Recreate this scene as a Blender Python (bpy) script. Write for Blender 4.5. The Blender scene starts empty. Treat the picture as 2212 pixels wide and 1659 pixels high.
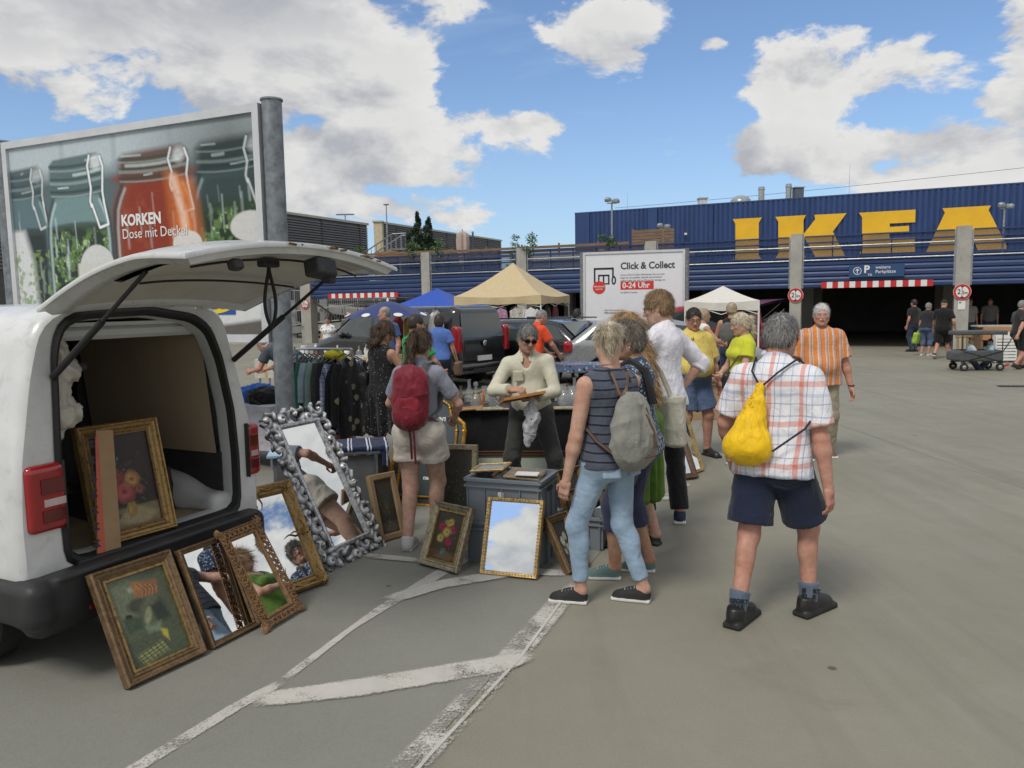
import bpy, math, random
import numpy as np
from mathutils import Vector, Matrix
R = math.radians
random.seed(7)
sc = bpy.context.scene
COL = sc.collection

# ------------------------------------------------------------------ camera
EYE = 1.82
cd = bpy.data.cameras.new('camera'); cam = bpy.data.objects.new('camera', cd); COL.objects.link(cam)
cd.sensor_width = 36.0; cd.lens = 36.0 * 1671.0 / 2212.0; cd.clip_end = 4000; cd.clip_start = 0.05
cam.matrix_world = Matrix.Translation((0, 0, EYE)) @ Matrix.Rotation(R(90 - 5.96), 4, 'X') @ Matrix.Rotation(-0.0157, 4, 'Z')
sc.camera = cam
sc.view_settings.view_transform = 'Standard'; sc.view_settings.look = 'None'
sc.view_settings.exposure = 0.0; sc.view_settings.gamma = 1.0
sc.cycles.max_bounces = 8; sc.cycles.diffuse_bounces = 3; sc.cycles.glossy_bounces = 4
sc.cycles.transmission_bounces = 6; sc.cycles.transparent_max_bounces = 10
sc.cycles.caustics_reflective = False; sc.cycles.caustics_refractive = False

# ------------------------------------------------------------------ node helper
class NT:
 def __init__(s, tree): s.t = tree
 def n(s, typ, *ins, out=0, **kw):
  nd = s.t.nodes.new(typ)
  for k, v in kw.items():
   if k.startswith('i_'):
    s.put(nd.inputs[k[2:].replace('_', ' ')], v)
   else: setattr(nd, k, v)
  for i, v in enumerate(ins):
   if v is not None: s.put(nd.inputs[i], v)
  return nd.outputs[out]
 def put(s, sock, v):
  if isinstance(v, bpy.types.NodeSocket): s.t.links.new(v, sock)
  else: sock.default_value = v
 def m(s, op, a, b=None, c=None, clamp=False):
  return s.n('ShaderNodeMath', a, b, c, operation=op, use_clamp=clamp)
 def v(s, op, a, b=None, out=0):
  return s.n('ShaderNodeVectorMath', a, b, operation=op, out=out)
 def mix(s, f, a, b, blend='MIX'):
  nd = s.t.nodes.new('ShaderNodeMix'); nd.data_type = 'RGBA'; nd.blend_type = blend
  s.put(nd.inputs[0], f)
  for k, q in ((6, a), (7, b)):
   if isinstance(q, tuple) and len(q) == 3: q = (*q, 1)
   s.put(nd.inputs[k], q)
  return nd.outputs[2]
 def rng(s, x, a, b, c=0.0, d=1.0, smooth=False):
  nd = s.t.nodes.new('ShaderNodeMapRange'); nd.interpolation_type = 'SMOOTHSTEP' if smooth else 'LINEAR'
  for i, q in enumerate((x, a, b, c, d)): s.put(nd.inputs[i], q)
  return nd.outputs[0]
 def ramp(s, x, stops, const=False):
  nd = s.t.nodes.new('ShaderNodeValToRGB'); cr = nd.color_ramp
  cr.interpolation = 'CONSTANT' if const else 'LINEAR'
  while len(cr.elements) < len(stops): cr.elements.new(1.0)
  for e, (p, c) in zip(cr.elements, stops):
   e.position = p; e.color = (*c, 1) if len(c) == 3 else c
  s.put(nd.inputs[0], x); return nd.outputs[0]
 def noise(s, vec, scale, detail=3, rough=0.5, dist=0.0, out=0):
  return s.n('ShaderNodeTexNoise', i_Vector=vec, i_Scale=scale, i_Detail=detail, i_Roughness=rough, i_Distortion=dist, out=out)

# ------------------------------------------------------------------ sky, clouds, sun
SUN_AZ, SUN_EL = R(215), R(52)          # compass-style azimuth from +Y towards +X
w = bpy.data.worlds.new('World'); sc.world = w; w.use_nodes = True
nt = NT(w.node_tree); w.node_tree.nodes.clear()
dirv = nt.n('ShaderNodeTexCoord', out=0)
sky = nt.n('ShaderNodeTexSky', sky_type='NISHITA', sun_disc=False, sun_elevation=SUN_EL, sun_rotation=SUN_AZ, altitude=100.0, air_density=1.0, dust_density=0.6, ozone_density=1.6)
sep = w.node_tree.nodes.new('ShaderNodeSeparateXYZ'); w.node_tree.links.new(dirv, sep.inputs[0])
dx, dy, dz = sep.outputs
ay = nt.m('MAXIMUM', nt.m('ABSOLUTE', dy), 0.22)
tan = nt.n('ShaderNodeCombineXYZ', nt.m('DIVIDE', dx, ay), nt.m('DIVIDE', dz, ay), 0.0)
# cloud banks: (tangent x, tangent z, half width, half height, weight); the pattern repeats behind
BANKS = [(-.50,.385,.46,.10,.62),(-.62,.262,.30,.05,.42),(-.30,.285,.24,.06,.55),(-.22,.185,.22,.05,.50),(-.045,.222,.12,.026,.46),(-.33,.125,.22,.045,.52),
   (-.12,.158,.12,.020,.46),(-.45,.16,.30,.05,.50),(-.15,.115,.17,.028,.48),(-.10,.20,.10,.03,.44),(.095,.330,.075,.050,.52),(.43,.282,.145,.052,.55),(.36,.255,.07,.028,.34),(.475,.178,.30,.040,.58),(.30,.150,.12,.020,.40),(.66,.36,.085,.10,.52),
   (.66,.235,.07,.045,.48),(.192,.204,.034,.016,.42),(.25,.315,.026,.012,.34),(.058,.109,.018,.007,.36),(.05,.42,.05,.012,.3)]
warp = nt.noise(tan, 5.0, 3, .55, out=1)
tw = nt.v('ADD', tan, nt.v('MULTIPLY', nt.v('SUBTRACT', warp, (.5, .5, .5)), (.10, .055, 0)))
tot = None
for bx, bz, rw, rh, wt in BANKS:
 q = nt.v('LENGTH', nt.v('MULTIPLY', nt.v('SUBTRACT', tw, (bx, bz, 0)), (1 / rw, 1 / rh, 0)), out=1)
 g = nt.rng(q, 1.75, 0.25, 0.0, wt, smooth=True)
 tot = g if tot is None else nt.m('MAXIMUM', tot, g)
# high overhead and behind: broken cloud cover of the same kind
hi = nt.rng(dz, .45, .62, 0.0, .46, smooth=True)
back = nt.rng(dy, .1, -.15, 0.0, .52, smooth=True)
side = nt.rng(nt.m('ABSOLUTE', dx), .58, .74, 0.0, .50, smooth=True)
tot = nt.m('MAXIMUM', nt.m('MAXIMUM', tot, side), nt.m('MAXIMUM', hi, back))
def fbm(vec, detail):
 return nt.noise(vec, 4.6, detail, .60, .18)
cv = nt.v('MULTIPLY', dirv, (1.25, 1.25, 2.3))
n1 = fbm(cv, 9)
n2 = fbm(nt.v('ADD', cv, (.03, .0, .075)), 5)
den = nt.m('SUBTRACT', nt.m('ADD', nt.m('MULTIPLY', nt.m('SUBTRACT', n1, .5), 2.1), tot), .235)
alpha = nt.rng(den, 0.0, .15, 0, 1, smooth=True)
wisp = nt.rng(nt.noise(nt.v('MULTIPLY', dirv, (1.2, 1.2, 7.0)), 2.6, 6, .6, .6), .48, .80, 0, .40, smooth=True)
lit = nt.m('ADD', nt.m('MULTIPLY', nt.m('SUBTRACT', n1, n2), 4.6), .70, clamp=True)
thick = nt.rng(den, .10, .50, 0, 1, smooth=True)
ccol = nt.mix(lit, (5.2, 5.4, 5.9), (9.2, 9.15, 9.0))
bank_dark = nt.rng(nt.v('LENGTH', nt.v('MULTIPLY', nt.v('SUBTRACT', tw, (-.40, .415, 0)), (1 / .50, 1 / .105, 0)), out=1), 1.3, .3, 0, .75, smooth=True)
ccol = nt.mix(nt.m('MULTIPLY', thick, .15), ccol, (5.2, 5.3, 5.6))
ccol = nt.mix(nt.m('MULTIPLY', bank_dark, thick), ccol, (4.5, 4.75, 5.3))
skyc = nt.mix(1.0, sky, (1.32, 1.48, 1.68), blend='MULTIPLY')
skyc = nt.mix(nt.m('MAXIMUM', wisp, nt.rng(dz, .30, .0, .06, .50, smooth=True)), skyc, (4.6, 6.6, 9.2))
final = nt.mix(alpha, skyc, ccol)
bg = nt.n('ShaderNodeBackground', final, 0.085)
wo = w.node_tree.nodes.new('ShaderNodeOutputWorld'); w.node_tree.links.new(bg, wo.inputs[0])
w.cycles.sampling_method = 'MANUAL'; w.cycles.sample_map_resolution = 512

sl = bpy.data.lights.new('sun', 'SUN'); sl.energy = 2.1; sl.angle = R(18); sl.color = (1.0, .955, .88)
so = bpy.data.objects.new('sun', sl); COL.objects.link(so)
sd = Vector((math.sin(SUN_AZ) * math.cos(SUN_EL), math.cos(SUN_AZ) * math.cos(SUN_EL), math.sin(SUN_EL)))
so.rotation_euler = sd.to_track_quat('Z', 'Y').to_euler(); so.location = sd * 50

# ------------------------------------------------------------------ materials
MATS = {}
def newmat(name):
 m = bpy.data.materials.new(name); m.use_nodes = True
 t = NT(m.node_tree); b = m.node_tree.nodes['Principled BSDF']
 MATS[name] = m
 return m, t, b
def mat(name, col=(.5, .5, .5), rough=.6, metal=0.0, var=.14, scale=5.0, bump=0.0, bscale=50.0, spec=.5, alpha=1.0, trans=0.0, coat=0.0, sheen=0.0, dirt=0.0, stretch=None, bdist=.01):
 if name in MATS: return MATS[name]
 m, t, b = newmat(name)
 co = t.n('ShaderNodeTexCoord', out=3)
 if stretch: co = t.v('MULTIPLY', co, stretch)
 f = t.noise(co, scale, 5, .6)
 f = t.rng(f, .3, .7, 0, 1)
 c = t.mix(f, tuple(x * (1 - var) for x in col), tuple(min(1, x * (1 + var)) for x in col))
 if dirt > 0:
  g = t.rng(t.noise(co, scale * 2.7, 7, .7, .4), .54, .72, 0, dirt, smooth=True)
  c = t.mix(g, c, (.10, .09, .075))
 t.put(b.inputs['Base Color'], c)
 b.inputs['Metallic'].default_value = metal
 t.put(b.inputs['Roughness'], t.rng(t.noise(co, scale * 3.1, 4), .3, .7, max(0, rough - .07), min(1, rough + .07)))
 b.inputs['Specular IOR Level'].default_value = spec
 if alpha < 1: b.inputs['Alpha'].default_value = alpha
 if trans > 0: b.inputs['Transmission Weight'].default_value = trans
 if coat > 0: b.inputs['Coat Weight'].default_value = coat; b.inputs['Coat Roughness'].default_value = .06
 if sheen > 0: b.inputs['Sheen Weight'].default_value = sheen
 if bump > 0:
  h = t.noise(co, bscale, 4, .6)
  t.put(b.inputs['Normal'], t.n('ShaderNodeBump', i_Strength=bump, i_Distance=bdist, i_Height=h))
 return m
def paintmat(name, rough=.5, coat=0.0, bump=0.0, spec=.4):
 """colour comes from the mesh's own painted colours (flat print, skin)"""
 if name in MATS: return MATS[name]
 m, t, b = newmat(name)
 a = t.n('ShaderNodeAttribute', attribute_name='Col', out=0)
 co = t.n('ShaderNodeTexCoord', out=3)
 f = t.rng(t.noise(co, 30, 4, .6), .3, .7, .93, 1.07)
 t.put(b.inputs['Base Color'], t.mix(1.0, a, t.n('ShaderNodeCombineColor', f, f, f), blend='MULTIPLY'))
 b.inputs['Roughness'].default_value = rough; b.inputs['Specular IOR Level'].default_value = spec
 if coat: b.inputs['Coat Weight'].default_value = coat
 if bump: t.put(b.inputs['Normal'], t.n('ShaderNodeBump', i_Strength=bump, i_Distance=.004, i_Height=t.noise(co, 120, 3)))
 return m
def fabric(name, col, rough=.9, var=.10, fold=.6, weave=.25, col2=None, fscale=7.0):
 """woven cloth: colour variation, soft creases and weave"""
 if name in MATS: return MATS[name]
 m, t, b = newmat(name)
 co = t.n('ShaderNodeTexCoord', out=3)
 f = t.rng(t.noise(co, 9, 4, .6), .3, .7)
 c2 = col2 or (None if callable(col) else tuple(min(1, x * (1 + var)) for x in col))
 c = col if not callable(col) else col(t, co)
 if callable(col): cc = t.mix(t.m('MULTIPLY', f, .16), c, (.03, .03, .03))
 else: cc = t.mix(f, tuple(x * (1 - var) for x in col), c2)
 t.put(b.inputs['Base Color'], cc)
 b.inputs['Roughness'].default_value = rough; b.inputs['Specular IOR Level'].default_value = .25
 b.inputs['Sheen Weight'].default_value = .15
 warp_ = t.v('ADD', co, t.v('MULTIPLY', t.v('SUBTRACT', t.noise(co, 4, 2, out=1), (.5, .5, .5)), (.25, .25, .25)))
 h1 = t.noise(t.v('MULTIPLY', warp_, (1, 1, .45)), fscale * 2.2, 3, .55)
 h2 = t.noise(co, 260, 2)
 n1_ = t.n('ShaderNodeBump', i_Strength=fold, i_Distance=.03, i_Height=h1)
 t.put(b.inputs['Normal'], t.n('ShaderNodeBump', i_Strength=weave, i_Distance=.002, i_Height=h2, i_Normal=n1_))
 return m

# ------------------------------------------------------------------ objects
def tag(o, label=None, cat=None, group=None, kind=None):
 if label: o['label'] = label
 if cat: o['category'] = cat
 if group: o['group'] = group
 if kind: o['kind'] = kind
 return o
def thing(name, label, cat, loc=(0, 0, 0), rz=0.0, group=None):
 o = bpy.data.objects.new(name, None); COL.objects.link(o)
 o.empty_display_size = .1; o.location = loc; o.rotation_euler = (0, 0, rz)
 return tag(o, label, cat, group)
def link(name, me, parent=None, loc=None, rot=None):
 o = bpy.data.objects.new(name, me); COL.objects.link(o)
 if parent is not None: o.parent = parent
 if loc is not None: o.location = loc
 if rot is not None: o.rotation_euler = rot
 return o
def copy_tree(o, parent=None):
 c = o.copy(); COL.objects.link(c); c.parent = parent
 for ch in list(o.children): copy_tree(ch, c)
 return c

def rotm(rx=0, ry=0, rz=0):
 return np.array((Matrix.Rotation(R(rz), 3, 'Z') @ Matrix.Rotation(R(ry), 3, 'Y') @ Matrix.Rotation(R(rx), 3, 'X')))

class MB:
 """collects shapes, then links them as one mesh object"""
 def __init__(s): s.v = []; s.f = []; s.mi = []; s.n = 0; s.cur = 0; s.col = []
 def add(s, V, F, mi=None):
  V = np.asarray(V, float).reshape(-1, 3)
  s.v.append(V); n = s.n
  for f in F: s.f.append(tuple(int(i) + n for i in f)); s.mi.append(s.cur if mi is None else mi)
  s.n += len(V); return s
 def box(s, c, size, rot=None, mi=None, taper=(1, 1), bev=0.0):
  hx, hy, hz = (x / 2 for x in size)
  if bev > 0:
   b = min(bev, hx * .9, hy * .9, hz * .9); V = []
   for zz, ins in ((-hz, b), (-hz + b, 0), (hz - b, 0), (hz, b)):
    for x, y in ((hx - ins, hy - ins),):
     k = b * .6
     V += [(-x, -y + k, zz), (-x + k, -y, zz), (x - k, -y, zz), (x, -y + k, zz), (x, y - k, zz), (x - k, y, zz), (-x + k, y, zz), (-x, y - k, zz)]
   F = [tuple(range(7, -1, -1)), tuple(range(24, 32))]
   for l in range(3):
    for i in range(8): F.append((l * 8 + i, l * 8 + (i + 1) % 8, l * 8 + 8 + (i + 1) % 8, l * 8 + 8 + i))
   V = np.array(V)
  else:
   tx, ty = taper
   V = np.array([(-hx, -hy, -hz), (hx, -hy, -hz), (hx, hy, -hz), (-hx, hy, -hz), (-hx * tx, -hy * ty, hz), (hx * tx, -hy * ty, hz), (hx * tx, hy * ty, hz), (-hx * tx, hy * ty, hz)])
   F = [(0, 3, 2, 1), (4, 5, 6, 7), (0, 1, 5, 4), (1, 2, 6, 5), (2, 3, 7, 6), (3, 0, 4, 7)]
  if rot is not None: V = V @ np.asarray(rot).T
  return s.add(V + np.asarray(c), F, mi)
 def bar(s, a, b, wx, wz=None, mi=None):
  """square bar from a to b"""
  a = np.asarray(a, float); b = np.asarray(b, float); d = b - a; L = np.linalg.norm(d); d = d / L
  up = np.array((0, 0, 1.0)) if abs(d[2]) < .95 else np.array((0, 1.0, 0))
  x = np.cross(d, up); x /= np.linalg.norm(x); z = np.cross(x, d)
  return s.box((a + b) / 2, (wx, L, wz or wx), np.array((x, d, z)).T, mi)
 def tube(s, path, r, n=8, mi=None, caps=True, flat=1.0):
  P = np.asarray(path, float); m = len(P)
  rr = np.full(m, r) if np.isscalar(r) else np.asarray(r, float)
  T = np.gradient(P, axis=0); T /= np.linalg.norm(T, axis=1)[:, None] + 1e-9
  ref = np.array((0, 0, 1.0)) if abs(T[0][2]) < .9 else np.array((1.0, 0, 0))
  V = []; u = np.cross(T[0], ref); u /= np.linalg.norm(u)
  for i in range(m):
   u = u - T[i] * (u @ T[i]); u /= np.linalg.norm(u) + 1e-9; w_ = np.cross(T[i], u)
   for k in range(n):
    a = 2 * math.pi * k / n
    V.append(P[i] + rr[i] * (math.cos(a) * u + math.sin(a) * flat * w_))
  F = []
  for i in range(m - 1):
   for k in range(n):
    F.append((i * n + k, i * n + (k + 1) % n, (i + 1) * n + (k + 1) % n, (i + 1) * n + k))
  if caps: F.append(tuple(range(n - 1, -1, -1))); F.append(tuple(range((m - 1) * n, m * n)))
  return s.add(V, F, mi)
 def cyl(s, a, b, r, r2=None, n=16, mi=None, caps=True):
  return s.tube([a, b], [r, r if r2 is None else r2], n, mi, caps)
 def lathe(s, prof, n=20, c=(0, 0, 0), mi=None, rot=None, sx=1.0, sy=1.0):
  V = []; m = len(prof)
  for r_, z in prof:
   for k in range(n):
    a = 2 * math.pi * k / n; V.append((r_ * math.cos(a) * sx, r_ * math.sin(a) * sy, z))
  F = [(i * n + k, i * n + (k + 1) % n, (i + 1) * n + (k + 1) % n, (i + 1) * n + k) for i in range(m - 1) for k in range(n)]
  if prof[0][0] > 1e-4: F.append(tuple(range(n - 1, -1, -1)))
  if prof[-1][0] > 1e-4: F.append(tuple(range((m - 1) * n, m * n)))
  V = np.array(V)
  if rot is not None: V = V @ np.asarray(rot).T
  return s.add(V + np.asarray(c), F, mi)
 def prism(s, poly, d0, d1, fr=None, mi=None):
  """poly in (u,v); extruded along w from d0 to d1; fr=(origin,U,V,W)"""
  o, U, V_, W = fr if fr else ((0, 0, 0), (1, 0, 0), (0, 1, 0), (0, 0, 1))
  o, U, V_, W = (np.asarray(q, float) for q in (o, U, V_, W)); n = len(poly)
  V = [o + U * p[0] + V_ * p[1] + W * d0 for p in poly] + [o + U * p[0] + V_ * p[1] + W * d1 for p in poly]
  F = [tuple(range(n - 1, -1, -1)), tuple(range(n, 2 * n))] + [(i, (i + 1) % n, n + (i + 1) % n, n + i) for i in range(n)]
  return s.add(V, F, mi)
 def grid(s, fn, nu, nv, mi=None, closed_u=False):
  V = [fn(i / (nu - (0 if closed_u else 1)), j / (nv - 1)) for j in range(nv) for i in range(nu)]
  F = [(j * nu + i, j * nu + (i + 1) % nu, (j + 1) * nu + (i + 1) % nu, (j + 1) * nu + i) for j in range(nv - 1) for i in range(nu if closed_u else nu - 1)]
  return s.add(V, F, mi)
 def mesh(s, name, mats, smooth=False, angle=35):
  V = np.concatenate(s.v) if s.v else np.zeros((0, 3))
  me = bpy.data.meshes.new(name); me.from_pydata(V.tolist(), [], s.f)
  for m_ in (mats if isinstance(mats, (list, tuple)) else [mats]): me.materials.append(m_)
  me.polygons.foreach_set('material_index', s.mi)
  if smooth:
   me.polygons.foreach_set('use_smooth', [True] * len(s.f))
   try: me.set_sharp_from_angle(angle=R(angle))
   except Exception: pass
  me.update(); return me
 def build(s, name, mats, parent=None, smooth=False, loc=None, rot=None, angle=35):
  return link(name, s.mesh(name, mats, smooth, angle), parent, loc, rot)

def rawmesh(name, V, F, mats, cols=None, smooth=True, mi=None):
 """fast numpy mesh; F is an (n,3) or (n,4) array"""
 V = np.asarray(V, np.float32); F = np.asarray(F, np.int32); k = F.shape[1]
 me = bpy.data.meshes.new(name); me.vertices.add(len(V)); me.vertices.foreach_set('co', V.ravel())
 me.loops.add(F.size); me.loops.foreach_set('vertex_index', F.ravel())
 me.polygons.add(len(F)); me.polygons.foreach_set('loop_start', np.arange(0, F.size, k, dtype=np.int32))
 if smooth: me.polygons.foreach_set('use_smooth', np.ones(len(F), bool))
 for m_ in (mats if isinstance(mats, (list, tuple)) else [mats]): me.materials.append(m_)
 if mi is not None: me.polygons.foreach_set('material_index', np.asarray(mi, np.int32))
 if cols is not None:
  at = me.color_attributes.new('Col', 'FLOAT_COLOR', 'POINT')
  c4 = np.ones((len(V), 4), np.float32); c4[:, :3] = cols; at.data.foreach_set('color', c4.ravel())
 me.update(); me.validate(); return me

def text_mesh(txt, size, bold=0.0, ext=.002, align='LEFT', res=3):
 cu = bpy.data.curves.new('lettering', 'FONT'); cu.body = txt; cu.size = size; cu.extrude = ext
 cu.offset = bold; cu.align_x = align; cu.resolution_u = res
 o = bpy.data.objects.new('lettering', cu); COL.objects.link(o)
 dg = bpy.context.evaluated_depsgraph_get(); me = bpy.data.meshes.new_from_object(o.evaluated_get(dg))
 bpy.data.objects.remove(o); bpy.data.curves.remove(cu); return me
def text(name, txt, size, m, parent, fr, bold=0.0, align='LEFT', ext=.002, xs=1.0):
 """flat lettering; fr=(origin,U,V,W)"""
 me = text_mesh(txt, size, bold, ext, align); o, U, V_, W = (np.asarray(q, float) for q in fr)
 n = len(me.vertices); co = np.zeros(n * 3, np.float32); me.vertices.foreach_get('co', co); co = co.reshape(-1, 3)
 co = o + co[:, :1] * xs * U + co[:, 1:2] * V_ + co[:, 2:3] * W
 me.vertices.foreach_set('co', co.astype(np.float32).ravel()); me.materials.clear(); me.materials.append(m); me.update()
 return link(name, me, parent)

# ------------------------------------------------------------------ noise and implicit surfaces
def _h(ix, iy, iz):
 n = (ix * 374761393 + iy * 668265263 + iz * 1274126177) & 0x7fffffff
 n = ((n ^ (n >> 13)) * 1274126177) & 0x7fffffff
 return ((n ^ (n >> 16)) & 0xffff) / 65535.0
def vnoise(P):
 P = np.asarray(P, float); I = np.floor(P).astype(np.int64); f = P - I; f = f * f * (3 - 2 * f); r = 0
 for a in (0, 1):
  for b in (0, 1):
   for c in (0, 1):
    wgt = (f[..., 0] if a else 1 - f[..., 0]) * (f[..., 1] if b else 1 - f[..., 1]) * (f[..., 2] if c else 1 - f[..., 2])
    r = r + wgt * _h(I[..., 0] + a, I[..., 1] + b, I[..., 2] + c)
 return r
def fbmn(P, o=3):
 r = 0; a = .5; P = np.asarray(P, float)
 for i in range(o): r = r + a * vnoise(P * 2 ** i + 17.3 * i); a *= .5
 return r / (1 - .5 ** o)

CORN = [(a, b, c) for a in (0, 1) for b in (0, 1) for c in (0, 1)]
EDGE = [(p, q) for p in CORN for q in CORN if sum(abs(x - y) for x, y in zip(p, q)) == 1 and p < q]
def surfnet(D, o, h):
 S = D < 0; nx, ny, nz = D.shape
 cnt = np.zeros((nx - 1, ny - 1, nz - 1), np.uint8)
 for a, b, c in CORN: cnt += S[a:nx - 1 + a, b:ny - 1 + b, c:nz - 1 + c]
 mixed = (cnt > 0) & (cnt < 8); I = np.argwhere(mixed)
 idx = np.full(mixed.shape, -1, np.int32); idx[mixed] = np.arange(len(I))
 acc = np.zeros((len(I), 3)); n = np.zeros(len(I))
 vals = {c: D[I[:, 0] + c[0], I[:, 1] + c[1], I[:, 2] + c[2]] for c in CORN}
 for p, q in EDGE:
  a, b = vals[p], vals[q]; m = (a < 0) != (b < 0)
  t = np.where(m, a / np.where(a - b == 0, 1, a - b), 0)
  pp = np.array(p) + t[:, None] * (np.array(q) - np.array(p))
  acc[m] += pp[m]; n[m] += 1
 V = np.asarray(o) + h * (I + acc / np.maximum(n, 1)[:, None])
 Fs = []
 for ax in range(3):
  b_, c_ = [(1, 2), (2, 0), (0, 1)][ax]
  sa = [slice(None)] * 3; sb = [slice(None)] * 3; sa[ax] = slice(0, -1); sb[ax] = slice(1, None)
  for k in (b_, c_): sa[k] = slice(1, -1); sb[k] = slice(1, -1)
  A = S[tuple(sa)]; B = S[tuple(sb)]; E = np.argwhere(A != B)
  if not len(E): continue
  fl = A[E[:, 0], E[:, 1], E[:, 2]]
  base = E.copy()
  for k in (b_, c_): base[:, k] += 1
  def cell(db, dc):
   c = base.copy(); c[:, b_] -= db; c[:, c_] -= dc; return idx[c[:, 0], c[:, 1], c[:, 2]]
  q = np.stack([cell(0, 0), cell(1, 0), cell(1, 1), cell(0, 1)], 1)
  q[~fl] = q[~fl][:, ::-1]; Fs.append(q)
 return V, np.concatenate(Fs)
def vnormals(V, F):
 N = np.zeros_like(V); a = V[F[:, 2]] - V[F[:, 0]]; b = V[F[:, 3 if F.shape[1] == 4 else 1]] - V[F[:, 1 if F.shape[1] == 4 else 0]]
 n = np.cross(a, b)
 for k in range(F.shape[1]): np.add.at(N, F[:, k], n)
 return N / (np.linalg.norm(N, axis=1)[:, None] + 1e-12)

class Field:
 """smooth union of soft shapes, meshed with surface nets"""
 def __init__(s): s.ops = []
 def cone(s, a, b, ra, rb, k=.02, flat=False, sy=1.0, sub=False, grow=0.0, flata=False):
  s.ops.append(('c', np.asarray(a, float), np.asarray(b, float), ra + grow, rb + grow, k, flat, sy, sub, flata)); return s
 def ell(s, c, r, k=.02, rot=None, sub=False, grow=0.0):
  s.ops.append(('e', np.asarray(c, float), np.asarray(r, float) + grow, k, rot, sub)); return s
 def box(s, c, half, rad=.01, k=.01, rot=None, sub=False):
  s.ops.append(('b', np.asarray(c, float), np.asarray(half, float), rad, k, rot, sub)); return s
 def cut(s, n, d):
  """keep n.p < d"""
  s.ops.append(('p', np.asarray(n, float), d)); return s
 def bounds(s):
  lo = np.full(3, 1e9); hi = -lo
  for o in s.ops:
   if o[0] == 'c' and not o[8]:
    r = max(o[3], o[4]) * max(1, o[7])
    lo = np.minimum(lo, np.minimum(o[1], o[2]) - r); hi = np.maximum(hi, np.maximum(o[1], o[2]) + r)
   elif o[0] == 'e' and not o[5]:
    r = o[2] if o[4] is None else np.full(3, o[2].max()); lo = np.minimum(lo, o[1] - r); hi = np.maximum(hi, o[1] + r)
   elif o[0] == 'b' and not o[6]:
    r = o[2] if o[5] is None else np.full(3, np.linalg.norm(o[2])); lo = np.minimum(lo, o[1] - r); hi = np.maximum(hi, o[1] + r)
  return lo, hi
 def mesh(s, h):
  lo, hi = s.bounds(); lo = lo - 3 * h; hi = hi + 3 * h
  n = np.ceil((hi - lo) / h).astype(int) + 1
  ax = [(lo[i] + h * np.arange(n[i])).astype(np.float32) for i in range(3)]
  D = np.full(tuple(n), .12, np.float32)
  for o in s.ops:
   if o[0] == 'p':
    nn, d = o[1], o[2]
    D = np.maximum(D, (ax[0][:, None, None] * nn[0] + ax[1][None, :, None] * nn[1] + ax[2][None, None, :] * nn[2] - d).astype(np.float32)); continue
   if o[0] == 'c': r = max(o[3], o[4]) * max(1, o[7]); l = np.minimum(o[1], o[2]) - r; u = np.maximum(o[1], o[2]) + r; k = o[5]; sub = o[8]
   elif o[0] == 'e': r = o[2] if o[4] is None else np.full(3, o[2].max()); l = o[1] - r; u = o[1] + r; k = o[3]; sub = o[5]
   else: r = o[2] if o[5] is None else np.full(3, np.linalg.norm(o[2])); l = o[1] - r; u = o[1] + r; k = o[4]; sub = o[6]
   mg = max(k, 2.5 * h) + h
   i0 = np.maximum(np.floor((l - mg - lo) / h).astype(int), 0); i1 = np.minimum(np.ceil((u + mg - lo) / h).astype(int) + 1, n)
   if (i1 <= i0).any(): continue
   sl_ = tuple(slice(a, b) for a, b in zip(i0, i1))
   X = ax[0][sl_[0]][:, None, None]; Y = ax[1][sl_[1]][None, :, None]; Z = ax[2][sl_[2]][None, None, :]
   if o[0] == 'c':
    a, b, ra, rb, _, flat, sy, _, flata = o[1:]
    ab = b - a; ab = ab * np.array((1, 1 / sy, 1)); L2 = float(ab @ ab) + 1e-12
    px, py, pz = X - a[0], (Y - a[1]) / sy, Z - a[2]
    t = (px * ab[0] + py * ab[1] + pz * ab[2]) / L2; tc = np.clip(t, 0, 1)
    d = np.sqrt((px - tc * ab[0]) ** 2 + (py - tc * ab[1]) ** 2 + (pz - tc * ab[2]) ** 2) - (ra + tc * (rb - ra))
    if flat: d = np.maximum(d, (t - 1) * math.sqrt(L2))
    if flata: d = np.maximum(d, -t * math.sqrt(L2))
   elif o[0] == 'e':
    c, r_, _, rot, _ = o[1:]
    px, py, pz = X - c[0], Y - c[1], Z - c[2]
    if rot is not None:
     q = np.asarray(rot).T
     px, py, pz = (q[i][0] * px + q[i][1] * py + q[i][2] * pz for i in range(3))
    k0 = np.sqrt((px / r_[0]) ** 2 + (py / r_[1]) ** 2 + (pz / r_[2]) ** 2)
    k1 = np.sqrt((px / r_[0] ** 2) ** 2 + (py / r_[1] ** 2) ** 2 + (pz / r_[2] ** 2) ** 2) + 1e-9
    d = k0 * (k0 - 1) / k1
   else:
    c, hf, rad, _, rot, _ = o[1:]
    px, py, pz = X - c[0], Y - c[1], Z - c[2]
    if rot is not None:
     q = np.asarray(rot).T
     px, py, pz = (q[i][0] * px + q[i][1] * py + q[i][2] * pz for i in range(3))
    qx, qy, qz = np.abs(px) - hf[0] + rad, np.abs(py) - hf[1] + rad, np.abs(pz) - hf[2] + rad
    d = np.sqrt(np.maximum(qx, 0) ** 2 + np.maximum(qy, 0) ** 2 + np.maximum(qz, 0) ** 2) + np.minimum(np.maximum(qx, np.maximum(qy, qz)), 0) - rad
   S = D[sl_]
   if sub: d = -d; hh = np.maximum(k - np.abs(S - d), 0) / max(k, 1e-6); D[sl_] = np.maximum(S, d) + hh * hh * k / 4
   else: hh = np.maximum(k - np.abs(S - d), 0) / max(k, 1e-6); D[sl_] = np.minimum(S, d) - hh * hh * k / 4
  return surfnet(D, lo, h)
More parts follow.
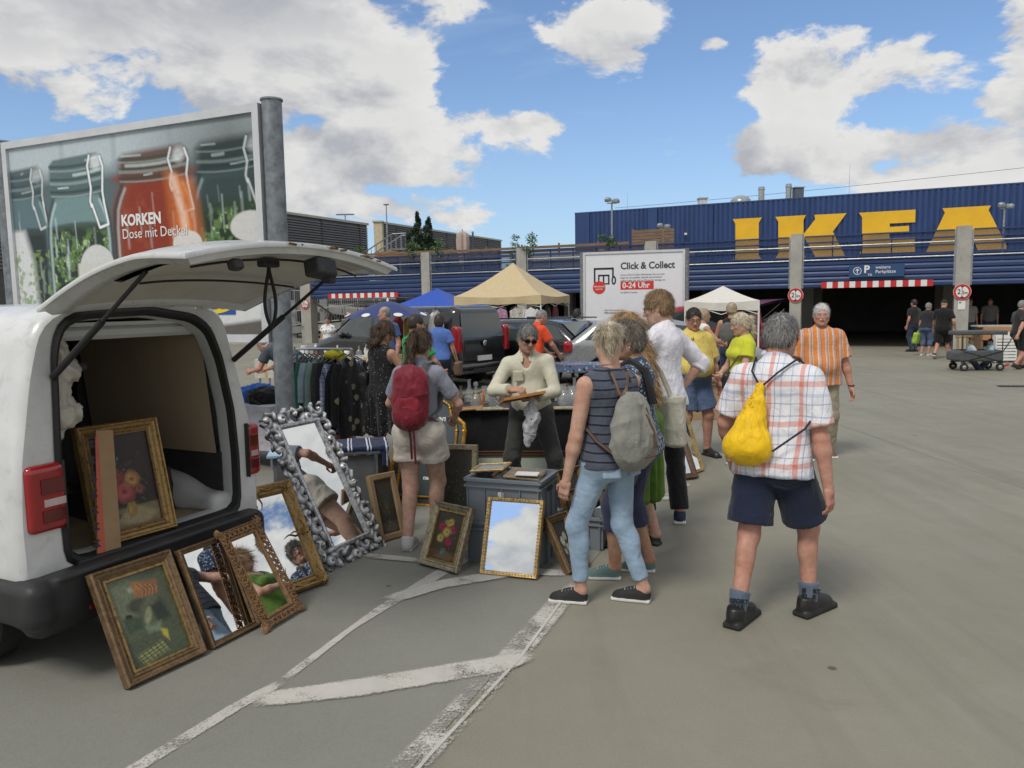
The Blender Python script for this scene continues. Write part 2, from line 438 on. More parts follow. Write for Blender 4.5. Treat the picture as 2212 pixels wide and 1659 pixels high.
def crease(V, amp, freq=9.0, seed=0.0, vert=.5):
 """soft cloth folds as a displacement along the normal"""
 Q = V * np.array((1, 1, vert)) * freq + seed
 wv = np.stack([vnoise(Q * .6 + 3.1), vnoise(Q * .6 + 9.7), vnoise(Q * .6 + 5.3)], -1)
 r1 = 1 - np.abs(2 * vnoise(Q + 1.6 * wv) - 1)
 r2 = 1 - np.abs(2 * vnoise(Q * np.array((1.7, 1.7, 2.4)) + 1.2 * wv + 31) - 1)
 return amp * (r1 ** 2 * .7 + r2 ** 2 * .45 - .35)
# ================================================================== THE SETTING
BO = np.array((15.4, 26.5, 0.0)); BA = np.array((-.9025, .4307, 0.0)); BN = np.array((.4307, .9025, 0.0))
ZU = np.array((0, 0, 1.0))
def B(t, s, z): return BO + BA * t + BN * s + ZU * z       # deck frame: along the parapet (to the left), inwards, up

def ground_material():
 m, t, b = newmat('deck_coating')
 co = t.n('ShaderNodeTexCoord', out=3)
 n_big = t.noise(co, .35, 5, .6); n_mid = t.noise(co, 2.2, 6, .62, .3); n_fine = t.noise(co, 95, 6, .85)
 c = t.mix(t.rng(n_big, .35, .65), (0.216, 0.204, 0.156), (0.263, 0.252, 0.200))
 c = t.mix(t.rng(n_mid, .40, .68, 0, .40), c, (0.184, 0.175, 0.133))
 c = t.mix(t.rng(n_fine, .40, .66, 0, .45), c, (0.329, 0.321, 0.265))
 # long drive marks along the lane
 drv = t.noise(t.v('MULTIPLY', co, (1.6, .12, 1)), 1.6, 4, .6, .4)
 c = t.mix(t.rng(drv, .50, .72, 0, .40), c, (0.161, 0.152, 0.118))
 # chewing gum and oil spots
 vo = t.n('ShaderNodeTexVoronoi', i_Vector=co, i_Scale=1.7, i_Randomness=1.0)
 spot = t.m('MULTIPLY', t.rng(vo, .034, .050, 1, 0), t.rng(t.noise(co, 1.1, 1), .40, .46))
 c = t.mix(t.m('MULTIPLY', spot, .75), c, (.06, .058, .05))
 stain = t.rng(t.noise(co, .9, 6, .7, 1.0), .60, .74, 0, .28, smooth=True)
 c = t.mix(stain, c, (0.129, 0.125, 0.100))
 t.put(b.inputs['Base Color'], c)
 t.put(b.inputs['Roughness'], t.rng(n_mid, .3, .7, .52, .75)); b.inputs['Specular IOR Level'].default_value = .35
 t.put(b.inputs['Normal'], t.n('ShaderNodeBump', i_Strength=.55, i_Distance=.006, i_Height=t.noise(co, 70, 6, .8)))
 return m
def bay_material():
 m, t, b = newmat('bay_coating')
 co = t.n('ShaderNodeTexCoord', out=3)
 n_big = t.noise(co, .5, 5, .6); n_mid = t.noise(co, 2.0, 6, .62, .4); n_fine = t.noise(co, 95, 6, .85)
 c = t.mix(t.rng(n_big, .35, .65), (0.202, 0.200, 0.173), (0.248, 0.246, 0.213))
 c = t.mix(t.rng(n_mid, .45, .7, 0, .40), c, (0.172, 0.170, 0.147))
 c = t.mix(t.rng(n_fine, .40, .66, 0, .42), c, (0.311, 0.307, 0.272))
 vo = t.n('ShaderNodeTexVoronoi', i_Vector=co, i_Scale=1.9, i_Randomness=1.0)
 spot = t.m('MULTIPLY', t.rng(vo, .026, .040, 1, 0), t.rng(t.noise(co, 1.3, 1), .42, .48))
 c = t.mix(t.m('MULTIPLY', spot, .7), c, (.06, .06, .058))
 scr = t.rng(t.noise(t.v('MULTIPLY', co, (6, .5, 1)), 2.2, 5, .7), .60, .75, 0, .2)
 c = t.mix(scr, c, (0.252, 0.252, 0.225))
 t.put(b.inputs['Base Color'], c)
 t.put(b.inputs['Roughness'], t.rng(n_mid, .3, .7, .5, .72)); b.inputs['Specular IOR Level'].default_value = .35
 t.put(b.inputs['Normal'], t.n('ShaderNodeBump', i_Strength=.5, i_Distance=.006, i_Height=t.noise(co, 70, 6, .8)))
 return m
def road_paint(name, wear, col=(.60, .58, .53)):
 m, t, b = newmat(name)
 co = t.n('ShaderNodeTexCoord', out=3)
 c = t.mix(t.rng(t.noise(co, 5, 5, .6), .3, .7), tuple(x * .82 for x in col), col)
 t.put(b.inputs['Base Color'], c); b.inputs['Roughness'].default_value = .7
 a = t.noise(co, 75, 6, .8, .2); a2 = t.noise(co, 3.2, 5, .65)
 keep = t.rng(t.m('ADD', a, t.m('MULTIPLY', t.m('SUBTRACT', a2, .5), 1.1)), wear - .09, wear + .09, 0, .92)
 # brittle edges: fade by the strip's own edge value
 e = t.n('ShaderNodeAttribute', attribute_name='Col', out=0)
 keep = t.m('MULTIPLY', keep, t.rng(t.m('ADD', t.n('ShaderNodeSeparateColor', e, out=0), t.m('MULTIPLY', t.m('SUBTRACT', t.noise(co, 60, 6, .75), .5), 1.3)), .15, .55, 0, 1))
 t.put(b.inputs['Alpha'], keep)
 return m
GM = ground_material(); BM_ = bay_material()
g = MB()
for i in range(24):
 for j in range(24):
  x0, x1 = -300 + 600 * i / 24, -300 + 600 * (i + 1) / 24; y0, y1 = -60 + 600 * j / 24, -60 + 600 * (j + 1) / 24
  g.add([(x0, y0, 0), (x1, y0, 0), (x1, y1, 0), (x0, y1, 0)], [(0, 1, 2, 3)])
tag(g.build('ground', GM), kind='structure')
def sheet(name, poly, z, m, kind='structure', parent=None):
 b = MB(); n = len(poly); b.add([(x, y, z) for x, y in poly], [tuple(range(n))]); o = b.build(name, m, parent)
 return tag(o, kind=kind)
# parking bays to the left of the drive lane
sheet('parking_bay_pavement', [(-1.35, -6), (-1.1, 0.5), (-.42, 2.88), (.38, 4.87), (.95, 6.3), (2.2, 9.6), (4.4, 16.0), (-20, 16.0), (-20, -6)], .004, BM_)
def stripe(name, pts, wd, m, z=.009, parent=None):
 """painted strip along a polyline; Col.r falls to 0 at its edges and ends"""
 P = np.array(pts, float); seg = np.linalg.norm(np.diff(P, axis=0), axis=1).sum(); n = max(8, int(seg / .05))
 d = np.concatenate([[0], np.cumsum(np.linalg.norm(np.diff(P, axis=0), axis=1))])
 u = np.linspace(0, d[-1], n); X = np.interp(u, d, P[:, 0]); Y = np.interp(u, d, P[:, 1])
 W = np.interp(u, d, wd) if not np.isscalar(wd) else np.full(n, wd)
 T = np.stack([np.gradient(X), np.gradient(Y)], 1); T /= np.linalg.norm(T, axis=1)[:, None]; Nn = np.stack([-T[:, 1], T[:, 0]], 1)
 V = []; C = []; k = 7
 for i in range(n):
  for j in range(k):
   s_ = j / (k - 1) - .5; V.append((X[i] + Nn[i, 0] * s_ * W[i], Y[i] + Nn[i, 1] * s_ * W[i], z))
   e = min(1, (0.5 - abs(s_)) * 2 * 2.2) * min(1, min(i, n - 1 - i) / 3); C.append((e, e, e))
 F = [(i * k + j, (i + 1) * k + j, (i + 1) * k + j + 1, i * k + j + 1) for i in range(n - 1) for j in range(k - 1)]
 me = rawmesh(name, V, np.array(F)[:, ::-1], m, np.array(C), smooth=False); o = link(name, me, parent)
 return tag(o, kind='structure')
pw_light = road_paint('worn_white_paint', .355); pw_mid = road_paint('worn_white_paint_half', .49); pw_heavy = road_paint('worn_white_paint_traces', .53)
stripe('lane_marking', [(-1.78, 2.40), (-1.512, 2.911), (-1.283, 3.362), (-1.124, 3.618)], .085, pw_light)
stripe('lane_marking', [(-1.15, 3.58), (-.93, 4.2), (-.80, 4.50), (-.50, 5.10), (-.32, 5.45)], [.07, .05, .09, .13, .13], pw_light)
stripe('diagonal_marking', [(-1.25, 3.40), (-.75, 3.52), (-.10, 3.73), (.10, 3.86)], [.15, .20, .20, .13], pw_light, .012)
stripe('edge_marking', [(-.62, 2.5), (-.40, 2.95), (-.05, 3.75), (.25, 4.50), (.42, 4.87)], [.17, .17, .18, .17, .14], pw_heavy, .010)
stripe('edge_line_marking', [(-.55, 2.45), (-.365, 2.93), (.02, 3.80), (.36, 4.78)], .022, pw_light, .014)
stripe('cross_marking', [(-.82, 4.58), (-.50, 4.86), (.05, 5.10), (.40, 5.02)], [.16, .17, .17, .12], pw_light, .012)
stripe('cross_marking', [(-1.15, 5.50), (-.62, 5.33)], .11, pw_light, .012)
stripe('bay_marking', [(-2.4, 7.55), (-1.65, 8.30), (-.9, 9.05)], .12, pw_light)
stripe('bay_marking', [(1.35, 6.9), (1.75, 7.6)], .12, pw_mid, .009)
stripe('bay_marking', [(-5.5, 15.2), (4.0, 13.0)], .12, pw_light)
ex = MB(); crk = [(4.6, 14.5), (5.0, 2.0)]
pts = []
for (x0, y0), (x1, y1) in zip(crk, crk[1:]):
 for k in range(60):
  f_ = k / 60; pts.append((x0 + (x1 - x0) * f_ + random.uniform(-.012, .012), y0 + (y1 - y0) * f_, .0015))
ex.tube(pts, .004, 4, flat=.2); tag(ex.build('expansion_joint_pavement', mat('joint_filler', (.17, .165, .15), .8)), kind='structure')
# drain cover on the lane
t_ = thing('drain_cover', 'dark slotted drain cover lying flush in the drive lane', 'drain cover', (10.09, 15.41, 0), R(-12))
b = MB(); b.box((0, 0, .004), (.62, .22, .012)); b.build('frame', mat('cast_iron', (.055, .055, .052), .55, .6), t_)
b = MB()
for k in range(7): b.box((-.24 + .08 * k, 0, .014), (.05, .16, .010))
b.build('grille', mat('cast_iron_worn', (.09, .09, .085), .5, .6), t_)

# ------------------------------------------------------------------ parking deck with blue parapet
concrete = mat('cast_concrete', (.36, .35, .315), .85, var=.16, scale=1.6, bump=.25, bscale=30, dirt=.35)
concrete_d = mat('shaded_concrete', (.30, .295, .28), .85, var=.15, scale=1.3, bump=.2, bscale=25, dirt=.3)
blue_sheet = mat('blue_sheet_metal', (.018, .048, .150), .42, .0, var=.20, scale=1.5, spec=.5, dirt=.18, stretch=(1, 1, .25))
blue_dark = mat('blue_slat_paint', (.016, .041, .128), .42, .0, var=.16, scale=1.2, dirt=.12)
blue_pale = mat('sunbleached_blue_sheet', (.060, .098, .175), .5, 0, var=.14, scale=1.2)
zinc = mat('galvanised_steel', (.33, .35, .365), .48, .75, var=.25, scale=9, dirt=.1)
def screen_material():
 m, t, b = newmat('blue_perforated_mesh')
 co = t.n('ShaderNodeTexCoord', out=3)
 t.put(b.inputs['Base Color'], t.mix(t.noise(co, 1.5, 3), (.014, .034, .11), (.022, .050, .145))); b.inputs['Roughness'].default_value = .6
 t.put(b.inputs['Alpha'], t.rng(t.noise(co, .8, 3), .3, .7, .38, .46))
 return m
screen_m = screen_material()
deck = thing('parking_deck', 'blue slatted parapet of the covered parking deck on concrete columns', 'parking deck', tuple(B(12, 0, 0)))
def dpart(mb, name, m, smooth=False):
 o = mb.build(name, m, deck, smooth); o.matrix_parent_inverse = Matrix.Translation(-Vector(deck.location)); return o
def dbox(mb, t0, t1, s0, s1, z0, z1, mi=None):
 F = [(0, 3, 2, 1), (4, 5, 6, 7), (0, 1, 5, 4), (1, 2, 6, 5), (2, 3, 7, 6), (3, 0, 4, 7)]
 return mb.add([B(t0, s0, z0), B(t1, s0, z0), B(t1, s1, z0), B(t0, s1, z0), B(t0, s0, z1), B(t1, s0, z1), B(t1, s1, z1), B(t0, s1, z1)], [tuple(reversed(f)) for f in F], mi)
COLS = [-16.2, -10.8, -5.4, .03, 5.37, 10.83, 16.48, 21.3, 28.3]
CW = [.44, .44, .44, .44, .40, .44, .44, .44, .62]
for t0, cw in zip(COLS, CW):
 b = MB(); top = 4.18 if t0 < 25 else 3.12
 dbox(b, t0 - cw / 2, t0 + cw / 2, -.10, .42, 0, top); dpart(b, 'column', concrete)
 if t0 < 25 and t0 > -6:
  b = MB(); dbox(b, t0 - cw / 2 - .06, t0 - cw / 2, -.03, .12, 2.2, 4.05); dbox(b, t0 + cw / 2, t0 + cw / 2 + .06, -.03, .12, 2.2, 4.05); dpart(b, 'side_rail', zinc)
for i in range(len(COLS) - 1):
 t0, t1 = COLS[i] + CW[i] / 2 + .065, COLS[i + 1] - CW[i + 1] / 2 - .065
 entr = abs(COLS[i] - .03) < .1
 # lower solid slats: trapezoid boards, each a piece
 zs = 2.20; k = 0
 while zs < 3.12:
  b = MB(); zt = zs + .195
  prof = [(-.02, zs), (-.055, zs + .03), (-.055, zs + .125), (-.015, zt - .008), (.03, zt - .008), (.03, zs)]
  b.prism([(p[0], p[1]) for p in prof], t0, t1, ((0, 0, 0), BN, ZU, BA)); b.v[-1] = b.v[-1] + BO
  dpart(b, 'slat', blue_pale if entr and .9 < 1 and zs < 3.0 and k in (0, 1, 2, 3) and False else blue_dark); zs += .20; k += 1
 # upper mesh with slim slats
 b = MB(); dbox(b, t0, t1, .012, .018, 3.22, 4.07); dpart(b, 'mesh_screen', screen_m)
 for zz in (3.30, 3.58, 3.83, 4.06):
  b = MB(); dbox(b, t0, t1, -.045, .006, zz - .025, zz + .025); dpart(b, 'slat', blue_dark)
 for zz, rr in ((3.20, .03), (3.68, .028)):
  b = MB(); b.cyl(B(t0, -.075, zz), B(t1, -.075, zz), rr, n=8); dpart(b, 'rail', zinc, True)
 for q in range(1, 5):
  tt = t0 + (t1 - t0) * q / 5; b = MB(); dbox(b, tt - .02, tt + .02, .02, .055, 3.1, 4.07); dpart(b, 'post', blue_dark)
# the deck slab, the dark level below it
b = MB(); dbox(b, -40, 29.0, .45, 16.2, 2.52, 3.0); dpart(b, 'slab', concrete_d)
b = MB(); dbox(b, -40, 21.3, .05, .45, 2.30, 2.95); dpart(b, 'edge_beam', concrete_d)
dark_wall = mat('dark_render', (.10, .10, .10), .9, var=.2, scale=1.0)  # plain dark grey on the walls under the slab
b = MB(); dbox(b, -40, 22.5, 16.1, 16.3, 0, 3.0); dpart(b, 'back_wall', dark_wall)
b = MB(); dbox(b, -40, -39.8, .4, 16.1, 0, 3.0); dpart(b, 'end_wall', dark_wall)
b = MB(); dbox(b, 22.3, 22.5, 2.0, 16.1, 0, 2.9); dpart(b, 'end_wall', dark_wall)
for t0 in (-10.8, -5.4, .03, 5.37, 10.83, 16.48):
 for s0 in (5.6, 11.0):
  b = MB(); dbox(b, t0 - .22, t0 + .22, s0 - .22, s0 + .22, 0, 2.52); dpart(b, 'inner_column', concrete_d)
# fluorescent tubes under the slab: lit
em, t, bb = newmat('lit_tube'); bb.inputs['Emission Color'].default_value = (1, .95, .82, 1); bb.inputs['Emission Strength'].default_value = 1.6
for ti, (t0, s0) in enumerate([(6.9, 1.2), (8.4, 1.2), (1.0, 2.2), (-1.4, 2.2)]):
 l_ = thing('tube_light', ['lit fluorescent tube under the deck edge behind the white tent', 'lit fluorescent tube nearest the white tent peak', 'lit tube under the deck at the height limit column', 'lit fluorescent tube under the deck near the wagon'][ti], 'tube light', tuple(B(t0, s0, 2.45)), group='tube lights under the deck')
 b = MB(); b.cyl(-BA * .6, BA * .6, .02, n=8); b.build('tube', em, l_, True)
 b = MB(); b.bar(-BA * .64 + ZU * .045, BA * .64 + ZU * .045, .07, .045); b.build('housing', mat('lamp_housing', (.5, .5, .48), .6), l_)

# ------------------------------------------------------------------ big blue store hall behind the deck
hall = thing('store_hall', 'dark blue ribbed store hall with giant yellow letters on its wall', 'building', tuple(B(8, 16, 0)))
def hpart(mb, name, m, smooth=False):
 o = mb.build(name, m, hall, smooth); o.matrix_parent_inverse = Matrix.Translation(-Vector(hall.location)); return o
b = MB(); HT0, HT1, HZ = -22.0, 20.15, 7.40
tt = HT0; V = [];
prof = []
while tt < HT1 - .28:
 prof += [(tt, 16.4), (tt + .07, 16.35), (tt + .19, 16.35), (tt + .26, 16.4)]; tt += .28
prof.append((HT1, 16.4)); n = len(prof)
b.add([B(t0, s0, 2.9) for t0, s0 in prof] + [B(t0, s0, HZ) for t0, s0 in prof], [(i, n + i, n + i + 1, i + 1) for i in range(n - 1)])
hpart(b, 'wall', blue_sheet)
b = MB(); dbox(b, HT1 - .9, HT1 + .03, 16.24, 16.42, 2.9, HZ - .002); hpart(b, 'corner_panel', blue_sheet)
b = MB(); dbox(b, 14.9, 15.5, 16.22, 16.4, 2.9, HZ + .02); hpart(b, 'downpipe_cover', blue_sheet)
b = MB(); dbox(b, HT1, HT1 + .12, 16.4, 40, 2.9, HZ); dbox(b, HT0 - .12, HT0, 16.4, 40, 2.9, HZ); dbox(b, HT0, HT1, 40, 40.1, 2.9, HZ); hpart(b, 'side_wall', blue_sheet)
b = MB(); dbox(b, HT0, HT1 + .12, 16.34, 40.1, HZ, HZ + .07); hpart(b, 'roof', mat('roof_edge', (.03, .06, .15), .5))
for tt in (-16.5, -11, -5.2, 11.6, 17.6): b = MB(); dbox(b, tt, tt + .05, 16.33, 16.36, 2.9, HZ - .01); hpart(b, 'panel_joint', blue_dark)
yel = mat('yellow_sheet_metal', (.75, .43, .012), .45, 0, var=.08, scale=1.2, dirt=.05)
LETTERS = {
 'I': [[(10.451, 6.48), (8.825, 6.475), (8.99, 6.184), (8.96, 4.324), (8.785, 4.107), (10.419, 4.14), (10.27, 4.341), (10.296, 6.2)]],
 'K': [[(8.087, 6.464), (6.458, 6.466), (6.582, 6.192), (6.565, 5.421), (6.54, 4.341), (6.405, 4.1), (8.044, 4.12), (7.892, 4.396), (7.926, 6.18)],
  [(6.565, 5.421), (5.971, 6.2), (6.019, 6.45), (4.372, 6.436), (5.044, 5.476), (4.36, 4.08), (5.889, 4.09), (6.562, 5.308)]],
 'E': [[(3.757, 6.419), (2.232, 6.417), (2.207, 4.2), (3.664, 4.222), (3.538, 4.471), (3.587, 6.167)], [(2.232, 6.417), (1.015, 6.415), (1.011, 5.754), (2.232, 5.76)],
  [(2.226, 5.576), (1.296, 5.588), (1.285, 5.276), (2.217, 5.282)], [(2.207, 4.978), (.994, 4.961), (.969, 4.2), (2.207, 4.2)]],
 'A': [[(-.23, 6.397), (-1.169, 6.397), (-1.169, 5.407), (-.988, 4.819), (-.986, 4.55), (-1.0, 4.167), (.447, 4.164), (-.351, 6.158)],
  [(-1.169, 6.397), (-2.40, 6.398), (-2.301, 6.179), (-3.25, 4.173), (-1.905, 4.169), (-1.772, 4.52), (-1.423, 4.798), (-1.169, 5.407)],
  [(-.988, 4.819), (-1.423, 4.798), (-1.772, 4.52), (-.986, 4.55)]]}
for ch, polys in LETTERS.items():
 b = MB()
 for i, pl in enumerate(polys):
  b.prism([p for p in pl], 16.27 + .001 * i, 16.35, ((0, 0, 0), BA, ZU, BN)); b.v[-1] = b.v[-1] + BO
 o = hpart(b, 'letter', yel); o['label'] = 'yellow letter %s on the blue wall' % ch
roofm = mat('roof_plant_metal', (.42, .43, .43), .4, .6, var=.15)
def rooftop(name, label, cat, fn, t0, s0):
 o = thing(name, label, cat, tuple(B(t0, s0, HZ + .07))); fn(o); return o
def stack(o, h=.95, r=.17):
 b = MB(); b.lathe([(r, 0), (r, h * .78), (r + .03, h * .8), (r + .03, h * .86), (r, h * .88), (r, h)], 16); b.build('pipe', roofm, o, True)
 b = MB(); b.cyl((0, 0, 0), (0, 0, .08), r + .08, n=16); b.build('base', roofm, o)
rooftop('chimney_pipe', 'left one of two steel chimney pipes on the blue hall roof', 'chimney', lambda o: stack(o, .85), 9.0, 17.2)
rooftop('chimney_pipe', 'steel chimney pipe beside the dark vent box on the roof', 'chimney', lambda o: stack(o, .9, .16), 7.5, 17.2)
def ventbox(o):
 b = MB(); b.box((0, 0, .32), (.5, .5, .62), bev=.03); b.build('housing', mat('dark_vent', (.12, .14, .17), .5, .4), o)
 b = MB(); b.box((0, 0, .66), (.6, .6, .05)); b.build('hood', roofm, o)
rooftop('vent_box', 'dark square vent box beside the steel chimney', 'vent', ventbox, 7.0, 17.3)
def ventw(o):
 b = MB(); b.box((0, 0, .2), (.46, .5, .38)); b.build('housing', mat('white_vent', (.6, .6, .58), .5), o)
 b = MB(); b.box((0, 0, .42), (.56, .6, .07)); b.build('hood', roofm, o)
rooftop('vent_box', 'small white vent box on the roof left of the dome', 'vent', ventw, 12.4, 17.2)
def dome(o):
 b = MB(); b.lathe([(.62, 0), (.62, .08), (.56, .22), (.42, .36), (.22, .45), (.0, .48)], 24); b.build('dome', mat('dome_acrylic', (.30, .34, .36), .25, .2), o, True)
 b = MB(); b.lathe([(.70, -.02), (.70, .05), (.60, .06)], 24); b.build('kerb', roofm, o, True)
rooftop('roof_dome', 'round skylight dome on the blue hall roof', 'skylight', dome, 10.2, 17.4)
for ti, (t0, lab) in enumerate([(17.0, 'thin lightning rod near the left end of the hall roof'), (4.3, 'thin lightning rod in the middle of the hall roof')]):
 o = thing('lightning_rod', lab, 'lightning rod', tuple(B(t0, 17, HZ + .07)), group='lightning rods on the roof')
 b = MB(); b.cyl((0, 0, 0), (0, 0, 1.7 if ti else 1.1), .012, .006, n=6); b.build('rod', roofm, o); b = MB(); b.box((0, 0, .03), (.3, .3, .06)); b.build('foot', concrete, o)
o = thing('cable_line', 'thin cable sagging across the hall roof', 'cable', tuple(B(5, 18, HZ + 1)))
pts = [B(18 - 30 * k / 24, 17.6, HZ + .35 + .95 * (k / 24) ** 1.5) - np.array(o.location) for k in range(25)]
b = MB(); b.tube(pts, .011, 5); b.build('cable', mat('cable_black', (.05, .05, .05), .5), o)

# letters' sign on the parapet and red-white height boards
white_p = mat('white_paint', (.72, .72, .70), .45, var=.05, dirt=.08); red_p = mat('red_paint', (.52, .022, .022), .45, var=.1, dirt=.1)
black_p = mat('black_print', (.012, .012, .013), .5, var=.05); navy_p = mat('navy_sign_paint', (.022, .062, .165), .4, var=.06)
def sgn(o_, U=None):                                      # sign frame facing away from the deck (towards the lane)
 return (o_, -BA, ZU, -BN)
s = thing('parking_sign', 'dark blue hanging sign to further parking spaces above the entrance', 'sign', tuple(B(2.69, -.16, 2.77)))
b = MB(); b.prism([(-.885, -.225), (.885, -.225), (.885, .225), (-.885, .225)], 0, .05, ((0, 0, 0), -BA, ZU, -BN)); b.build('board', navy_p, s)
fr = lambda x, y: (np.array(-BA) * x + ZU * y - BN * .055, -BA, ZU, -BN)
text('lettering', 'weitere\nParkplätze', .155, white_p, s, fr(-.03, .06), .001, ext=.001)
text('lettering', 'P', .36, white_p, s, fr(-.40, -.07), .012, ext=.001); text('lettering', 'TG', .10, white_p, s, fr(-.27, -.18), .002, ext=.001)
b = MB(); b.add(*(lambda a: ([fr(-.61, 0)[0] + np.array(-BA) * r_ * math.cos(q) + ZU * r_ * math.sin(q) for r_ in (.115, .135) for q in a], [(i, (i + 1) % 28, 28 + (i + 1) % 28, 28 + i) for i in range(28)]))(np.linspace(0, 2 * math.pi, 28, endpoint=False)))
b.prism([(-.013, -.09), (.013, -.09), (.013, .03), (.05, -.005), (.068, .012), (0, .085), (-.068, .012), (-.05, -.005), (-.013, .03)], 0, .002, fr(-.61, 0)); b.build('arrow', white_p, s)
def barrier(label, t0, t1, zc):
 s = thing('height_bar', label, 'height bar', tuple(B((t0 + t1) / 2, -.17, zc)), group='red and white height bars')
 L = t0 - t1; n = 19; fr_ = ((0, 0, 0), -BA, ZU, -BN)
 for i in range(n):
  b = MB(); x0 = -L / 2 + L * i / n; b.prism([(x0, -.11), (x0 + L / n, -.11), (x0 + L / n, .11), (x0, .11)], 0, .035, fr_)
  b.build('panel', red_p if i % 2 == 0 else white_p, s)
 b = MB(); b.bar(BA * L / 2 * .95 + BN * .03, -BA * L / 2 * .95 + BN * .03, .05); b.build('rail', zinc, s)
barrier('red and white striped height bar under the parking sign', 4.485, .91, 2.295)
barrier('red and white striped height bar above the ramp mouth', 26.8, 22.75, 2.30)
def limit_sign(label, t0, z, r=.27):
 s = thing('height_limit_sign', label, 'traffic sign', tuple(B(t0, -.13, z)), group='round height limit signs')
 for nm, ra, dd, m in (('rim', r, 0, white_p), ('ring', r * .965, .006, red_p), ('face', r * .70, .012, white_p)):
  b = MB(); b.prism([(ra * math.cos(q), ra * math.sin(q)) for q in np.linspace(0, 2 * math.pi, 36, endpoint=False)], dd, dd + .012, ((0, 0, 0), -BA, ZU, -BN)); b.build(nm, m, s)
 for sg in (1, -1):
  b = MB(); b.prism([(-.07, sg * r * .70), (.07, sg * r * .70), (0, sg * r * .52)], .0245, .027, ((0, 0, 0), -BA, ZU, -BN)); b.build('arrow', black_p, s)
 text('lettering', '2', .24, black_p, s, (BA * .15 - ZU * .075 - BN * .026, -BA, ZU, -BN), .004, ext=.001, xs=.9)
 text('lettering', ',2m', .145, black_p, s, (BA * .02 - ZU * .075 - BN * .026, -BA, ZU, -BN), .003, ext=.001, xs=.85)
 b = MB(); b.box((0, 0, 0), (.05, .05, .3)); b.build('bracket', zinc, s)
limit_sign('round 2.2 m height limit sign on the column left of the dark entrance', 5.36, 1.95)
limit_sign('round 2.2 m height limit sign on the column above the folding wagon', .03, 1.965)
limit_sign('round 2.2 m height limit sign on the column beside the ramp', 28.3, 1.955)
s = thing('paper_notice', 'white paper notice taped to the entrance column', 'notice', tuple(B(.03, -.112, 1.52)))
b = MB(); b.prism([(-.11, -.15), (.11, -.15), (.11, .15), (-.11, .15)], 0, .004, ((0, 0, 0), -BA, ZU, -BN)); b.build('sheet', white_p, s)
b = MB(); b.prism([(-.08, .06), (-.01, .06), (-.01, .11), (-.08, .11)], .005, .006, ((0, 0, 0), -BA, ZU, -BN)); b.build('print', mat('grey_print', (.15, .15, .18), .6), s)

# ------------------------------------------------------------------ roof terrace: lamps, planks, tree, parasol
def flood_lamp(label, x, y, ztop, n=2, zb=3.0, r=.05, g_='floodlight masts on the deck'):
 o = thing('floodlight_mast', label, 'floodlight', (x, y, zb), group=g_)
 b = MB(); b.cyl((0, 0, 0), (0, 0, ztop - zb), r, r * .8, n=10); b.build('mast', zinc, o, True)
 for i in range(n):
  sx = (-1) ** i * (.14 + .09 * (i // 2)); b = MB()
  b.lathe([(.05, .09), (.10, .06), (.13, -.02), (.13, -.07), (.0, -.08)], 12, (sx, -.05 - .06 * (i // 2), ztop - zb + .04 + .06 * (i % 2)), rot=rotm(25, sx * 90, 0)); b.build('lamp_head', zinc, o, True)
 b = MB(); b.bar((-.22, 0, ztop - zb - .06), (.22, 0, ztop - zb - .06), .04); b.build('arm', zinc, o)
flood_lamp('floodlight mast standing tall in front of the left blue wall end', 4.69, 36, 6.35, 4)
flood_lamp('short floodlight mast above the wooden terrace screen', 7.83, 40, 5.55, 4)
flood_lamp('floodlight mast in front of the last yellow letter', 21.4, 34, 5.62, 4)
o = thing('security_camera', 'small white security camera on the blue hall wall', 'camera', tuple(B(13.2, 16.2, 5.75)))
b = MB(); b.box((0, -.12, 0), (.12, .3, .12), bev=.02); b.build('body', white_p, o); b = MB(); b.bar((0, .05, .0), (0, .2, .1), .04); b.build('bracket', zinc, o)
wood = mat('weathered_plank', (.20, .125, .070), .8, var=.3, scale=3, stretch=(1, 1, 6), bump=.3, bscale=40)
wood_or = mat('orange_stained_wood', (.36, .14, .045), .6, var=.2, scale=4)
def plank_screen(label, t0, t1, s0, z0, z1, ncap=0):
 o = thing('plank_fence', label, 'fence', tuple(B((t0 + t1) / 2, s0, z0)))
 n = max(2, int(round((z1 - z0) / .14))); c0 = np.array(o.location)
 for i in range(n):
  b = MB(); za = (z1 - z0) * i / n; b.bar(BA * (t0 - t1) / 2 + ZU * (za + .06), BA * (t1 - t0) / 2 + ZU * (za + .06), .03, .115); b.build('plank', wood, o)
 for k in range(int(abs(t0 - t1) / 1.8) + 1):
  tk = (t0 - t1) / 2 - k * 1.8; b = MB(); b.bar(BA * tk + BN * .04, BA * tk + BN * .04 + ZU * (z1 - z0 + .05), .08); b.build('post', wood, o)
plank_screen('low weathered plank fence along the terrace above the blue parapet', 20.8, 12.2, 1.5, 3.9, 4.38)
plank_screen('tall end of plank fence stepping up beside the blue hall', 12.2, 10.4, 2.0, 3.9, 4.85)
plank_screen('weathered plank ledge behind the dark evergreen tree', 27.0, 21.0, 1.8, 3.9, 4.42)
o = thing('closed_parasol', 'closed pale parasol standing on the roof terrace', 'parasol', (-2.5, 41.5, 3.0))
b = MB(); b.cyl((0, 0, 0), (0, 0, 2.75), .03, n=8); b.build('pole', zinc, o)
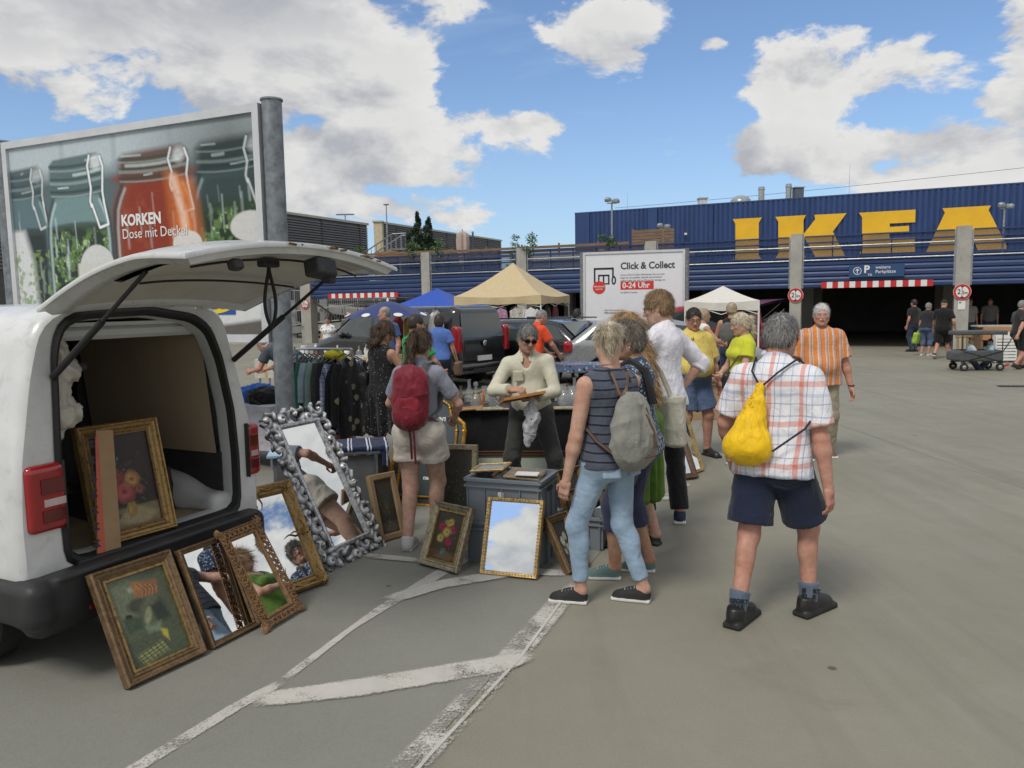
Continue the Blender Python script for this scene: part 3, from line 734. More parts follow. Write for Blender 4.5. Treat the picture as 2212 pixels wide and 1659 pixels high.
b = MB(); b.grid(lambda u, v: ((.10 + .20 * math.sin(v * 2.4) ** .8) * (1 + .22 * math.cos(u * 2 * math.pi * 7)) * math.cos(u * 2 * math.pi) * (1 if v < .96 else .3), (.10 + .2 * math.sin(v * 2.4) ** .8) * (1 + .22 * math.cos(u * 2 * math.pi * 7)) * math.sin(u * 2 * math.pi) * (1 if v < .96 else .3), .9 + 1.75 * v), 42, 14, closed_u=True); b.build('canopy', fabric('parasol_cloth', (.45, .36, .31)), o, True)
o = thing('banner_pole', 'dark flag pole beside the closed parasol', 'pole', (-1.95, 41.5, 3.0)); b = MB(); b.cyl((0, 0, 0), (0, 0, 2.55), .05, n=10); b.build('shaft', mat('dark_flag', (.05, .07, .09), .6), o); b = MB(); b.lathe([(.07, 2.55), (.06, 2.62), (0, 2.64)], 10); b.build('cap', zinc, o)
o = thing('wooden_planter', 'orange wooden box frame above the parapet corner', 'planter', (-6.0, 38.9, 3.9), R(-25))
b = MB()
for x in (-.42, .42): b.box((x, 0, .27), (.10, .25, .56))
b.box((0, 0, .53), (.95, .27, .09)); b.build('frame', wood_or, o); b = MB(); b.box((0, .02, .22), (.75, .18, .42)); b.build('panel', mat('planter_panel', (.45, .40, .33), .7), o)

def leaf_cloud(mb, centers, n, size, rng, mats_n=2, up=.3):
 """many small leaf faces in clumps"""
 V = []; F = []; M_ = []
 for k in range(n):
  c, r_ = centers[rng.integers(len(centers))]
  d = rng.normal(size=3); d /= np.linalg.norm(d); p = np.array(c) + d * np.array(r_) * rng.uniform(.35, 1.05)
  a = rng.normal(size=3); a[2] += up; a /= np.linalg.norm(a); b_ = np.cross(a, rng.normal(size=3)); b_ /= np.linalg.norm(b_) + 1e-9
  s_ = size * rng.uniform(.6, 1.3); i = len(V)
  V += [p - a * s_, p + b_ * s_ * .42, p + a * s_, p - b_ * s_ * .42]; F.append((i, i + 1, i + 2, i + 3)); M_.append(int(rng.integers(mats_n)))
 n0 = mb.n; mb.v.append(np.array(V)); mb.f += [tuple(x + n0 for x in f) for f in F]; mb.mi += M_; mb.n += len(V)
leafm = [mat('evergreen_leaf', (.022, .045, .026), .6, var=.35, scale=3), mat('evergreen_leaf_light', (.040, .072, .036), .6, var=.3, scale=3)]
bark = mat('bark', (.09, .07, .05), .9, var=.3, scale=8, bump=.5)
rng = np.random.default_rng(3)
o = thing('evergreen_tree', 'dark upright evergreen tree standing above the blue parapet', 'tree', (-4.75, 42.3, 3.0))
b = MB(); b.tube([(0, 0, 0), (.04, 0, 1.0), (0, .03, 2.6)], [.12, .09, .03], 8)
for q in ((-.6, 0, 2.6), (.45, .1, 2.9), (-.2, .1, 3.4)): b.tube([(0, 0, .8), (q[0] * .6, q[1], 1.5), q], [.06, .04, .015], 6)
b.build('trunk', bark, o, True)
cs = []
for (cx_, h0, h1, rr) in ((-.18, .9, 3.62, .36), (.36, .9, 3.42, .36), (-.68, .9, 2.75, .32), (.72, .9, 2.1, .28), (0, .7, 2.4, .62)):
 z_ = h0
 while z_ < h1:
  f_ = (z_ - h0) / (h1 - h0); r2 = rr * (1 - .75 * f_ ** 1.6) * rng.uniform(.75, 1.1)
  cs.append(((cx_ + rng.normal() * .07, rng.normal() * .12, z_), (r2, r2, .22))); z_ += .15
b = MB(); leaf_cloud(b, cs, 15000, .072, rng); b.build('crown', leafm, o)
vine_m = [mat('vine_leaf', (.05, .11, .035), .6, var=.3), mat('vine_leaf_light', (.10, .17, .06), .6, var=.3)]
VL = ['leafy climbing plant on the parapet column beside the tree', 'climbing plant with pale blossoms right of the evergreen tree', 'leafy climbing plant left on the column behind the beige tent', 'climbing plant right on the column behind the beige tent', 'small green plant beside the orange wooden frame', 'small green plant beside the tall end of the plank fence']
for i, (t0, zt, zl) in enumerate([(22.0, 4.62, 4.0), (20.7, 4.66, 4.0), (16.95, 4.62, 3.4), (16.0, 4.66, 4.0), (24.9, 4.5, 4.0), (12.6, 4.45, 4.1)]):
 o = thing('climbing_plant', VL[i], 'plant', tuple(B(t0, -.05, zl - .1)), group='climbing plants on the parapet')
 b = MB(); b.tube([(0, .2, -.6), (.05, .12, 0), (0, .1, zt - zl)], [.02, .015, .005], 5); b.build('stem', bark, o)
 b = MB(); leaf_cloud(b, [((rng.normal() * .12, .05, z_ + .1), (.24, .16, .14)) for z_ in np.linspace(0, zt - zl, 5)], 320, .055, rng); b.build('foliage', vine_m, o)
for lab, t0, s0, z0, sc_ in (('curved grey roof vent pipe beside the blue hall', 17.6, 13, 4.6, 1.0), ('small grey roof vent on the flat terrace roof', 20.6, 13, 4.45, .62)):
 o = thing('roof_vent', lab, 'vent', tuple(B(t0, s0, z0 - .3)))
 b = MB(); b.tube([(0, 0, -.3), (0, 0, .35 * sc_), (.06 * sc_, 0, .5 * sc_), (.2 * sc_, 0, .56 * sc_), (.3 * sc_, 0, .45 * sc_)], .17 * sc_, 12); b.build('duct', roofm, o, True)
 b = MB(); b.box((0, 0, -.2), (.5, .5, .1)); b.build('base', roofm, o)
o = thing('terrace_roof', 'long flat pale roof of the terrace cafe behind the fence', 'building', tuple(B(18, 13, 3.0)))
b = MB(); b.prism([(-5.4, 0), (5.0, 0), (5.0, 1.35), (-5.4, 1.35)], 0, 2.0, ((0, 0, 0), BA, ZU, BN)); b.build('wall', mat('terrace_render', (.30, .29, .26), .8), o)
b = MB(); b.prism([(-5.6, 1.353), (5.2, 1.353), (5.2, 1.62), (-5.6, 1.62)], -.3, 2.2, ((0, 0, 0), BA, ZU, BN)); b.build('roof', mat('pale_fascia', (.47, .46, .42), .7), o)

# ------------------------------------------------------------------ grey louvred hall on the left with ramp and stairs
louvre_m = mat('grey_louvre_metal', (.155, .160, .165), .5, .3, var=.12, scale=1.0); louvre_b = mat('grey_backing', (.075, .078, .080), .7)
cap_m = mat('pale_coping', (.42, .41, .38), .6)
def louvre_wall(name, label, p0, p1, z0, z1, step=.17, group=None):
 o = thing(name, label, 'building', (*p0, 0)); p0 = np.array((*p0, 0.)); p1 = np.array((*p1, 0.)); d = p1 - p0; L = np.linalg.norm(d); d /= L
 n = np.array((d[1], -d[0], 0))
 if n @ (-p0) < 0: n = -n
 fr_ = ((0, 0, 0), d, ZU, n)
 b = MB(); b.prism([(0, 0), (L, 0), (L, z1), (0, z1)], -.3, 0, fr_); b.build('wall', louvre_b, o)
 k = z0 + .05
 while k < z1 - .1:
  b = MB(); b.prism([(.012, k), (.09, k - .055), (.09, k - .035), (.012, k + .075)], 0, L, ((0, 0, 0), n, ZU, d)); b.build('slat', louvre_m, o); k += step
 q = 2.2
 while q < L:
  b = MB(); b.prism([(q - .04, z0), (q + .04, z0), (q + .04, z1), (q - .04, z1)], .005, .11, fr_); b.build('post', louvre_b, o); q += 4.4
 b = MB(); b.prism([(-.1, z1), (L + .1, z1), (L + .1, z1 + .16), (-.1, z1 + .16)], -.35, .13, fr_); b.build('coping', cap_m, o)
 return o
louvre_wall('louvred_hall', 'long grey louvred hall rising behind the jar billboard', (-23.6, 33.3), (-10.9, 60.0), 3.7, 7.9)
louvre_wall('louvred_ramp_wall', 'farther grey louvred wall with pale end behind the tree', (-10.9, 67), (-1.0, 88), 5.5, 8.75)
o = thing('wall_end_pier', 'pale rendered pier at the end of the farther grey wall', 'pier', (-11.1, 66.6, 0)); b = MB(); b.box((0, 0, 4.4), (.7, .8, 8.8)); b.build('shaft', mat('cream_render', (.55, .47, .33), .8), o); b = MB(); b.box((0, 0, 8.85), (.9, 1.0, .12)); b.build('cap', cap_m, o)
def street_light(lab, x, y, zt, zb, dbl):
 o = thing('street_light', lab, 'street light', (x, y, zb)); b = MB(); b.cyl((0, 0, 0), (0, 0, zt - zb), .07, .05, n=8); b.build('mast', zinc, o)
 b = MB(); b.box((0, 0, zt - zb), (1.6 if dbl else .45, .25, .10), bev=.03); b.build('lamp_head', mat('lamp_grey', (.2, .2, .21), .5), o)
street_light('double-armed street light above the grey louvred hall', -14.6, 70, 9.9, 4.0, True)
street_light('single street light at the pale end of the ramp wall', -10.3, 66, 10.2, 4.0, False)
# stair and its railing beside the hall
o = thing('steel_stair', 'steel stair with railings between the two grey walls', 'stairs', (-9.3, 58.0, 4.6), R(-20))
for k in range(7):
 b = MB(); b.box((k * .30 - 1.0, 0, .2 + k * .17), (.32, 1.4, .05)); b.build('step', zinc, o)
for sy in (-.72, .72):
 b = MB(); b.bar((-1.2, sy, .05), (1.1, sy, 1.3), .06, .2); b.build('stringer', zinc, o)
 b = MB(); b.tube([(-1.2, sy, 1.15), (1.1, sy, 2.35), (3.6, sy, 2.35)], .045, 6)
 for k in range(12):
  x = -1.1 + k * .42; zz = .1 + min(1.2, (x + 1.1) * .55); b.cyl((x, sy, zz), (x, sy, zz + 1.12), .025, n=5)
 b.build('railing', zinc, o)
b = MB(); b.box((2.4, 0, 1.25), (2.8, 1.5, .1)); b.build('landing', zinc, o)
for sx in (1.3, 3.6):
 b = MB(); b.cyl((sx, 0, -1.6), (sx, 0, 1.2), .08, n=8); b.build('post', zinc, o)
# ramp seen below the parapet
ramp_c = mat('ramp_concrete', (.27, .265, .25), .85, var=.2, scale=1.2, dirt=.3)
o = thing('car_ramp', 'concrete car ramp with metal railing under the parapet end', 'ramp', (-12, 45, 0))
def rp(t0, s0, z0): return B(t0, s0, z0) - np.array(o.location)
for nm, t0, t1, za, zb_, s0, th in (('slab', 36.0, 21.6, .45, 1.55, 4.6, .38), ('slab', 40.0, 27.5, 2.25, 1.15, 9.0, .38)):
 b = MB(); b.add([rp(t0, s0, za), rp(t1, s0, zb_), rp(t1, s0 + 3, zb_), rp(t0, s0 + 3, za), rp(t0, s0, za - th), rp(t1, s0, zb_ - th), rp(t1, s0 + 3, zb_ - th), rp(t0, s0 + 3, za - th)], [(0, 1, 2, 3), (4, 7, 6, 5), (0, 4, 5, 1), (1, 5, 6, 2), (2, 6, 7, 3), (3, 7, 4, 0)]); b.build(nm, ramp_c, o)
 for k in range(10):
  f_ = (k + .5) / 10; tk = t0 + (t1 - t0) * f_; zk = za + (zb_ - za) * f_; b = MB(); b.bar(rp(tk, s0 - .03, zk - .2), rp(tk, s0 - .03, zk + .92), .07); b.build('post', zinc, o)
 b = MB()
 for hh in (.9, .12): b.bar(rp(t0, s0 - .03, za + hh), rp(t1, s0 - .03, zb_ + hh), .06)
 nb = 80
 for k in range(nb):
  f_ = k / nb; tk = t0 + (t1 - t0) * f_; zk = za + (zb_ - za) * f_; b.cyl(rp(tk, s0 - .03, zk + .12), rp(tk, s0 - .03, zk + .9), .012, n=4)
 b.build('railing', mat('pale_railing', (.45, .45, .44), .5, .3), o)
b = MB(); b.add([rp(44, 12.5, 0), rp(20, 12.5, 0), rp(20, 12.5, 3.2), rp(44, 12.5, 3.2)], [(0, 1, 2, 3)]); b.build('rear_wall', mat('ramp_back_wall', (.16, .16, .155), .9, var=.2), o)
for k in range(8):
 b = MB(); b.bar(rp(44, 12.42, .25 + .33 * k), rp(20, 12.42, .25 + .33 * k), .05, .16); b.build('slat', louvre_m, o)
for t0, s0 in ((31.2, 4.9), (33.5, 4.9), (26.0, 4.9), (30.2, 9.2), (35.5, 1.0)):
 b = MB(); b.bar(rp(t0, s0, 0), rp(t0, s0, 2.2), .42); b.build('column', ramp_c, o)
b = MB(); b.bar(rp(27.8, -.1, 2.05), rp(24.6, -.1, .25), .07); b.build('brace', mat('dark_steel', (.05, .05, .052), .5, .4), o)
# ground level railing left of the ramp
o = thing('bike_railing', 'grey vertical bar railing beside the ramp column', 'railing', tuple(B(31.5, -.3, 0)))
b = MB()
for hh in (.1, 1.05): b.bar(BA * -3.0 + ZU * hh, BA * 4.0 + ZU * hh, .05)
b.build('rail', zinc, o); b = MB()
for k in range(56): b.cyl(BA * (-3.0 + k * .125) + ZU * .1, BA * (-3.0 + k * .125) + ZU * 1.05, .012, n=4)
b.build('bars', zinc, o)
# distant rim of the deck so the ground never ends in nothing
o = thing('low_wall', 'low pale concrete rim wall at the foot of the ramp', 'wall', tuple(B(33, -1.2, 0)))
b = MB(); b.bar(BA * -3 + ZU * .16, BA * 6 + ZU * .16, .3, .32); b.build('rim', concrete, o); b = MB(); b.bar(BA * -3 + ZU * .34, BA * 6 + ZU * .34, .36, .05); b.build('coping', cap_m, o)
# ================================================================== OBJECTS: signs
class Canvas:
 """a little painter that fills a grid of colours (flat print and paintings)"""
 def __init__(s, nx, ny, asp, seed=0):
  s.nx, s.ny = nx, ny; s.asp = asp
  s.U, s.V = np.meshgrid(np.linspace(0, 1, nx), np.linspace(0, 1, ny)); s.X = s.U * asp
  s.C = np.zeros((ny, nx, 3)); s.seed = seed
 def nz(s, f, o=3, ax=1.0, ay=1.0, k=0): return fbmn(np.stack([s.X * f * ax, s.V * f * ay, np.full_like(s.X, s.seed + k * 7.7)], -1), o)
 def fill(s, a, b=None):
  f = s.V[..., None]; s.C[:] = np.array(a) * (1 - f) + np.array(b if b is not None else a) * f
 def put(s, m, col, al=1.0):
  m = np.clip(m * al, 0, 1)[..., None]; s.C = s.C * (1 - m) + np.array(col) * m
 def blob(s, u, v, ru, rv, col, soft=.25, ang=0, al=1.0, rag=0.0):
  x = (s.U - u) * s.asp; y = s.V - v; c_, s_ = math.cos(R(ang)), math.sin(R(ang)); a = (x * c_ + y * s_) / (ru * s.asp); b_ = (-x * s_ + y * c_) / rv
  d = np.sqrt(a * a + b_ * b_)
  if rag: d = d + rag * (s.nz(14, 3, k=u * 31 + v * 17) - .5)
  s.put(np.clip((1 - d) / soft + .5, 0, 1), col, al)
 def rect(s, u0, v0, u1, v1, col, soft=.01, al=1.0):
  m = np.clip((s.U - u0) / soft + .5, 0, 1) * np.clip((u1 - s.U) / soft + .5, 0, 1) * np.clip((s.V - v0) / soft + .5, 0, 1) * np.clip((v1 - s.V) / soft + .5, 0, 1); s.put(m, col, al)
 def poly(s, pts, col, soft=.02, al=1.0):
  d = np.full_like(s.U, 1e9); n = len(pts); ins = np.zeros(s.U.shape, bool)
  for i in range(n):
   (x0, y0), (x1, y1) = pts[i], pts[(i + 1) % n]; ex, ey = x1 - x0, y1 - y0
   t = np.clip(((s.U - x0) * ex + (s.V - y0) * ey) / (ex * ex + ey * ey + 1e-12), 0, 1)
   d = np.minimum(d, np.hypot(s.U - x0 - t * ex, s.V - y0 - t * ey))
   cr = ((y0 > s.V) != (y1 > s.V)) & (s.U < (x1 - x0) * (s.V - y0) / (y1 - y0 + 1e-12) + x0); ins ^= cr
  s.put(np.clip(np.where(ins, d, -d) / soft + .5, 0, 1), col, al)
 def stroke(s, pts, wd, col, al=1.0, soft=.6):
  d = np.full_like(s.U, 1e9)
  for (x0, y0), (x1, y1) in zip(pts, pts[1:]):
   ex, ey = (x1 - x0) * s.asp, y1 - y0; t = np.clip((((s.U - x0) * s.asp) * ex + (s.V - y0) * ey) / (ex * ex + ey * ey + 1e-12), 0, 1)
   d = np.minimum(d, np.hypot((s.U - x0) * s.asp - t * ex, s.V - y0 - t * ey))
  s.put(np.clip((wd - d) / (wd * soft) + .5, 0, 1), col, al)
 def rose(s, u, v, r, col, k=0):
  s.blob(u, v, r / s.asp, r * .92, tuple(c * .55 for c in col), .3, rag=.7)
  for i in range(16):
   a = i * 2.4 + k; q = r * (.75 - .042 * i); f = .65 + .55 * ((i * 37 + k * 11) % 10) / 10
   s.blob(u + q * .75 * math.cos(a) / s.asp, v + q * .7 * math.sin(a), r * .40 / s.asp, r * .23, tuple(min(1, c * f) for c in col), .7, math.degrees(a) + 80, .75)
  s.blob(u, v, r * .25 / s.asp, r * .2, tuple(c * .4 for c in col), .8)
 def mesh(s, name, m, fr, w, h):
  o, U, V_, W = (np.asarray(q, float) for q in fr)
  P_ = o + (s.U.reshape(-1, 1) * w) * U + ((1 - s.V.reshape(-1, 1)) * h) * V_ + .0 * W
  i = np.arange(s.nx * s.ny).reshape(s.ny, s.nx)
  F = np.stack([i[:-1, :-1].ravel(), i[1:, :-1].ravel(), i[1:, 1:].ravel(), i[:-1, 1:].ravel()], 1)
  return rawmesh(name, P_, F, m, s.C.reshape(-1, 3), smooth=False)
print_m = paintmat('printed_poster', .35, spec=.3); canvas_m = paintmat('oil_on_canvas', .42, bump=.5); gloss_m = paintmat('glazed_print', .15, coat=.5)
alu = mat('brushed_aluminium', (.62, .63, .64), .45, .4, var=.06, dirt=.08)
galv_post = mat('mottled_galvanised_post', (.215, .235, .25), .50, .55, var=.34, scale=11, dirt=.12)
blue_logo = mat('logo_blue', (.012, .075, .36), .4, var=.04); yellow_logo = mat('logo_yellow', (.80, .60, .015), .4, var=.04)
grey_txt = mat('dark_grey_print', (.05, .055, .065), .5, var=.05)
def post(parent, p, r, h, slot=None):
 b = MB(); p = np.array((*p, 0.)); b.cyl(p, p + ZU * h, r, n=20); b.lathe([(r + .012, h - .004), (r + .012, h + .012), (0, h + .02)], 20, p)
 b.build('post', galv_post, parent, True)
 b = MB(); b.box(p + ZU * .012, (r * 4, r * 4, .02)); b.build('foot_plate', zinc, parent)
def logo(parent, o_, U, W, wd, hg, d=.004):
 o_ = np.asarray(o_, float); q = lambda du, dv, dw: o_ + U * du + ZU * dv + W * dw
 b = MB(); b.prism([(0, 0), (wd, 0), (wd, hg), (0, hg)], 0, d, (o_, U, ZU, W)); b.build('logo_field', blue_logo, parent)
 b = MB(); b.prism([(wd / 2 + wd * .48 * math.cos(a), hg / 2 + hg * .47 * math.sin(a)) for a in np.linspace(0, 2 * math.pi, 40, endpoint=False)], d, d + .002, (o_, U, ZU, W)); b.build('logo_ellipse', yellow_logo, parent)
 text('logo_lettering', 'IKEA', hg * .62, blue_logo, parent, (q(wd / 2, hg * .28, d + .004), U, ZU, W), hg * .022, 'CENTER', .001, xs=1.16)
def sign_board(name, label, A, Bp, z0, z1, post_r, post_h, off):
 A = np.array((*A, 0.)); Bp = np.array((*Bp, 0.)); U = Bp - A; L = np.linalg.norm(U); U /= L; W = np.array((U[1], -U[0], 0))
 o = thing(name, label, 'billboard', tuple((A + Bp) / 2)); c0 = (A + Bp) / 2
 a = A - c0; bb_ = Bp - c0; t = .075
 b = MB()
 for (u0, u1, v0, v1) in ((-t, L + t, z1, z1 + t), (-t, L + t, z0 - t, z0), (-t, 0, z0, z1), (L, L + t, z0, z1)):
  b.prism([(u0, v0), (u1, v0), (u1, v1), (u0, v1)], -.10, .035, (a, U, ZU, W))
 b.build('frame', alu, o)
 b = MB(); b.prism([(0, z0), (L, z0), (L, z1), (0, z1)], -.09, -.004, (a, U, ZU, W)); b.build('backing', alu, o)
 post(o, tuple((a - U * off - W * .05)[:2]), post_r, post_h); post(o, tuple((bb_ + U * off - W * .05)[:2]), post_r, post_h)
 for e, sg in ((a, -1), (bb_, 1)):
  for zz in (z0 + .12, z1 - .25):
   b = MB(); b.bar(e + U * sg * t * .5 + ZU * zz - W * .05, e + U * sg * (off) + ZU * zz - W * .05, .06, .09); b.build('bracket', mat('dark_bracket', (.09, .09, .09), .5, .4), o)
 return o, a, U, W, L
# jar poster billboard
o, a, U, W, L = sign_board('jar_billboard', 'large billboard photo of preserving jars on galvanised posts behind the van', (-5.60, 8.9), (-2.36, 7.42), 1.56, 3.62, .092, 3.72, .17)
cv_ = Canvas(330, 210, 3.56 / 2.06, 4)
cv_.fill((.46, .53, .56), (.46, .54, .56))
cv_.rect(.72, -.1, 1.1, .4, (.10, .115, .11), .4, .85)
for u in (.24, .465, .69): cv_.rect(u, -.1, u + .012, .17, (.27, .33, .36), .02, .7)
nzv = cv_.nz(7, 4, 1.0, .5); fog = np.clip((cv_.V - .12) / .1, 0, 1)
cv_.put(fog * .9, (.055, .095, .10))
def jar(u0, u1, vl0, vl1, v1, glass, fillc, vf, hl=1.0, herb=False, blur=.02):
 """one preserving jar: domed lid, ringed neck, round shoulders, contents, wire clip"""
 w_ = u1 - u0; uc = (u0 + u1) / 2; X = lambda f: uc + f * w_; r_ = np.random.default_rng(int(u0 * 900) + 99)
 sh = [(.42, vl1), (.44, vl1 + .03), (.50, vl1 + .075), (.55, vl1 + .13), (.57, vl1 + .22), (.57, v1)]; body = [(X(-f), v) for f, v in sh] + [(X(f), v) for f, v in reversed(sh)]
 cv_.poly(body, glass, blur * 2)
 if fillc:
  ff = [(f, v) for f, v in sh if v > vf]; cv_.poly([(X(-.50), vf)] + [(X(-f * .94), v) for f, v in ff] + [(X(f * .94), v) for f, v in reversed(ff)] + [(X(.50), vf)], fillc, blur * 2.5, .96); cv_.blob(uc, vf, .48 * w_, .022, tuple(min(1, c * 1.6) for c in fillc), .5, 0, .7)
 if herb:
  n_ = cv_.nz(38, 3, k=3); m_ = np.clip((n_ - .47) * 9, 0, 1) * (cv_.U > u0) * (cv_.U < u1) * np.clip((cv_.V - vf) / .05, 0, 1); cv_.put(m_ * .8, (.13, .23, .07)); cv_.put(np.clip((cv_.nz(60, 2, k=9) - .60) * 9, 0, 1) * m_, (.40, .52, .28))
 for sx in (-1, 1): cv_.stroke([(X(sx * f), v) for f, v in sh], .012, (.02, .035, .035), .75, 1.6); cv_.stroke([(X(sx * (f - .05)), v) for f, v in sh[1:]], .008, (.62, .76, .78), .55 * hl, 1.6)
 cv_.poly([(X(-.46), vl0 + .025), (X(-.38), vl0), (X(.38), vl0 - .012), (X(.47), vl0 + .02), (X(.47), vl1), (X(-.46), vl1)], tuple(.5 * x for x in glass), blur, .92)
 for k in range(9):
  vv = vl0 + (vl1 - vl0) * (k + .4) / 9; c_ = ((.60, .72, .70), (.02, .045, .042), (.30, .40, .38))[k % 3]; x0, x1 = sorted(r_.uniform(-.45, .45, 2)) if k % 3 == 0 else (-.45, .46)
  cv_.stroke([(X(x0 + (x1 - x0) * q / 8), vv + .014 * math.sin(math.pi * ((x0 + (x1 - x0) * q / 8) + .5)) - .004 * q / 8) for q in range(9)], .0045 + .003 * (k % 2), c_, .7 * hl, 1.0)
 for k in range(9):
  f, va = r_.uniform(-.45, .5), r_.uniform(vl1 + .05, max(vl1 + .06, v1 - .2)); cv_.stroke([(X(f), va), (X(f + .012), va + r_.uniform(.04, .16))], r_.uniform(.003, .009), (.72, .84, .86), r_.uniform(.2, .6) * hl, 1.4)
 for wd, c_, al_ in ((.012, (.03, .045, .045), .7), (.0065, (.84, .88, .88), 1.0)):
  for pts in ([(.26, vl0), (.22, vl0 + .05), (.26, vl1 - .03), (.23, vl1 + .03), (.25, vl1 + .06)], [(.44, vl0 + .01), (.48, vl0 + .06), (.45, vl1 - .01), (.47, vl1 + .05)], [(.26, vl1 + .05), (.37, vl1 + .17), (.52, vl1 + .155), (.46, vl1 + .03)]): cv_.stroke([(X(f), v) for f, v in pts], wd, c_, al_ * hl, .8)
 cv_.blob(X(.36), vl0 + .035, .022, .035, (.80, .85, .85), .8, al=.7 * hl)
jar(-.06, .155, .12, .27, 1.0, (.10, .17, .185), (.018, .026, .026), .45, .6)
jar(.78, 1.03, .10, .24, .60, (.035, .060, .058), (.016, .034, .014), .40, .55, True, .04)
jar(.475, .765, .105, .245, .70, (.22, .10, .06), (.24, .030, .010), .22, .8, False, .03)
cv_.poly([(.68, .22), (.765, .27), (.79, .60), (.70, .60)], (.68, .20, .030), .06, .9)
cv_.stroke([(.70, .25), (.73, .42), (.74, .58)], .022, (.80, .60, .48), .75, 1.5); cv_.put(np.clip((cv_.nz(25, 3, k=5) - .5) * 4, 0, 1) * (cv_.U > .49) * (cv_.U < .75) * (cv_.V > .3) * (cv_.V < .65), (.35, .09, .035), .5)
jar(.175, .425, .09, .285, .80, (.17, .27, .275), (.016, .030, .016), .44, 1.0, True, .012)
cv_.poly([(-.02, .44), (.05, .44), (.085, .62), (.10, 1.02), (-.02, 1.02)], (.62, .64, .64), .03)
cv_.put(np.clip((cv_.nz(40, 3, k=7) - .5) * 6, 0, 1) * (cv_.U < .16) * (cv_.V > .55), (.20, .30, .10), .8)
cv_.blob(.37, .66, .075, .12, (.60, .61, .59), .05); cv_.rect(.285, .63, .48, 1.1, (.58, .58, .53), .01)
cv_.blob(.74, .56, .055, .06, (.66, .64, .60), .08); cv_.blob(.97, .50, .07, .07, (.60, .60, .57), .1)
cv_.rect(.44, .66, 1.02, 1.1, (.66, .67, .66), .02); cv_.blob(.86, .75, .08, .035, (.20, .26, .07), .9, -15, .8)
cv_.poly([(.6, 1.0), (1.0, .93), (1.0, 1.05), (.6, 1.05)], (.12, .11, .10), .02)
link('poster', cv_.mesh('poster', print_m, (a + ZU * 1.56 + W * .004, U, ZU, W), L, 2.06), o)
F_ = lambda u, v: (a + U * L * u + ZU * (1.56 + 2.06 * (1 - v)) + W * .008, U, ZU, W)
text('lettering', 'KORKEN', .155, white_p, o, F_(.485, .455), .006, ext=.001, xs=.92); text('lettering', 'Dose mit Deckel', .145, white_p, o, F_(.485, .52), 0.0, ext=.001, xs=.93)
logo(o, F_(.735, .905)[0], U, W, .60, .20)
# click & collect sign
o, a, U, W, L = sign_board('collect_sign', 'white sign about order pickup on two posts in front of the blue deck', (2.44, 25.35), (5.38, 24.35), 1.24, 3.34, .075, 3.42, .12)
b = MB(); b.prism([(0, 1.24), (L, 1.24), (L, 3.34), (0, 3.34)], 0, .004, (a, U, ZU, W)); b.build('poster', mat('white_poster', (.70, .72, .75), .35, var=.03), o)
F_ = lambda u, v: (a + U * L * u + ZU * (1.24 + 2.10 * (1 - v)) + W * .007, U, ZU, W)
text('lettering', 'Click & Collect', .30, grey_txt, o, F_(.37, .235), .009, ext=.001, xs=.92)
for k, ln in enumerate(('Unsere Click & Collect Abholstation hat nun noch', 'länger für dich geöffnet. Bestelle deinen Einkauf', 'einfach online und hole ihn Montag bis Samstag von')): text('lettering', ln, .083, grey_txt, o, F_(.37, .335 + .043 * k), 0, ext=.001, xs=.82)
red_s = mat('sign_red', (.60, .035, .030), .4, var=.05)
b = MB(); b.prism([(0, 0), (.34 * L, 0), (.34 * L, .255), (0, .255)], 0, .003, F_(.37, .545)); b.build('banner', red_s, o)
q = F_(.39, .52); text('lettering', '0-24 Uhr', .25, white_p, o, (q[0] + W * .006, *q[1:]), .007, ext=.001, xs=.94)
text('lettering', 'bei IKEA Dresden', .075, grey_txt, o, F_(.37, .60), 0, ext=.001)
b = MB(); b.prism([(.205 * math.cos(t_), .205 * math.sin(t_)) for t_ in np.linspace(0, 2 * math.pi, 36, endpoint=False)], .005, .008, F_(.145, .505)); b.build('badge', red_s, o)
for k, ln in enumerate(('Abholbereit', 'nach 2h')): q = F_(.145, .50 + .04 * k); text('lettering', ln, .075, white_p, o, (q[0] + W * .010, *q[1:]), .001, 'CENTER', .001)
b = MB(); tk = .05
for (u0, v0, u1, v1) in ((.09, .205, .30, .235), (.09, .205, .107, .44), (.283, .205, .30, .36), (.135, .31, .255, .335), (.135, .31, .150, .46), (.24, .31, .255, .46), (.135, .44, .255, .46), (.185, .33, .2, .44)):
 b.prism([(L * u0, 2.10 * (1 - v1)), (L * u1, 2.10 * (1 - v1)), (L * u1, 2.10 * (1 - v0)), (L * u0, 2.10 * (1 - v0))], .0, .003, (a + ZU * 1.24 + W * .005, U, ZU, W))
ring = np.linspace(0, 2 * math.pi, 24, endpoint=False); pr = [(L * .30 + .075 * math.cos(t_), 2.10 * .60 + .14 * math.sin(t_)) for t_ in ring]; pi_ = [(L * .30 + .03 * math.cos(t_), 2.10 * .60 + .085 * math.sin(t_)) for t_ in ring]
b.add([a + ZU * 1.24 + W * .009 + U * x + ZU * y for x, y in pr + pi_], [(i, (i + 1) % 24, 24 + (i + 1) % 24, 24 + i) for i in range(24)])
b.build('pictogram', black_p, o)
text('lettering', 'Mehr Informationen unter', .07, grey_txt, o, F_(.20, .865), 0, ext=.001, xs=.9); text('lettering', 'IKEA.de/Dresden', .075, grey_txt, o, F_(.20, .905), .002, ext=.001, xs=.9)
logo(o, F_(.75, .895)[0], U, W, .45, .185)

# ================================================================== white panel van with raised tailgate
VO = np.array((-2.26, 3.62, 0.)); VR = np.array((.436, .90, 0.)); VD = np.array((-.90, .436, 0.))
van = thing('panel_van', 'dented white panel van with its tailgate raised and empty load bay', 'van', tuple(VO), math.atan2(.90, .436))
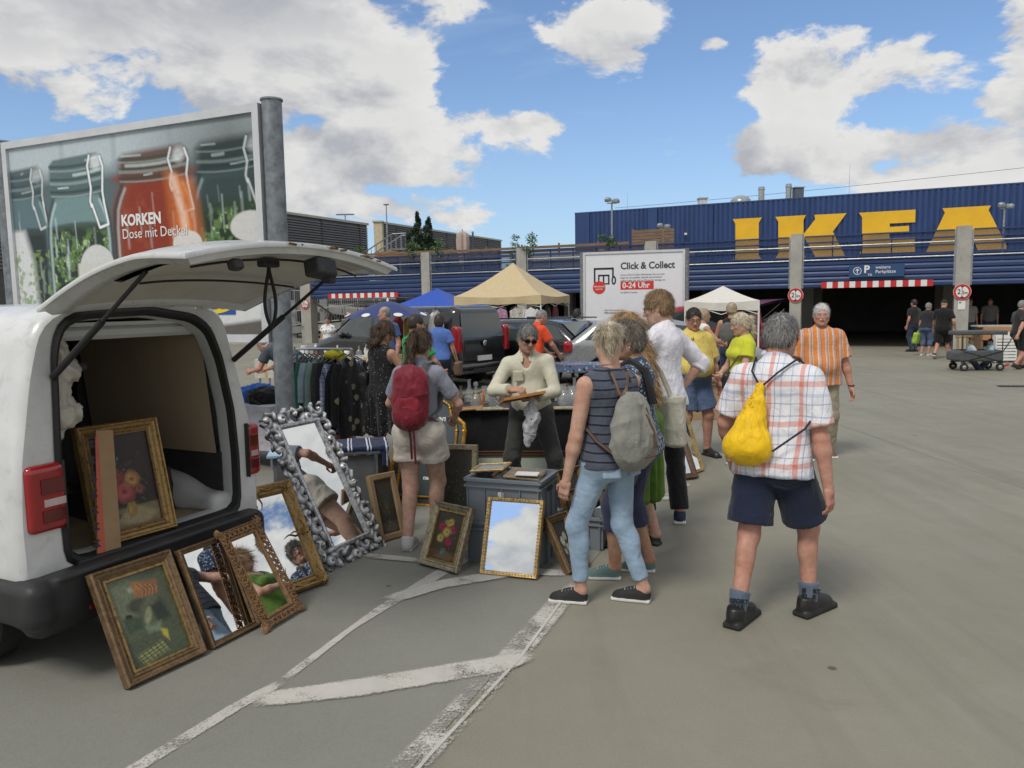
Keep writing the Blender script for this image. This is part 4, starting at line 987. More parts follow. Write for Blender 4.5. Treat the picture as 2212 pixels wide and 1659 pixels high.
# van frame: x along the rear (left to right), y forwards, z up; rotation puts x on VR, y on VD
van_white = mat('scuffed_white_paint', (.64, .65, .645), .32, 0, var=.10, scale=4.5, coat=.4, dirt=.22, bump=.12, bscale=7)
van_in = mat('inner_white_paint', (.50, .51, .50), .45, 0, var=.12, scale=3, dirt=.25)
blackpl = mat('black_bumper_plastic', (.022, .022, .023), .55, 0, var=.25, scale=6, bump=.15, bscale=200)
rubber = mat('rubber_seal', (.012, .012, .012), .6, var=.2); ply = mat('plywood_lining', (.36, .285, .195), .6, var=.10, scale=2.2, stretch=(1, 1, .3), dirt=.06)
def polar(poly, c, n, rnd=0):
 out = []; P_ = [np.array(p) - c for p in poly]
 for i in range(n):
  t = 2 * math.pi * i / n; d = np.array((math.cos(t), math.sin(t))); best = 9
  for k in range(len(P_)):
   p, q = P_[k], P_[(k + 1) % len(P_)]; e = q - p; det = d[0] * -e[1] + d[1] * e[0]
   if abs(det) < 1e-9: continue
   s_ = (p[0] * -e[1] + p[1] * e[0]) / det; u = (d[0] * p[1] - d[1] * p[0]) / det
   if s_ > 0 and -1e-6 <= u <= 1 + 1e-6: best = min(best, s_)
  out.append(best)
 out = np.array(out)
 for _ in range(rnd): out = .25 * np.roll(out, 1) + .5 * out + .25 * np.roll(out, -1)
 return np.array([c + out[i] * np.array((math.cos(2 * math.pi * i / n), math.sin(2 * math.pi * i / n))) for i in range(n)])
vc = np.array((.68, 1.15)); NV = 96
outer = polar([(-.11, .42), (-.12, .8), (-.10, 1.1), (-.03, 1.5), (.03, 1.72), (.09, 1.80), (.22, 1.845), (.68, 1.86), (1.10, 1.845), (1.20, 1.78), (1.28, 1.50), (1.385, 1.10), (1.42, .8), (1.41, .42)], vc, NV, 1)
opening = polar([(.12, .56), (.105, 1.1), (.125, 1.62), (.17, 1.75), (.28, 1.80), (.68, 1.815), (.98, 1.77), (1.09, 1.70), (1.165, 1.52), (1.235, 1.2), (1.255, .9), (1.25, .56)], vc, NV, 1)
inner_o = vc + (opening - vc) * .955
def loop3(l, y): return [(x, y, z) for x, z in l]
def loops(mb, ls, mi=None, flip=False):
 n = len(ls[0]); V = [p for l in ls for p in l]
 F = [(k * n + i, k * n + (i + 1) % n, (k + 1) * n + (i + 1) % n, (k + 1) * n + i) for k in range(len(ls) - 1) for i in range(n)]
 if flip: F = [tuple(reversed(f)) for f in F]
 return mb.add(V, F, mi)
def sc_loop(l, f): return vc + (l - vc) * f
b = MB(); loops(b, [loop3(sc_loop(opening, 1.02), .012), loop3(sc_loop(outer, .965), .0), loop3(sc_loop(outer, .985), .012), loop3(outer, .05), loop3(outer, .6), loop3(outer, 2.6), loop3(sc_loop(outer, .985) - np.array((0, .01)), 2.9), loop3(np.minimum(sc_loop(outer, .95), np.array((9, 1.25))), 3.4), loop3(np.minimum(sc_loop(outer, .90), np.array((9, 1.0))), 4.05), loop3(np.minimum(sc_loop(outer, .6), np.array((9, .8))), 4.12)])
b.build('body', van_white, van, True, angle=40)
b = MB(); loops(b, [loop3(sc_loop(opening, 1.03), .006), loop3(sc_loop(opening, 1.0), -.012), loop3(sc_loop(opening, .975), -.004), loop3(inner_o, .035)]); b.build('door_seal', rubber, van, True)
b = MB(); loops(b, [loop3(sc_loop(inner_o, 1.005), .03), loop3(sc_loop(inner_o, .985), .10), loop3(sc_loop(inner_o, 1.0), .12)]); b.build('door_jamb', van_in, van, True)
# load bay: floor, roof lining, walls, wheel arch, open side door
b = MB(); b.box((.68, 1.35, .565), (1.16, 2.5, .02)); b.build('load_floor', mat('load_floor_board', (.33, .255, .165), .7, var=.18, dirt=.3), van)
b = MB(); b.box((.68, .07, .556), (1.06, .20, .035), bev=.01); b.build('sill_plate', blackpl, van)
b = MB(); b.box((.66, 1.35, 1.745), (1.0, 2.5, .02)); b.build('roof_lining', van_in, van)
b = MB(); b.box((.66, .16, 1.70), (.92, .09, .07), bev=.02); b.build('roof_rib', van_in, van)
b = MB(); b.add([(1.205, .13, .92), (1.205, 1.27, .92), (1.13, 1.27, 1.66), (1.13, .13, 1.66)], [(0, 1, 2, 3)]); b.add([(1.20, .13, .92), (1.20, 1.27, .92), (1.20, 1.27, .93), (1.2, .13, .93)], [(0, 1, 2, 3)]); b.build('side_lining', ply, van)
b = MB(); b.box((1.225, .70, .745), (.03, 1.2, .36)); b.build('lower_side_panel', mat('inner_dark', (.03, .03, .03), .7), van)
b = MB()
for x in (.085,): b.add([(x, .13, .6), (x, 2.6, .6), (x + .08, 2.6, 1.72), (x + .08, .13, 1.72)], [(3, 2, 1, 0)])
b.build('side_lining', van_in, van)
F = Field(); F.ell((1.20, .62, .56), (.17, .46, .23), .05); F.box((1.2, .35, .58), (.10, .30, .10), .05, .05); F.cut((0, 0, -1), -.57); V_, Fc = F.mesh(.025)
link('wheel_arch', rawmesh('wheel_arch', V_, Fc, van_in), van)
for y in (1.33, 2.35): b = MB(); b.box((1.17, y, 1.15), (.09, .07, 1.2)); b.build('side_door_pillar', blackpl, van)
b = MB(); b.box((.68, 2.62, 1.15), (1.2, .03, 1.2)); b.build('bulkhead', mat('bulkhead_grey', (.10, .10, .10), .7), van)
b = MB(); b.add([(.60, .30, .578), (1.08, .35, .578), (1.10, 1.1, .578), (.75, 1.2, .578), (.85, .30, .80), (1.12, .45, .83), (1.13, 1.0, .72)], [(0, 1, 5, 4), (1, 2, 6, 5), (0, 4, 6, 3), (4, 5, 6)]); b.build('floor_mat', mat('carpet_scrap', (.035, .032, .028), .95, var=.3, bump=.6, bscale=150), van)
F = Field()
for i, (cx_, cy_, cz, r1, r2, r3) in enumerate([(.20, .20, 1.62, .07, .14, .09), (.23, .16, 1.52, .09, .12, .07), (.19, .2, 1.42, .08, .14, .10), (.21, .16, 1.30, .10, .12, .07), (.17, .22, 1.22, .06, .12, .08)]): F.ell((cx_, cy_, cz), (r1, r2, r3), .05)
V_, Fc = F.mesh(.012); V_ = V_ + vnormals(V_, Fc) * crease(V_, .035, 16, 2.0)[:, None]
bag_m = mat('crumpled_wrap', (.50, .47, .41), .5, var=.15, scale=8, bump=.5, bscale=40)
link('hanging_wrap', rawmesh('hanging_wrap', V_, Fc, bag_m), van)
b = MB(); b.cyl((.26, .12, 1.53), (.34, .08, 1.53), .028, n=12); b.build('roll_end', rubber, van, True)
# bumper
F = Field(); F.box((.62, -.01, .44), (.76, .09, .11), .06, .02); F.box((.62, .0, .35), (.73, .07, .09), .05, .06); F.box((-.10, .30, .44), (.06, .42, .11), .05, .03); F.box((.64, -.06, .54), (.66, .05, .015), .012, .02); V_, Fc = F.mesh(.02)
link('bumper', rawmesh('bumper', V_, Fc, blackpl), van)
b = MB(); b.box((.22, -.085, .36), (.16, .03, .045), bev=.008); b.build('reflector', mat('dull_red_reflector', (.20, .012, .010), .3), van)
lens = mat('red_lens', (.30, .006, .010), .10, 0, var=.18, scale=14, coat=.8); lens_d = mat('dark_red_lens', (.11, .003, .006), .12, 0, var=.2, coat=.8); lens_c = mat('clear_lens', (.55, .42, .42), .12, coat=.8)
for x0, sg, hx in ((.022, 1, .095), (1.375, -1, .05)):
 F = Field(); F.box((x0, .030, .925), (hx, .060, .165), .03, .01); V_, Fc = F.mesh(.012); lp = link('tail_lamp', rawmesh('tail_lamp', V_, Fc, lens), van)
 b = MB(); b.box((x0 + .30 * hx * sg, -.034, .905), (hx * 1.1, .008, .035)); b.build('reversing_lens', lens_c, lp)
 for zz, hh in ((.985, .075), (.84, .06)):
  b = MB(); b.box((x0 + .24 * hx * sg, -.033, zz), (hx * 1.2, .006, hh), bev=.002); b.build('lamp_chamber', lens_d, lp)
 b = MB(); b.box((x0 + hx * .96 * sg, .05, .925), (.012, .14, .34)); b.build('lamp_housing', blackpl, lp)
# tailgate: hinged on the roof edge, raised; inner face towards the ground
ph = R(15); TL_ = 1.12; th = Vector((0, -math.cos(ph), math.sin(ph)))
def tgp(x, v, w_): # x across, v along the gate (0 hinge .. 1 lower edge), w_ thickness upwards
 bulge = .09 * math.sin(min(1, max(0, v)) * math.pi) * (1 - .35 * ((x - .70) / .72) ** 2)
 ins = .10 * (1 - v) ** 1.5 - .015 * v; cxx = .70 + (x - .70) * (1 - ins)
 drop = -.10 * max(0, v - .72) ** 1.0 * 1.2 - .085 * ((x - .70) / .72) ** 2 * (.4 + .6 * v)
 return np.array((cxx, -.01 - TL_ * v * math.cos(ph) + w_ * math.sin(ph) * .6, 1.845 + TL_ * v * math.sin(ph) + bulge + drop + w_))
gate = MB(); gate.grid(lambda u, v: tgp(-.02 + 1.46 * u, v, .022), 33, 21); gate.build('tailgate', van_white, van, True)
tg = [o_ for o_ in van.children if o_.name.startswith('tailgate')][0]
rim = []
for i in range(41): rim.append((-.02 + 1.46 * i / 40, 1.0))
for i in range(1, 21): rim.append((1.44, 1 - i / 20))
for i in range(1, 41): rim.append((1.44 - 1.46 * i / 40, 0.0))
for i in range(1, 20): rim.append((-.02, i / 20))
mid = (.70, .5); b = MB()
def ringl(sf, w_): return [tuple(tgp(mid[0] + (x - mid[0]) * sf, mid[1] + (v - mid[1]) * sf, w_)) for x, v in rim]
loops(b, [ringl(1.0, .022), ringl(1.006, .010), ringl(1.0, .0), ringl(.965, -.004), ringl(.93, -.034), ringl(.84, -.044), ringl(.80, -.03)]); b.build('gate_rim', van_white, tg, True, angle=50)
b = MB(); b.grid(lambda u, v: tgp(mid[0] + (u - .5) * 1.46 * .815, .5 + (v - .5) * .815, -.03 - .035 * math.sin(v * math.pi) * (1 if v > .42 else .3)), 25, 17); b.build('gate_lining', mat('cream_gate_lining', (.56, .54, .49), .6, var=.08, dirt=.15), tg, True)
b = MB(); b.tube([tgp(x, .40 + .10 * abs((x - .7) / .7) ** 2, -.085) for x in np.linspace(.2, 1.25, 20)], .006, 5); b.build('lining_seam', rubber, tg)
b = MB(); b.tube([tgp(x, .86 - .05 * ((x - .7) / .7) ** 2, -.068) for x in np.linspace(.15, 1.3, 24)], .006, 5); b.build('lining_seam', rubber, tg)
F = Field(); c0 = tgp(.86, .93, -.095); F.box(c0, (.075, .05, .045), .015, .01, rotm(-12, 6, 0)); F.box(c0 + np.array((.05, -.01, -.045)), (.022, .03, .03), .008, .01); V_, Fc = F.mesh(.007); link('latch', rawmesh('latch', V_, Fc, blackpl), tg)
b = MB(); b.box(tgp(.30, .93, -.075), (.06, .05, .05), rotm(-15, 0, 0), bev=.01); b.build('striker', blackpl, tg)
# grab strap
p0 = tgp(.74, .72, -.085); F = Field(); F.box(p0, (.055, .03, .02), .008, .01); V_, Fc = F.mesh(.008); link('strap_anchor', rawmesh('strap_anchor', V_, Fc, blackpl), tg)
b = MB(); pts = [p0 + np.array((.0 + sx * .052 * math.sin(math.pi * min(1, t)) ** .8 * (t ** .5), -.0, -.02 - .30 * t + 0 * t)) for sx, ts in ((-1, np.linspace(0, 1, 14)), (1, np.linspace(1, 0, 14))) for t in ts]; b.tube(pts, .012, 6, flat=.5); b.build('grab_strap', rubber, tg, True)
for x, nm in ((.20, 1), (1.02, 1)):
 b = MB(); b.box((x, -.02, 1.83), (.07, .09, .03)); b.box((x, .02, 1.80), (.06, .02, .09)); b.build('hinge', van_in, van)
for xa, xb in ((.085, .10), (1.235, 1.33)):
 b = MB(); e0 = np.array((xa + .02, -.005, 1.50)); e1 = tgp(xb, .62, -.06); mid_ = e0 + (e1 - e0) * .55
 b.cyl(e0, mid_, .017, n=10); b.cyl(mid_, e1, .010, n=8); b.build('gas_strut', rubber, van, True)
scr = MB()
for k in range(26):
 x = .55 + .75 * random.random(); p = tgp(x, 1.005 + random.uniform(-.012, .004), .012); scr.box(p, (random.uniform(.01, .06), .006, random.uniform(.004, .010)), rotm(0, random.uniform(-8, 8), 0))
scr.build('rust_chips', mat('rust', (.16, .07, .03), .9, var=.5, scale=60), tg)
tyre_m = mat('tyre_rubber', (.018, .018, .018), .85, var=.2, scale=20, bump=.3, bscale=60); rim_m = mat('alloy_rim', (.40, .41, .42), .35, .8, var=.1)
def wheel(parent, c, r, wd, sg, rimc=None, axis='x'):
 c = np.asarray(c, float)
 b = MB(); prof = [(r * .62, -wd / 2), (r * .9, -wd / 2), (r, -wd * .32), (r, wd * .32), (r * .9, wd / 2), (r * .62, wd / 2)]
 b.lathe(prof + [prof[0]], 28, c, rot=rotm(0, 90, 0)); w_ = b.build('wheel', tyre_m, parent, True)
 b = MB(); b.lathe([(r * .66, -wd * .3), (r * .66, wd * .38), (r * .60, wd * .40), (r * .56, wd * .2), (.05, wd * .22), (.0, wd * .30)], 28, c, rot=rotm(0, 90 * sg, 0)); b.build('rim_dish', mat('dark_rim', (.05, .05, .05), .5, .5), w_, True)
 b = MB()
 for k in range(7):
  a = 2 * math.pi * k / 7; b.bar(c + np.array((sg * wd * .38, .04 * math.cos(a), .04 * math.sin(a))), c + np.array((sg * wd * .40, r * .58 * math.cos(a), r * .58 * math.sin(a))), .045, .03)
 b.lathe([(.06, wd * .30), (.05, wd * .42), (0, wd * .43)], 14, c, rot=rotm(0, 90 * sg, 0)); b.build('rim_spokes', rimc or rim_m, w_)
 return w_
for x, sg in ((.02, -1), (1.28, 1)):
 for y in (.62, 3.3): wheel(van, (x, y, .31), .31, .19, sg)
b = MB(); b.box((.65, 1.9, .36), (1.25, 3.7, .14)); b.build('underbody', blackpl, van)

# ================================================================== framed pictures and mirrors
def mirror_material():
 m, t, b = newmat('mirror_silver'); b.inputs['Metallic'].default_value = 1.0; b.inputs['Roughness'].default_value = .015; b.inputs['Base Color'].default_value = (.86, .88, .87, 1); return m
mirror_m = mirror_material()
def gilt(name, col, rough=.42, metal=.75, dark=(.05, .03, .012), bs=120, bump=.5):
 m, t, b = newmat(name); co = t.n('ShaderNodeTexCoord', out=3)
 f = t.noise(co, 22, 6, .7); c = t.mix(t.rng(f, .35, .65), tuple(x * .62 for x in col), col); g_ = t.rng(t.noise(co, 60, 5, .7), .52, .66, 0, .75)
 t.put(b.inputs['Base Color'], t.mix(g_, c, dark)); b.inputs['Metallic'].default_value = metal; t.put(b.inputs['Roughness'], t.rng(f, .3, .7, rough - .1, rough + .15))
 t.put(b.inputs['Normal'], t.n('ShaderNodeBump', i_Strength=bump, i_Distance=.004, i_Height=t.noise(co, bs, 4, .7))); return m
gold = gilt('old_gold_leaf', (.41, .265, .105)); gold_pale = gilt('pale_gold', (.60, .42, .18), .4); bronze = gilt('dull_bronze', (.24, .155, .08), .5, .55); silver_relief = paintmat('carved_silver_relief', .38, bump=.4); silver_relief.node_tree.nodes['Principled BSDF'].inputs['Metallic'].default_value = .45; silverleaf = gilt('antique_silver', (.66, .67, .68), .32, .92, (.03, .03, .032), 70, .8); champagne = gilt('champagne_leaf', (.50, .43, .29), .38, .7); brownwood = mat('brown_frame_wood', (.085, .045, .022), .45, var=.3, scale=10, stretch=(1, 1, 5)); rawwood = mat('raw_frame_back', (.25, .17, .09), .8, var=.2, scale=6); brightgold = gilt('bright_gilt', (.66, .36, .05), .30, .85); copperg = gilt('terracotta_gilt', (.34, .19, .09), .55, .45)
PROF = {'step': [(0, 0), (0, .022), (.12, .032), (.22, .030), (.30, .022), (.52, .017), (.60, .021), (.68, .016), (.86, .010), (.92, .013), (1, .006), (1, -.004)],
  'flat': [(0, 0), (0, .014), (.15, .02), (.80, .018), (.92, .010), (1, .004), (1, -.004)],
  'ogee': [(0, 0), (0, .014), (.08, .026), (.20, .034), (.38, .028), (.62, .014), (.78, .012), (.85, .017), (.93, .012), (1, .004), (1, -.004)]}
def framed(name, label, A, Bp, h, lean, bw, fm, kind='mirror', art=None, prof='step', zb=0.0, group=None, liner=None, deco=None, cat=None, thick=1.0, parent_fr=None, back=True, sheet_m=None):
 """a frame standing on its lower edge A-B, leaning back"""
 A = np.array((A[0], A[1], zb)); Bp = np.array((Bp[0], Bp[1], zb)); U = Bp - A; w_ = float(np.linalg.norm(U)); U /= w_
 N = np.array((U[1], -U[0], 0.))
 if N @ (-A * np.array((1, 1, 0))) < 0: N = -N
 if parent_fr: U, N0 = parent_fr
 q = R(lean); V = ZU * math.cos(q) - N * math.sin(q); W = np.cross(U, V)
 if W @ N < 0: W = -W
 o = thing(name, label, cat or ('mirror' if kind == 'mirror' else 'painting'), tuple(A), 0, group)
 fr_ = lambda u, v, d: U * u + V * v + W * (d + .022)
 b = MB(); pp = PROF[prof]; ls = []
 for f_, d in pp:
  i = f_ * bw; ls.append([fr_(i, i, d * thick), fr_(w_ - i, i, d * thick), fr_(w_ - i, h - i, d * thick), fr_(i, h - i, d * thick)])
 ls = [[fr_(0, 0, -.018), fr_(w_, 0, -.018), fr_(w_, h, -.018), fr_(0, h, -.018)]] + ls
 for k in range(len(ls) - 1):
  for e in range(4):
   b.add([ls[k][e], ls[k][(e + 1) % 4], ls[k + 1][(e + 1) % 4], ls[k + 1][e]], [(0, 1, 2, 3)])
 b.build('frame', fm, o)
 if back:
  b = MB(); b.prism([(bw * .4, bw * .4), (w_ - bw * .4, bw * .4), (w_ - bw * .4, h - bw * .4), (bw * .4, h - bw * .4)], -.016, -.004, (W * .022, U, V, W)); b.build('backing_board', rawwood, o)
 iw, ih = w_ - 2 * bw, h - 2 * bw; org = fr_(bw, bw, -.001)
 if kind == 'mirror':
  b = MB(); b.prism([(0, 0), (iw, 0), (iw, ih), (0, ih)], 0, .002, (org, U, V, W)); b.build('mirror_glass', sheet_m or mirror_m, o)
 elif art is not None:
  link('canvas', art.mesh('canvas', canvas_m, (org + W * .002, U, V, W), iw, ih), o)
 if liner:
  b = MB()
  for (x0, y0, x1, y1) in ((bw - .008, bw - .008, w_ - bw + .008, bw + .004), (bw - .008, h - bw - .004, w_ - bw + .008, h - bw + .008), (bw - .008, bw + .004, bw + .004, h - bw - .004), (w_ - bw - .004, bw + .004, w_ - bw + .008, h - bw - .004)):
   b.prism([(x0, y0), (x1, y0), (x1, y1), (x0, y1)], .022, .036, (np.zeros(3), U, V, W))
  b.build('inner_moulding', liner, o)
 if deco: deco(o, w_, h, bw, fr_)
 return o
def flowers(seed, asp, bgc, table, vase, roses, leaf=(.04, .05, .02), small=60, fillers=((.35, .35, .33), (.20, .05, .05), (.10, .11, .14))):
 c = Canvas(96, int(96 / asp), asp, seed); c.fill(tuple(x * 1.1 for x in bgc), tuple(x * .7 for x in bgc)); c.put(c.nz(5, 4), tuple(x * .55 for x in bgc), .8)
 c.poly([(-.1, .80), (1.1, .74 + .04), (1.1, 1.1), (-.1, 1.1)], tuple(x * .6 for x in table), .03); c.poly([(.18, .93), (.55, .78), (1.0, .90), (.7, 1.0)], table, .05, .9)
 r_ = np.random.default_rng(seed); cu = np.mean([q[0] for q in roses]); cvv = np.mean([q[1] for q in roses])
 for k in range(110): u, v = r_.normal(cu, .17), r_.normal(cvv + .03, .14); c.blob(u, v, .035, .012, tuple(x * r_.uniform(.5, 1.6) for x in leaf), .7, r_.uniform(0, 180), .8)
 for k in range(small): u, v = r_.normal(cu, .2), r_.normal(cvv, .17); c.blob(u, v, .012, .009, tuple(x * r_.uniform(.5, 1.2) for x in fillers[k % len(fillers)]), .9, 0, .6)
 u, v, s_, vcol = vase; c.poly([(u - s_ * .7, v - s_ * .9), (u + s_ * .7, v - s_ * .9), (u + s_, v - .1 * s_), (u + s_ * .65, v + s_), (u - s_ * .65, v + s_), (u - s_, v - .1 * s_)], vcol, .03); c.blob(u - s_ * .3, v, s_ * .25, s_ * .4, tuple(min(1, x * 1.9) for x in vcol), 1.0, 0, .7)
 for i, (ru, rv, rr, rc) in enumerate(roses): c.rose(ru, rv, rr, rc, i)
 c.C *= (.75 + .5 * c.nz(60, 2, k=4))[..., None]; return c
# sideways genre picture under the bumper (a plain generic stand-in: dim green room, seated figures, a leaded window)
gp = Canvas(100, 140, .70, 21); gp.fill((.115, .13, .075), (.075, .095, .055)); gp.put(gp.nz(4, 4), (.045, .06, .035), .8)
gp.blob(.2, .25, .35, .3, (.14, .16, .10), 1.2); gp.poly([(.42, .10), (.82, .14), (.78, .28), (.50, .30), (.36, .22)], (.26, .115, .045), .05); gp.blob(.46, .15, .09, .05, (.36, .15, .045), .5); gp.blob(.36, .17, .05, .035, (.23, .27, .20), .6)
for k in range(9): gp.stroke([(.45 + .04 * k, .12 + .01 * k), (.55 + .03 * k, .22), (.50 + .03 * k, .29)], .008, (.12, .05, .02) if k % 2 else (.34, .20, .09), .6)
gp.blob(.42, .36, .20, .08, (.05, .055, .035), .5, 10); gp.blob(.55, .42, .13, .13, (.10, .115, .07), .6, 30); gp.blob(.20, .45, .06, .035, (.012, .014, .012), .4); gp.poly([(.58, .40), (.78, .38), (.86, .60), (.62, .62)], (.030, .038, .028), .06)
gp.blob(.50, .50, .05, .09, (.24, .26, .15), .7, 25); gp.poly([(.60, .66), (.72, .72), (.70, .84), (.63, .76)], (.40, .36, .05), .03); gp.poly([(.10, .45), (.40, .47), (.38, .62), (.12, .62)], (.055, .075, .045), .05); gp.poly([(.40, .60), (.68, .60), (.62, .70), (.42, .68)], (.15, .20, .13), .05)
gp.poly([(.12, .86), (.58, .80), (.66, .93), (.20, .995)], (.22, .24, .10), .02)
for k in range(7): gp.stroke([(.14 + .075 * k, .86 - .01 * k), (.22 + .075 * k, .99 - .01 * k)], .004, (.02, .025, .018), .9)
for k in range(4): gp.stroke([(.13 + .02 * k, .87 + .035 * k), (.59 + .02 * k, .81 + .035 * k)], .004, (.02, .025, .018), .9)
gp.C *= (.7 + .6 * gp.nz(50, 2, k=4))[..., None]
framed('framed_painting', 'brown framed green room painting lying sideways under the van bumper', (-1.886, 3.544), (-1.66, 3.929), .58, 26.5, .062, bronze, 'art', gp, 'step', liner=gold)
framed('framed_mirror', 'narrow bronze framed mirror right of the green painting', (-1.640, 3.965), (-1.487, 4.275), .56, 24, .034, bronze, 'mirror', None, 'ogee', thick=.7)
# pierced rococo mirror
def pierced(o, w_, h, bw, fr_):
 b = MB(); r_ = np.random.default_rng(5)
 per = [((i + .5) / 9, 0) for i in range(9)] + [((i + .5) / 9, 1) for i in range(9)] + [((i + .5) / 15, 2) for i in range(15)] + [((i + .5) / 15, 3) for i in range(15)]
 for t, sd_ in per:
  if sd_ < 2: u, v = t * w_, (bw * .45 if sd_ == 0 else h - bw * .45); du, dv = 1, 0
  else: u, v = (bw * .45 if sd_ == 2 else w_ - bw * .45), t * h; du, dv = 0, 1
  ph_ = r_.uniform(-.4, .4); pts = []
  for k in range(11):
   a = ph_ + k * .62; rr = .008 + .0016 * k; pts.append(fr_(u + rr * math.cos(a), v + rr * math.sin(a), .012 + .004 * math.sin(k)))
  b.tube(pts, [.0035 + .003 * math.sin(math.pi * k / 10) for k in range(11)], 5)
  for s_ in (-1, 1):
   pts = [fr_(u + du * s_ * .012 * k + (1 - du) * .012 * math.sin(k * 1.4 + s_), v + dv * s_ * .012 * k + (1 - dv) * .012 * math.sin(k * 1.4 + s_), .010) for k in range(4)]; b.tube(pts, [.006, .007, .005, .002], 5)
 for u, v in ((0, 0), (w_, 0), (0, h), (w_, h)):
  su = 1 if u == 0 else -1; sv = 1 if v == 0 else -1
  for k in range(6):
   a = math.atan2(-sv, -su) + (k - 2.5) * .32; b.tube([fr_(u + su * .03, v + sv * .03, .016), fr_(u + su * .012 + .012 * math.cos(a), v + sv * .012 + .012 * math.sin(a), .018), fr_(u + su * .012 + .034 * math.cos(a), v + sv * .012 + .034 * math.sin(a), .008)], [.006, .008, .003], 5)
 b.build('carving', copperg, o, True)['kind'] = 'stuff'
 for nm, ins, rr in (('inner_bead_rim', bw - .004, .0055), ('outer_rim', .006, .006)):
  b = MB(); cs_ = [(ins, ins), (w_ - ins, ins), (w_ - ins, h - ins), (ins, h - ins)]
  for (x0, y0), (x1, y1) in zip(cs_, cs_[1:] + cs_[:1]):
   n_ = max(3, int(math.hypot(x1 - x0, y1 - y0) / .012))
   for k in range(n_): b.lathe([(0, -rr), (rr * .8, -rr * .6), (rr, 0), (rr * .8, rr * .6), (0, rr)], 6, fr_(x0 + (x1 - x0) * k / n_, y0 + (y1 - y0) * k / n_, .012))
  b.build(nm, copperg, o, True)
def bare_mirror(name, label, A, Bp, h, lean, bw, deco, fm, glass_in=None, zb=0.0, back_m=None):
 """mirror whose frame is only carving: a thin inner moulding plus carved ornament"""
 A = np.array((A[0], A[1], zb)); Bp = np.array((Bp[0], Bp[1], zb)); U = Bp - A; w_ = float(np.linalg.norm(U)); U /= w_
 N = np.array((U[1], -U[0], 0.))
 if N @ (-A * np.array((1, 1, 0))) < 0: N = -N
 q = R(lean); V = ZU * math.cos(q) - N * math.sin(q); W = np.cross(U, V); W = W if W @ N > 0 else -W
 o = thing(name, label, 'mirror', tuple(A)); fr_ = lambda u, v, d: U * u + V * v + W * (d + .03)
 b = MB(); b.prism([(bw, bw), (w_ - bw, bw), (w_ - bw, h - bw), (bw, h - bw)], .027, .030, (np.zeros(3), U, V, W)); b.build('mirror_glass', mirror_m, o)
 b = MB(); b.prism([(bw, bw), (w_ - bw, bw), (w_ - bw, h - bw), (bw, h - bw)], .010, .024, (np.zeros(3), U, V, W)); b.build('backing_board', rawwood, o)
 b = MB(); i = bw; cs_ = [(i, i), (w_ - i, i), (w_ - i, h - i), (i, h - i)]
 for (x0, y0), (x1, y1) in zip(cs_, cs_[1:] + cs_[:1]): b.tube([fr_(x0, y0, .004), fr_(x1, y1, .004)], bw * .11 + .005, 8)
 b.build('inner_moulding', fm, o, True)
 deco(o, w_, h, bw, fr_); return o
bare_mirror('pierced_mirror', 'small mirror with pierced terracotta gold rococo frame in the front row', (-1.431, 4.169), (-1.303, 4.491), .61, 30.5, .062, pierced, copperg)
def carved_corners(o, w_, h, bw, fr_):
 b = MB()
 for u, v in ((0, 0), (w_, 0), (0, h), (w_, h), (w_ / 2, 0), (w_ / 2, h), (0, h / 2), (w_, h / 2)):
  su = 0 if u == w_ / 2 else (1 if u == 0 else -1); sv = 0 if v == h / 2 else (1 if v == 0 else -1); c_ = (u + su * bw * .45, v + sv * bw * .45)
  for k in range(9):
   a = k * 2 * math.pi / 9; L_ = .048 if abs(su) + abs(sv) == 2 else .034; b.tube([fr_(*c_, .034), fr_(c_[0] + L_ * .5 * math.cos(a), c_[1] + L_ * .5 * math.sin(a), .038), fr_(c_[0] + L_ * math.cos(a + .35), c_[1] + L_ * math.sin(a + .35), .026)], [.006, .009, .002], 5)
  for sx in (-1, 1):
   for sy in (0, 1):
    du, dv = ((sx, 0) if sy else (0, sx)); pts = [fr_(min(w_ - .012, max(.012, c_[0] + du * .022 * k + dv * .010 * math.sin(k * 1.2))), min(h - .012, max(.012, c_[1] + dv * .022 * k + du * .010 * math.sin(k * 1.2))), .033) for k in range(1, 7)]; b.tube(pts, [.007, .008, .007, .006, .004, .002], 5)
 b.build('carving', gold, o, True)['kind'] = 'stuff'
framed('framed_mirror', 'gold framed mirror with carved corners behind the pierced mirror', (-1.600, 4.50), (-1.252, 4.946), .74, 30.5, .082, gold, 'mirror', None, 'ogee', deco=carved_corners, thick=1.2)
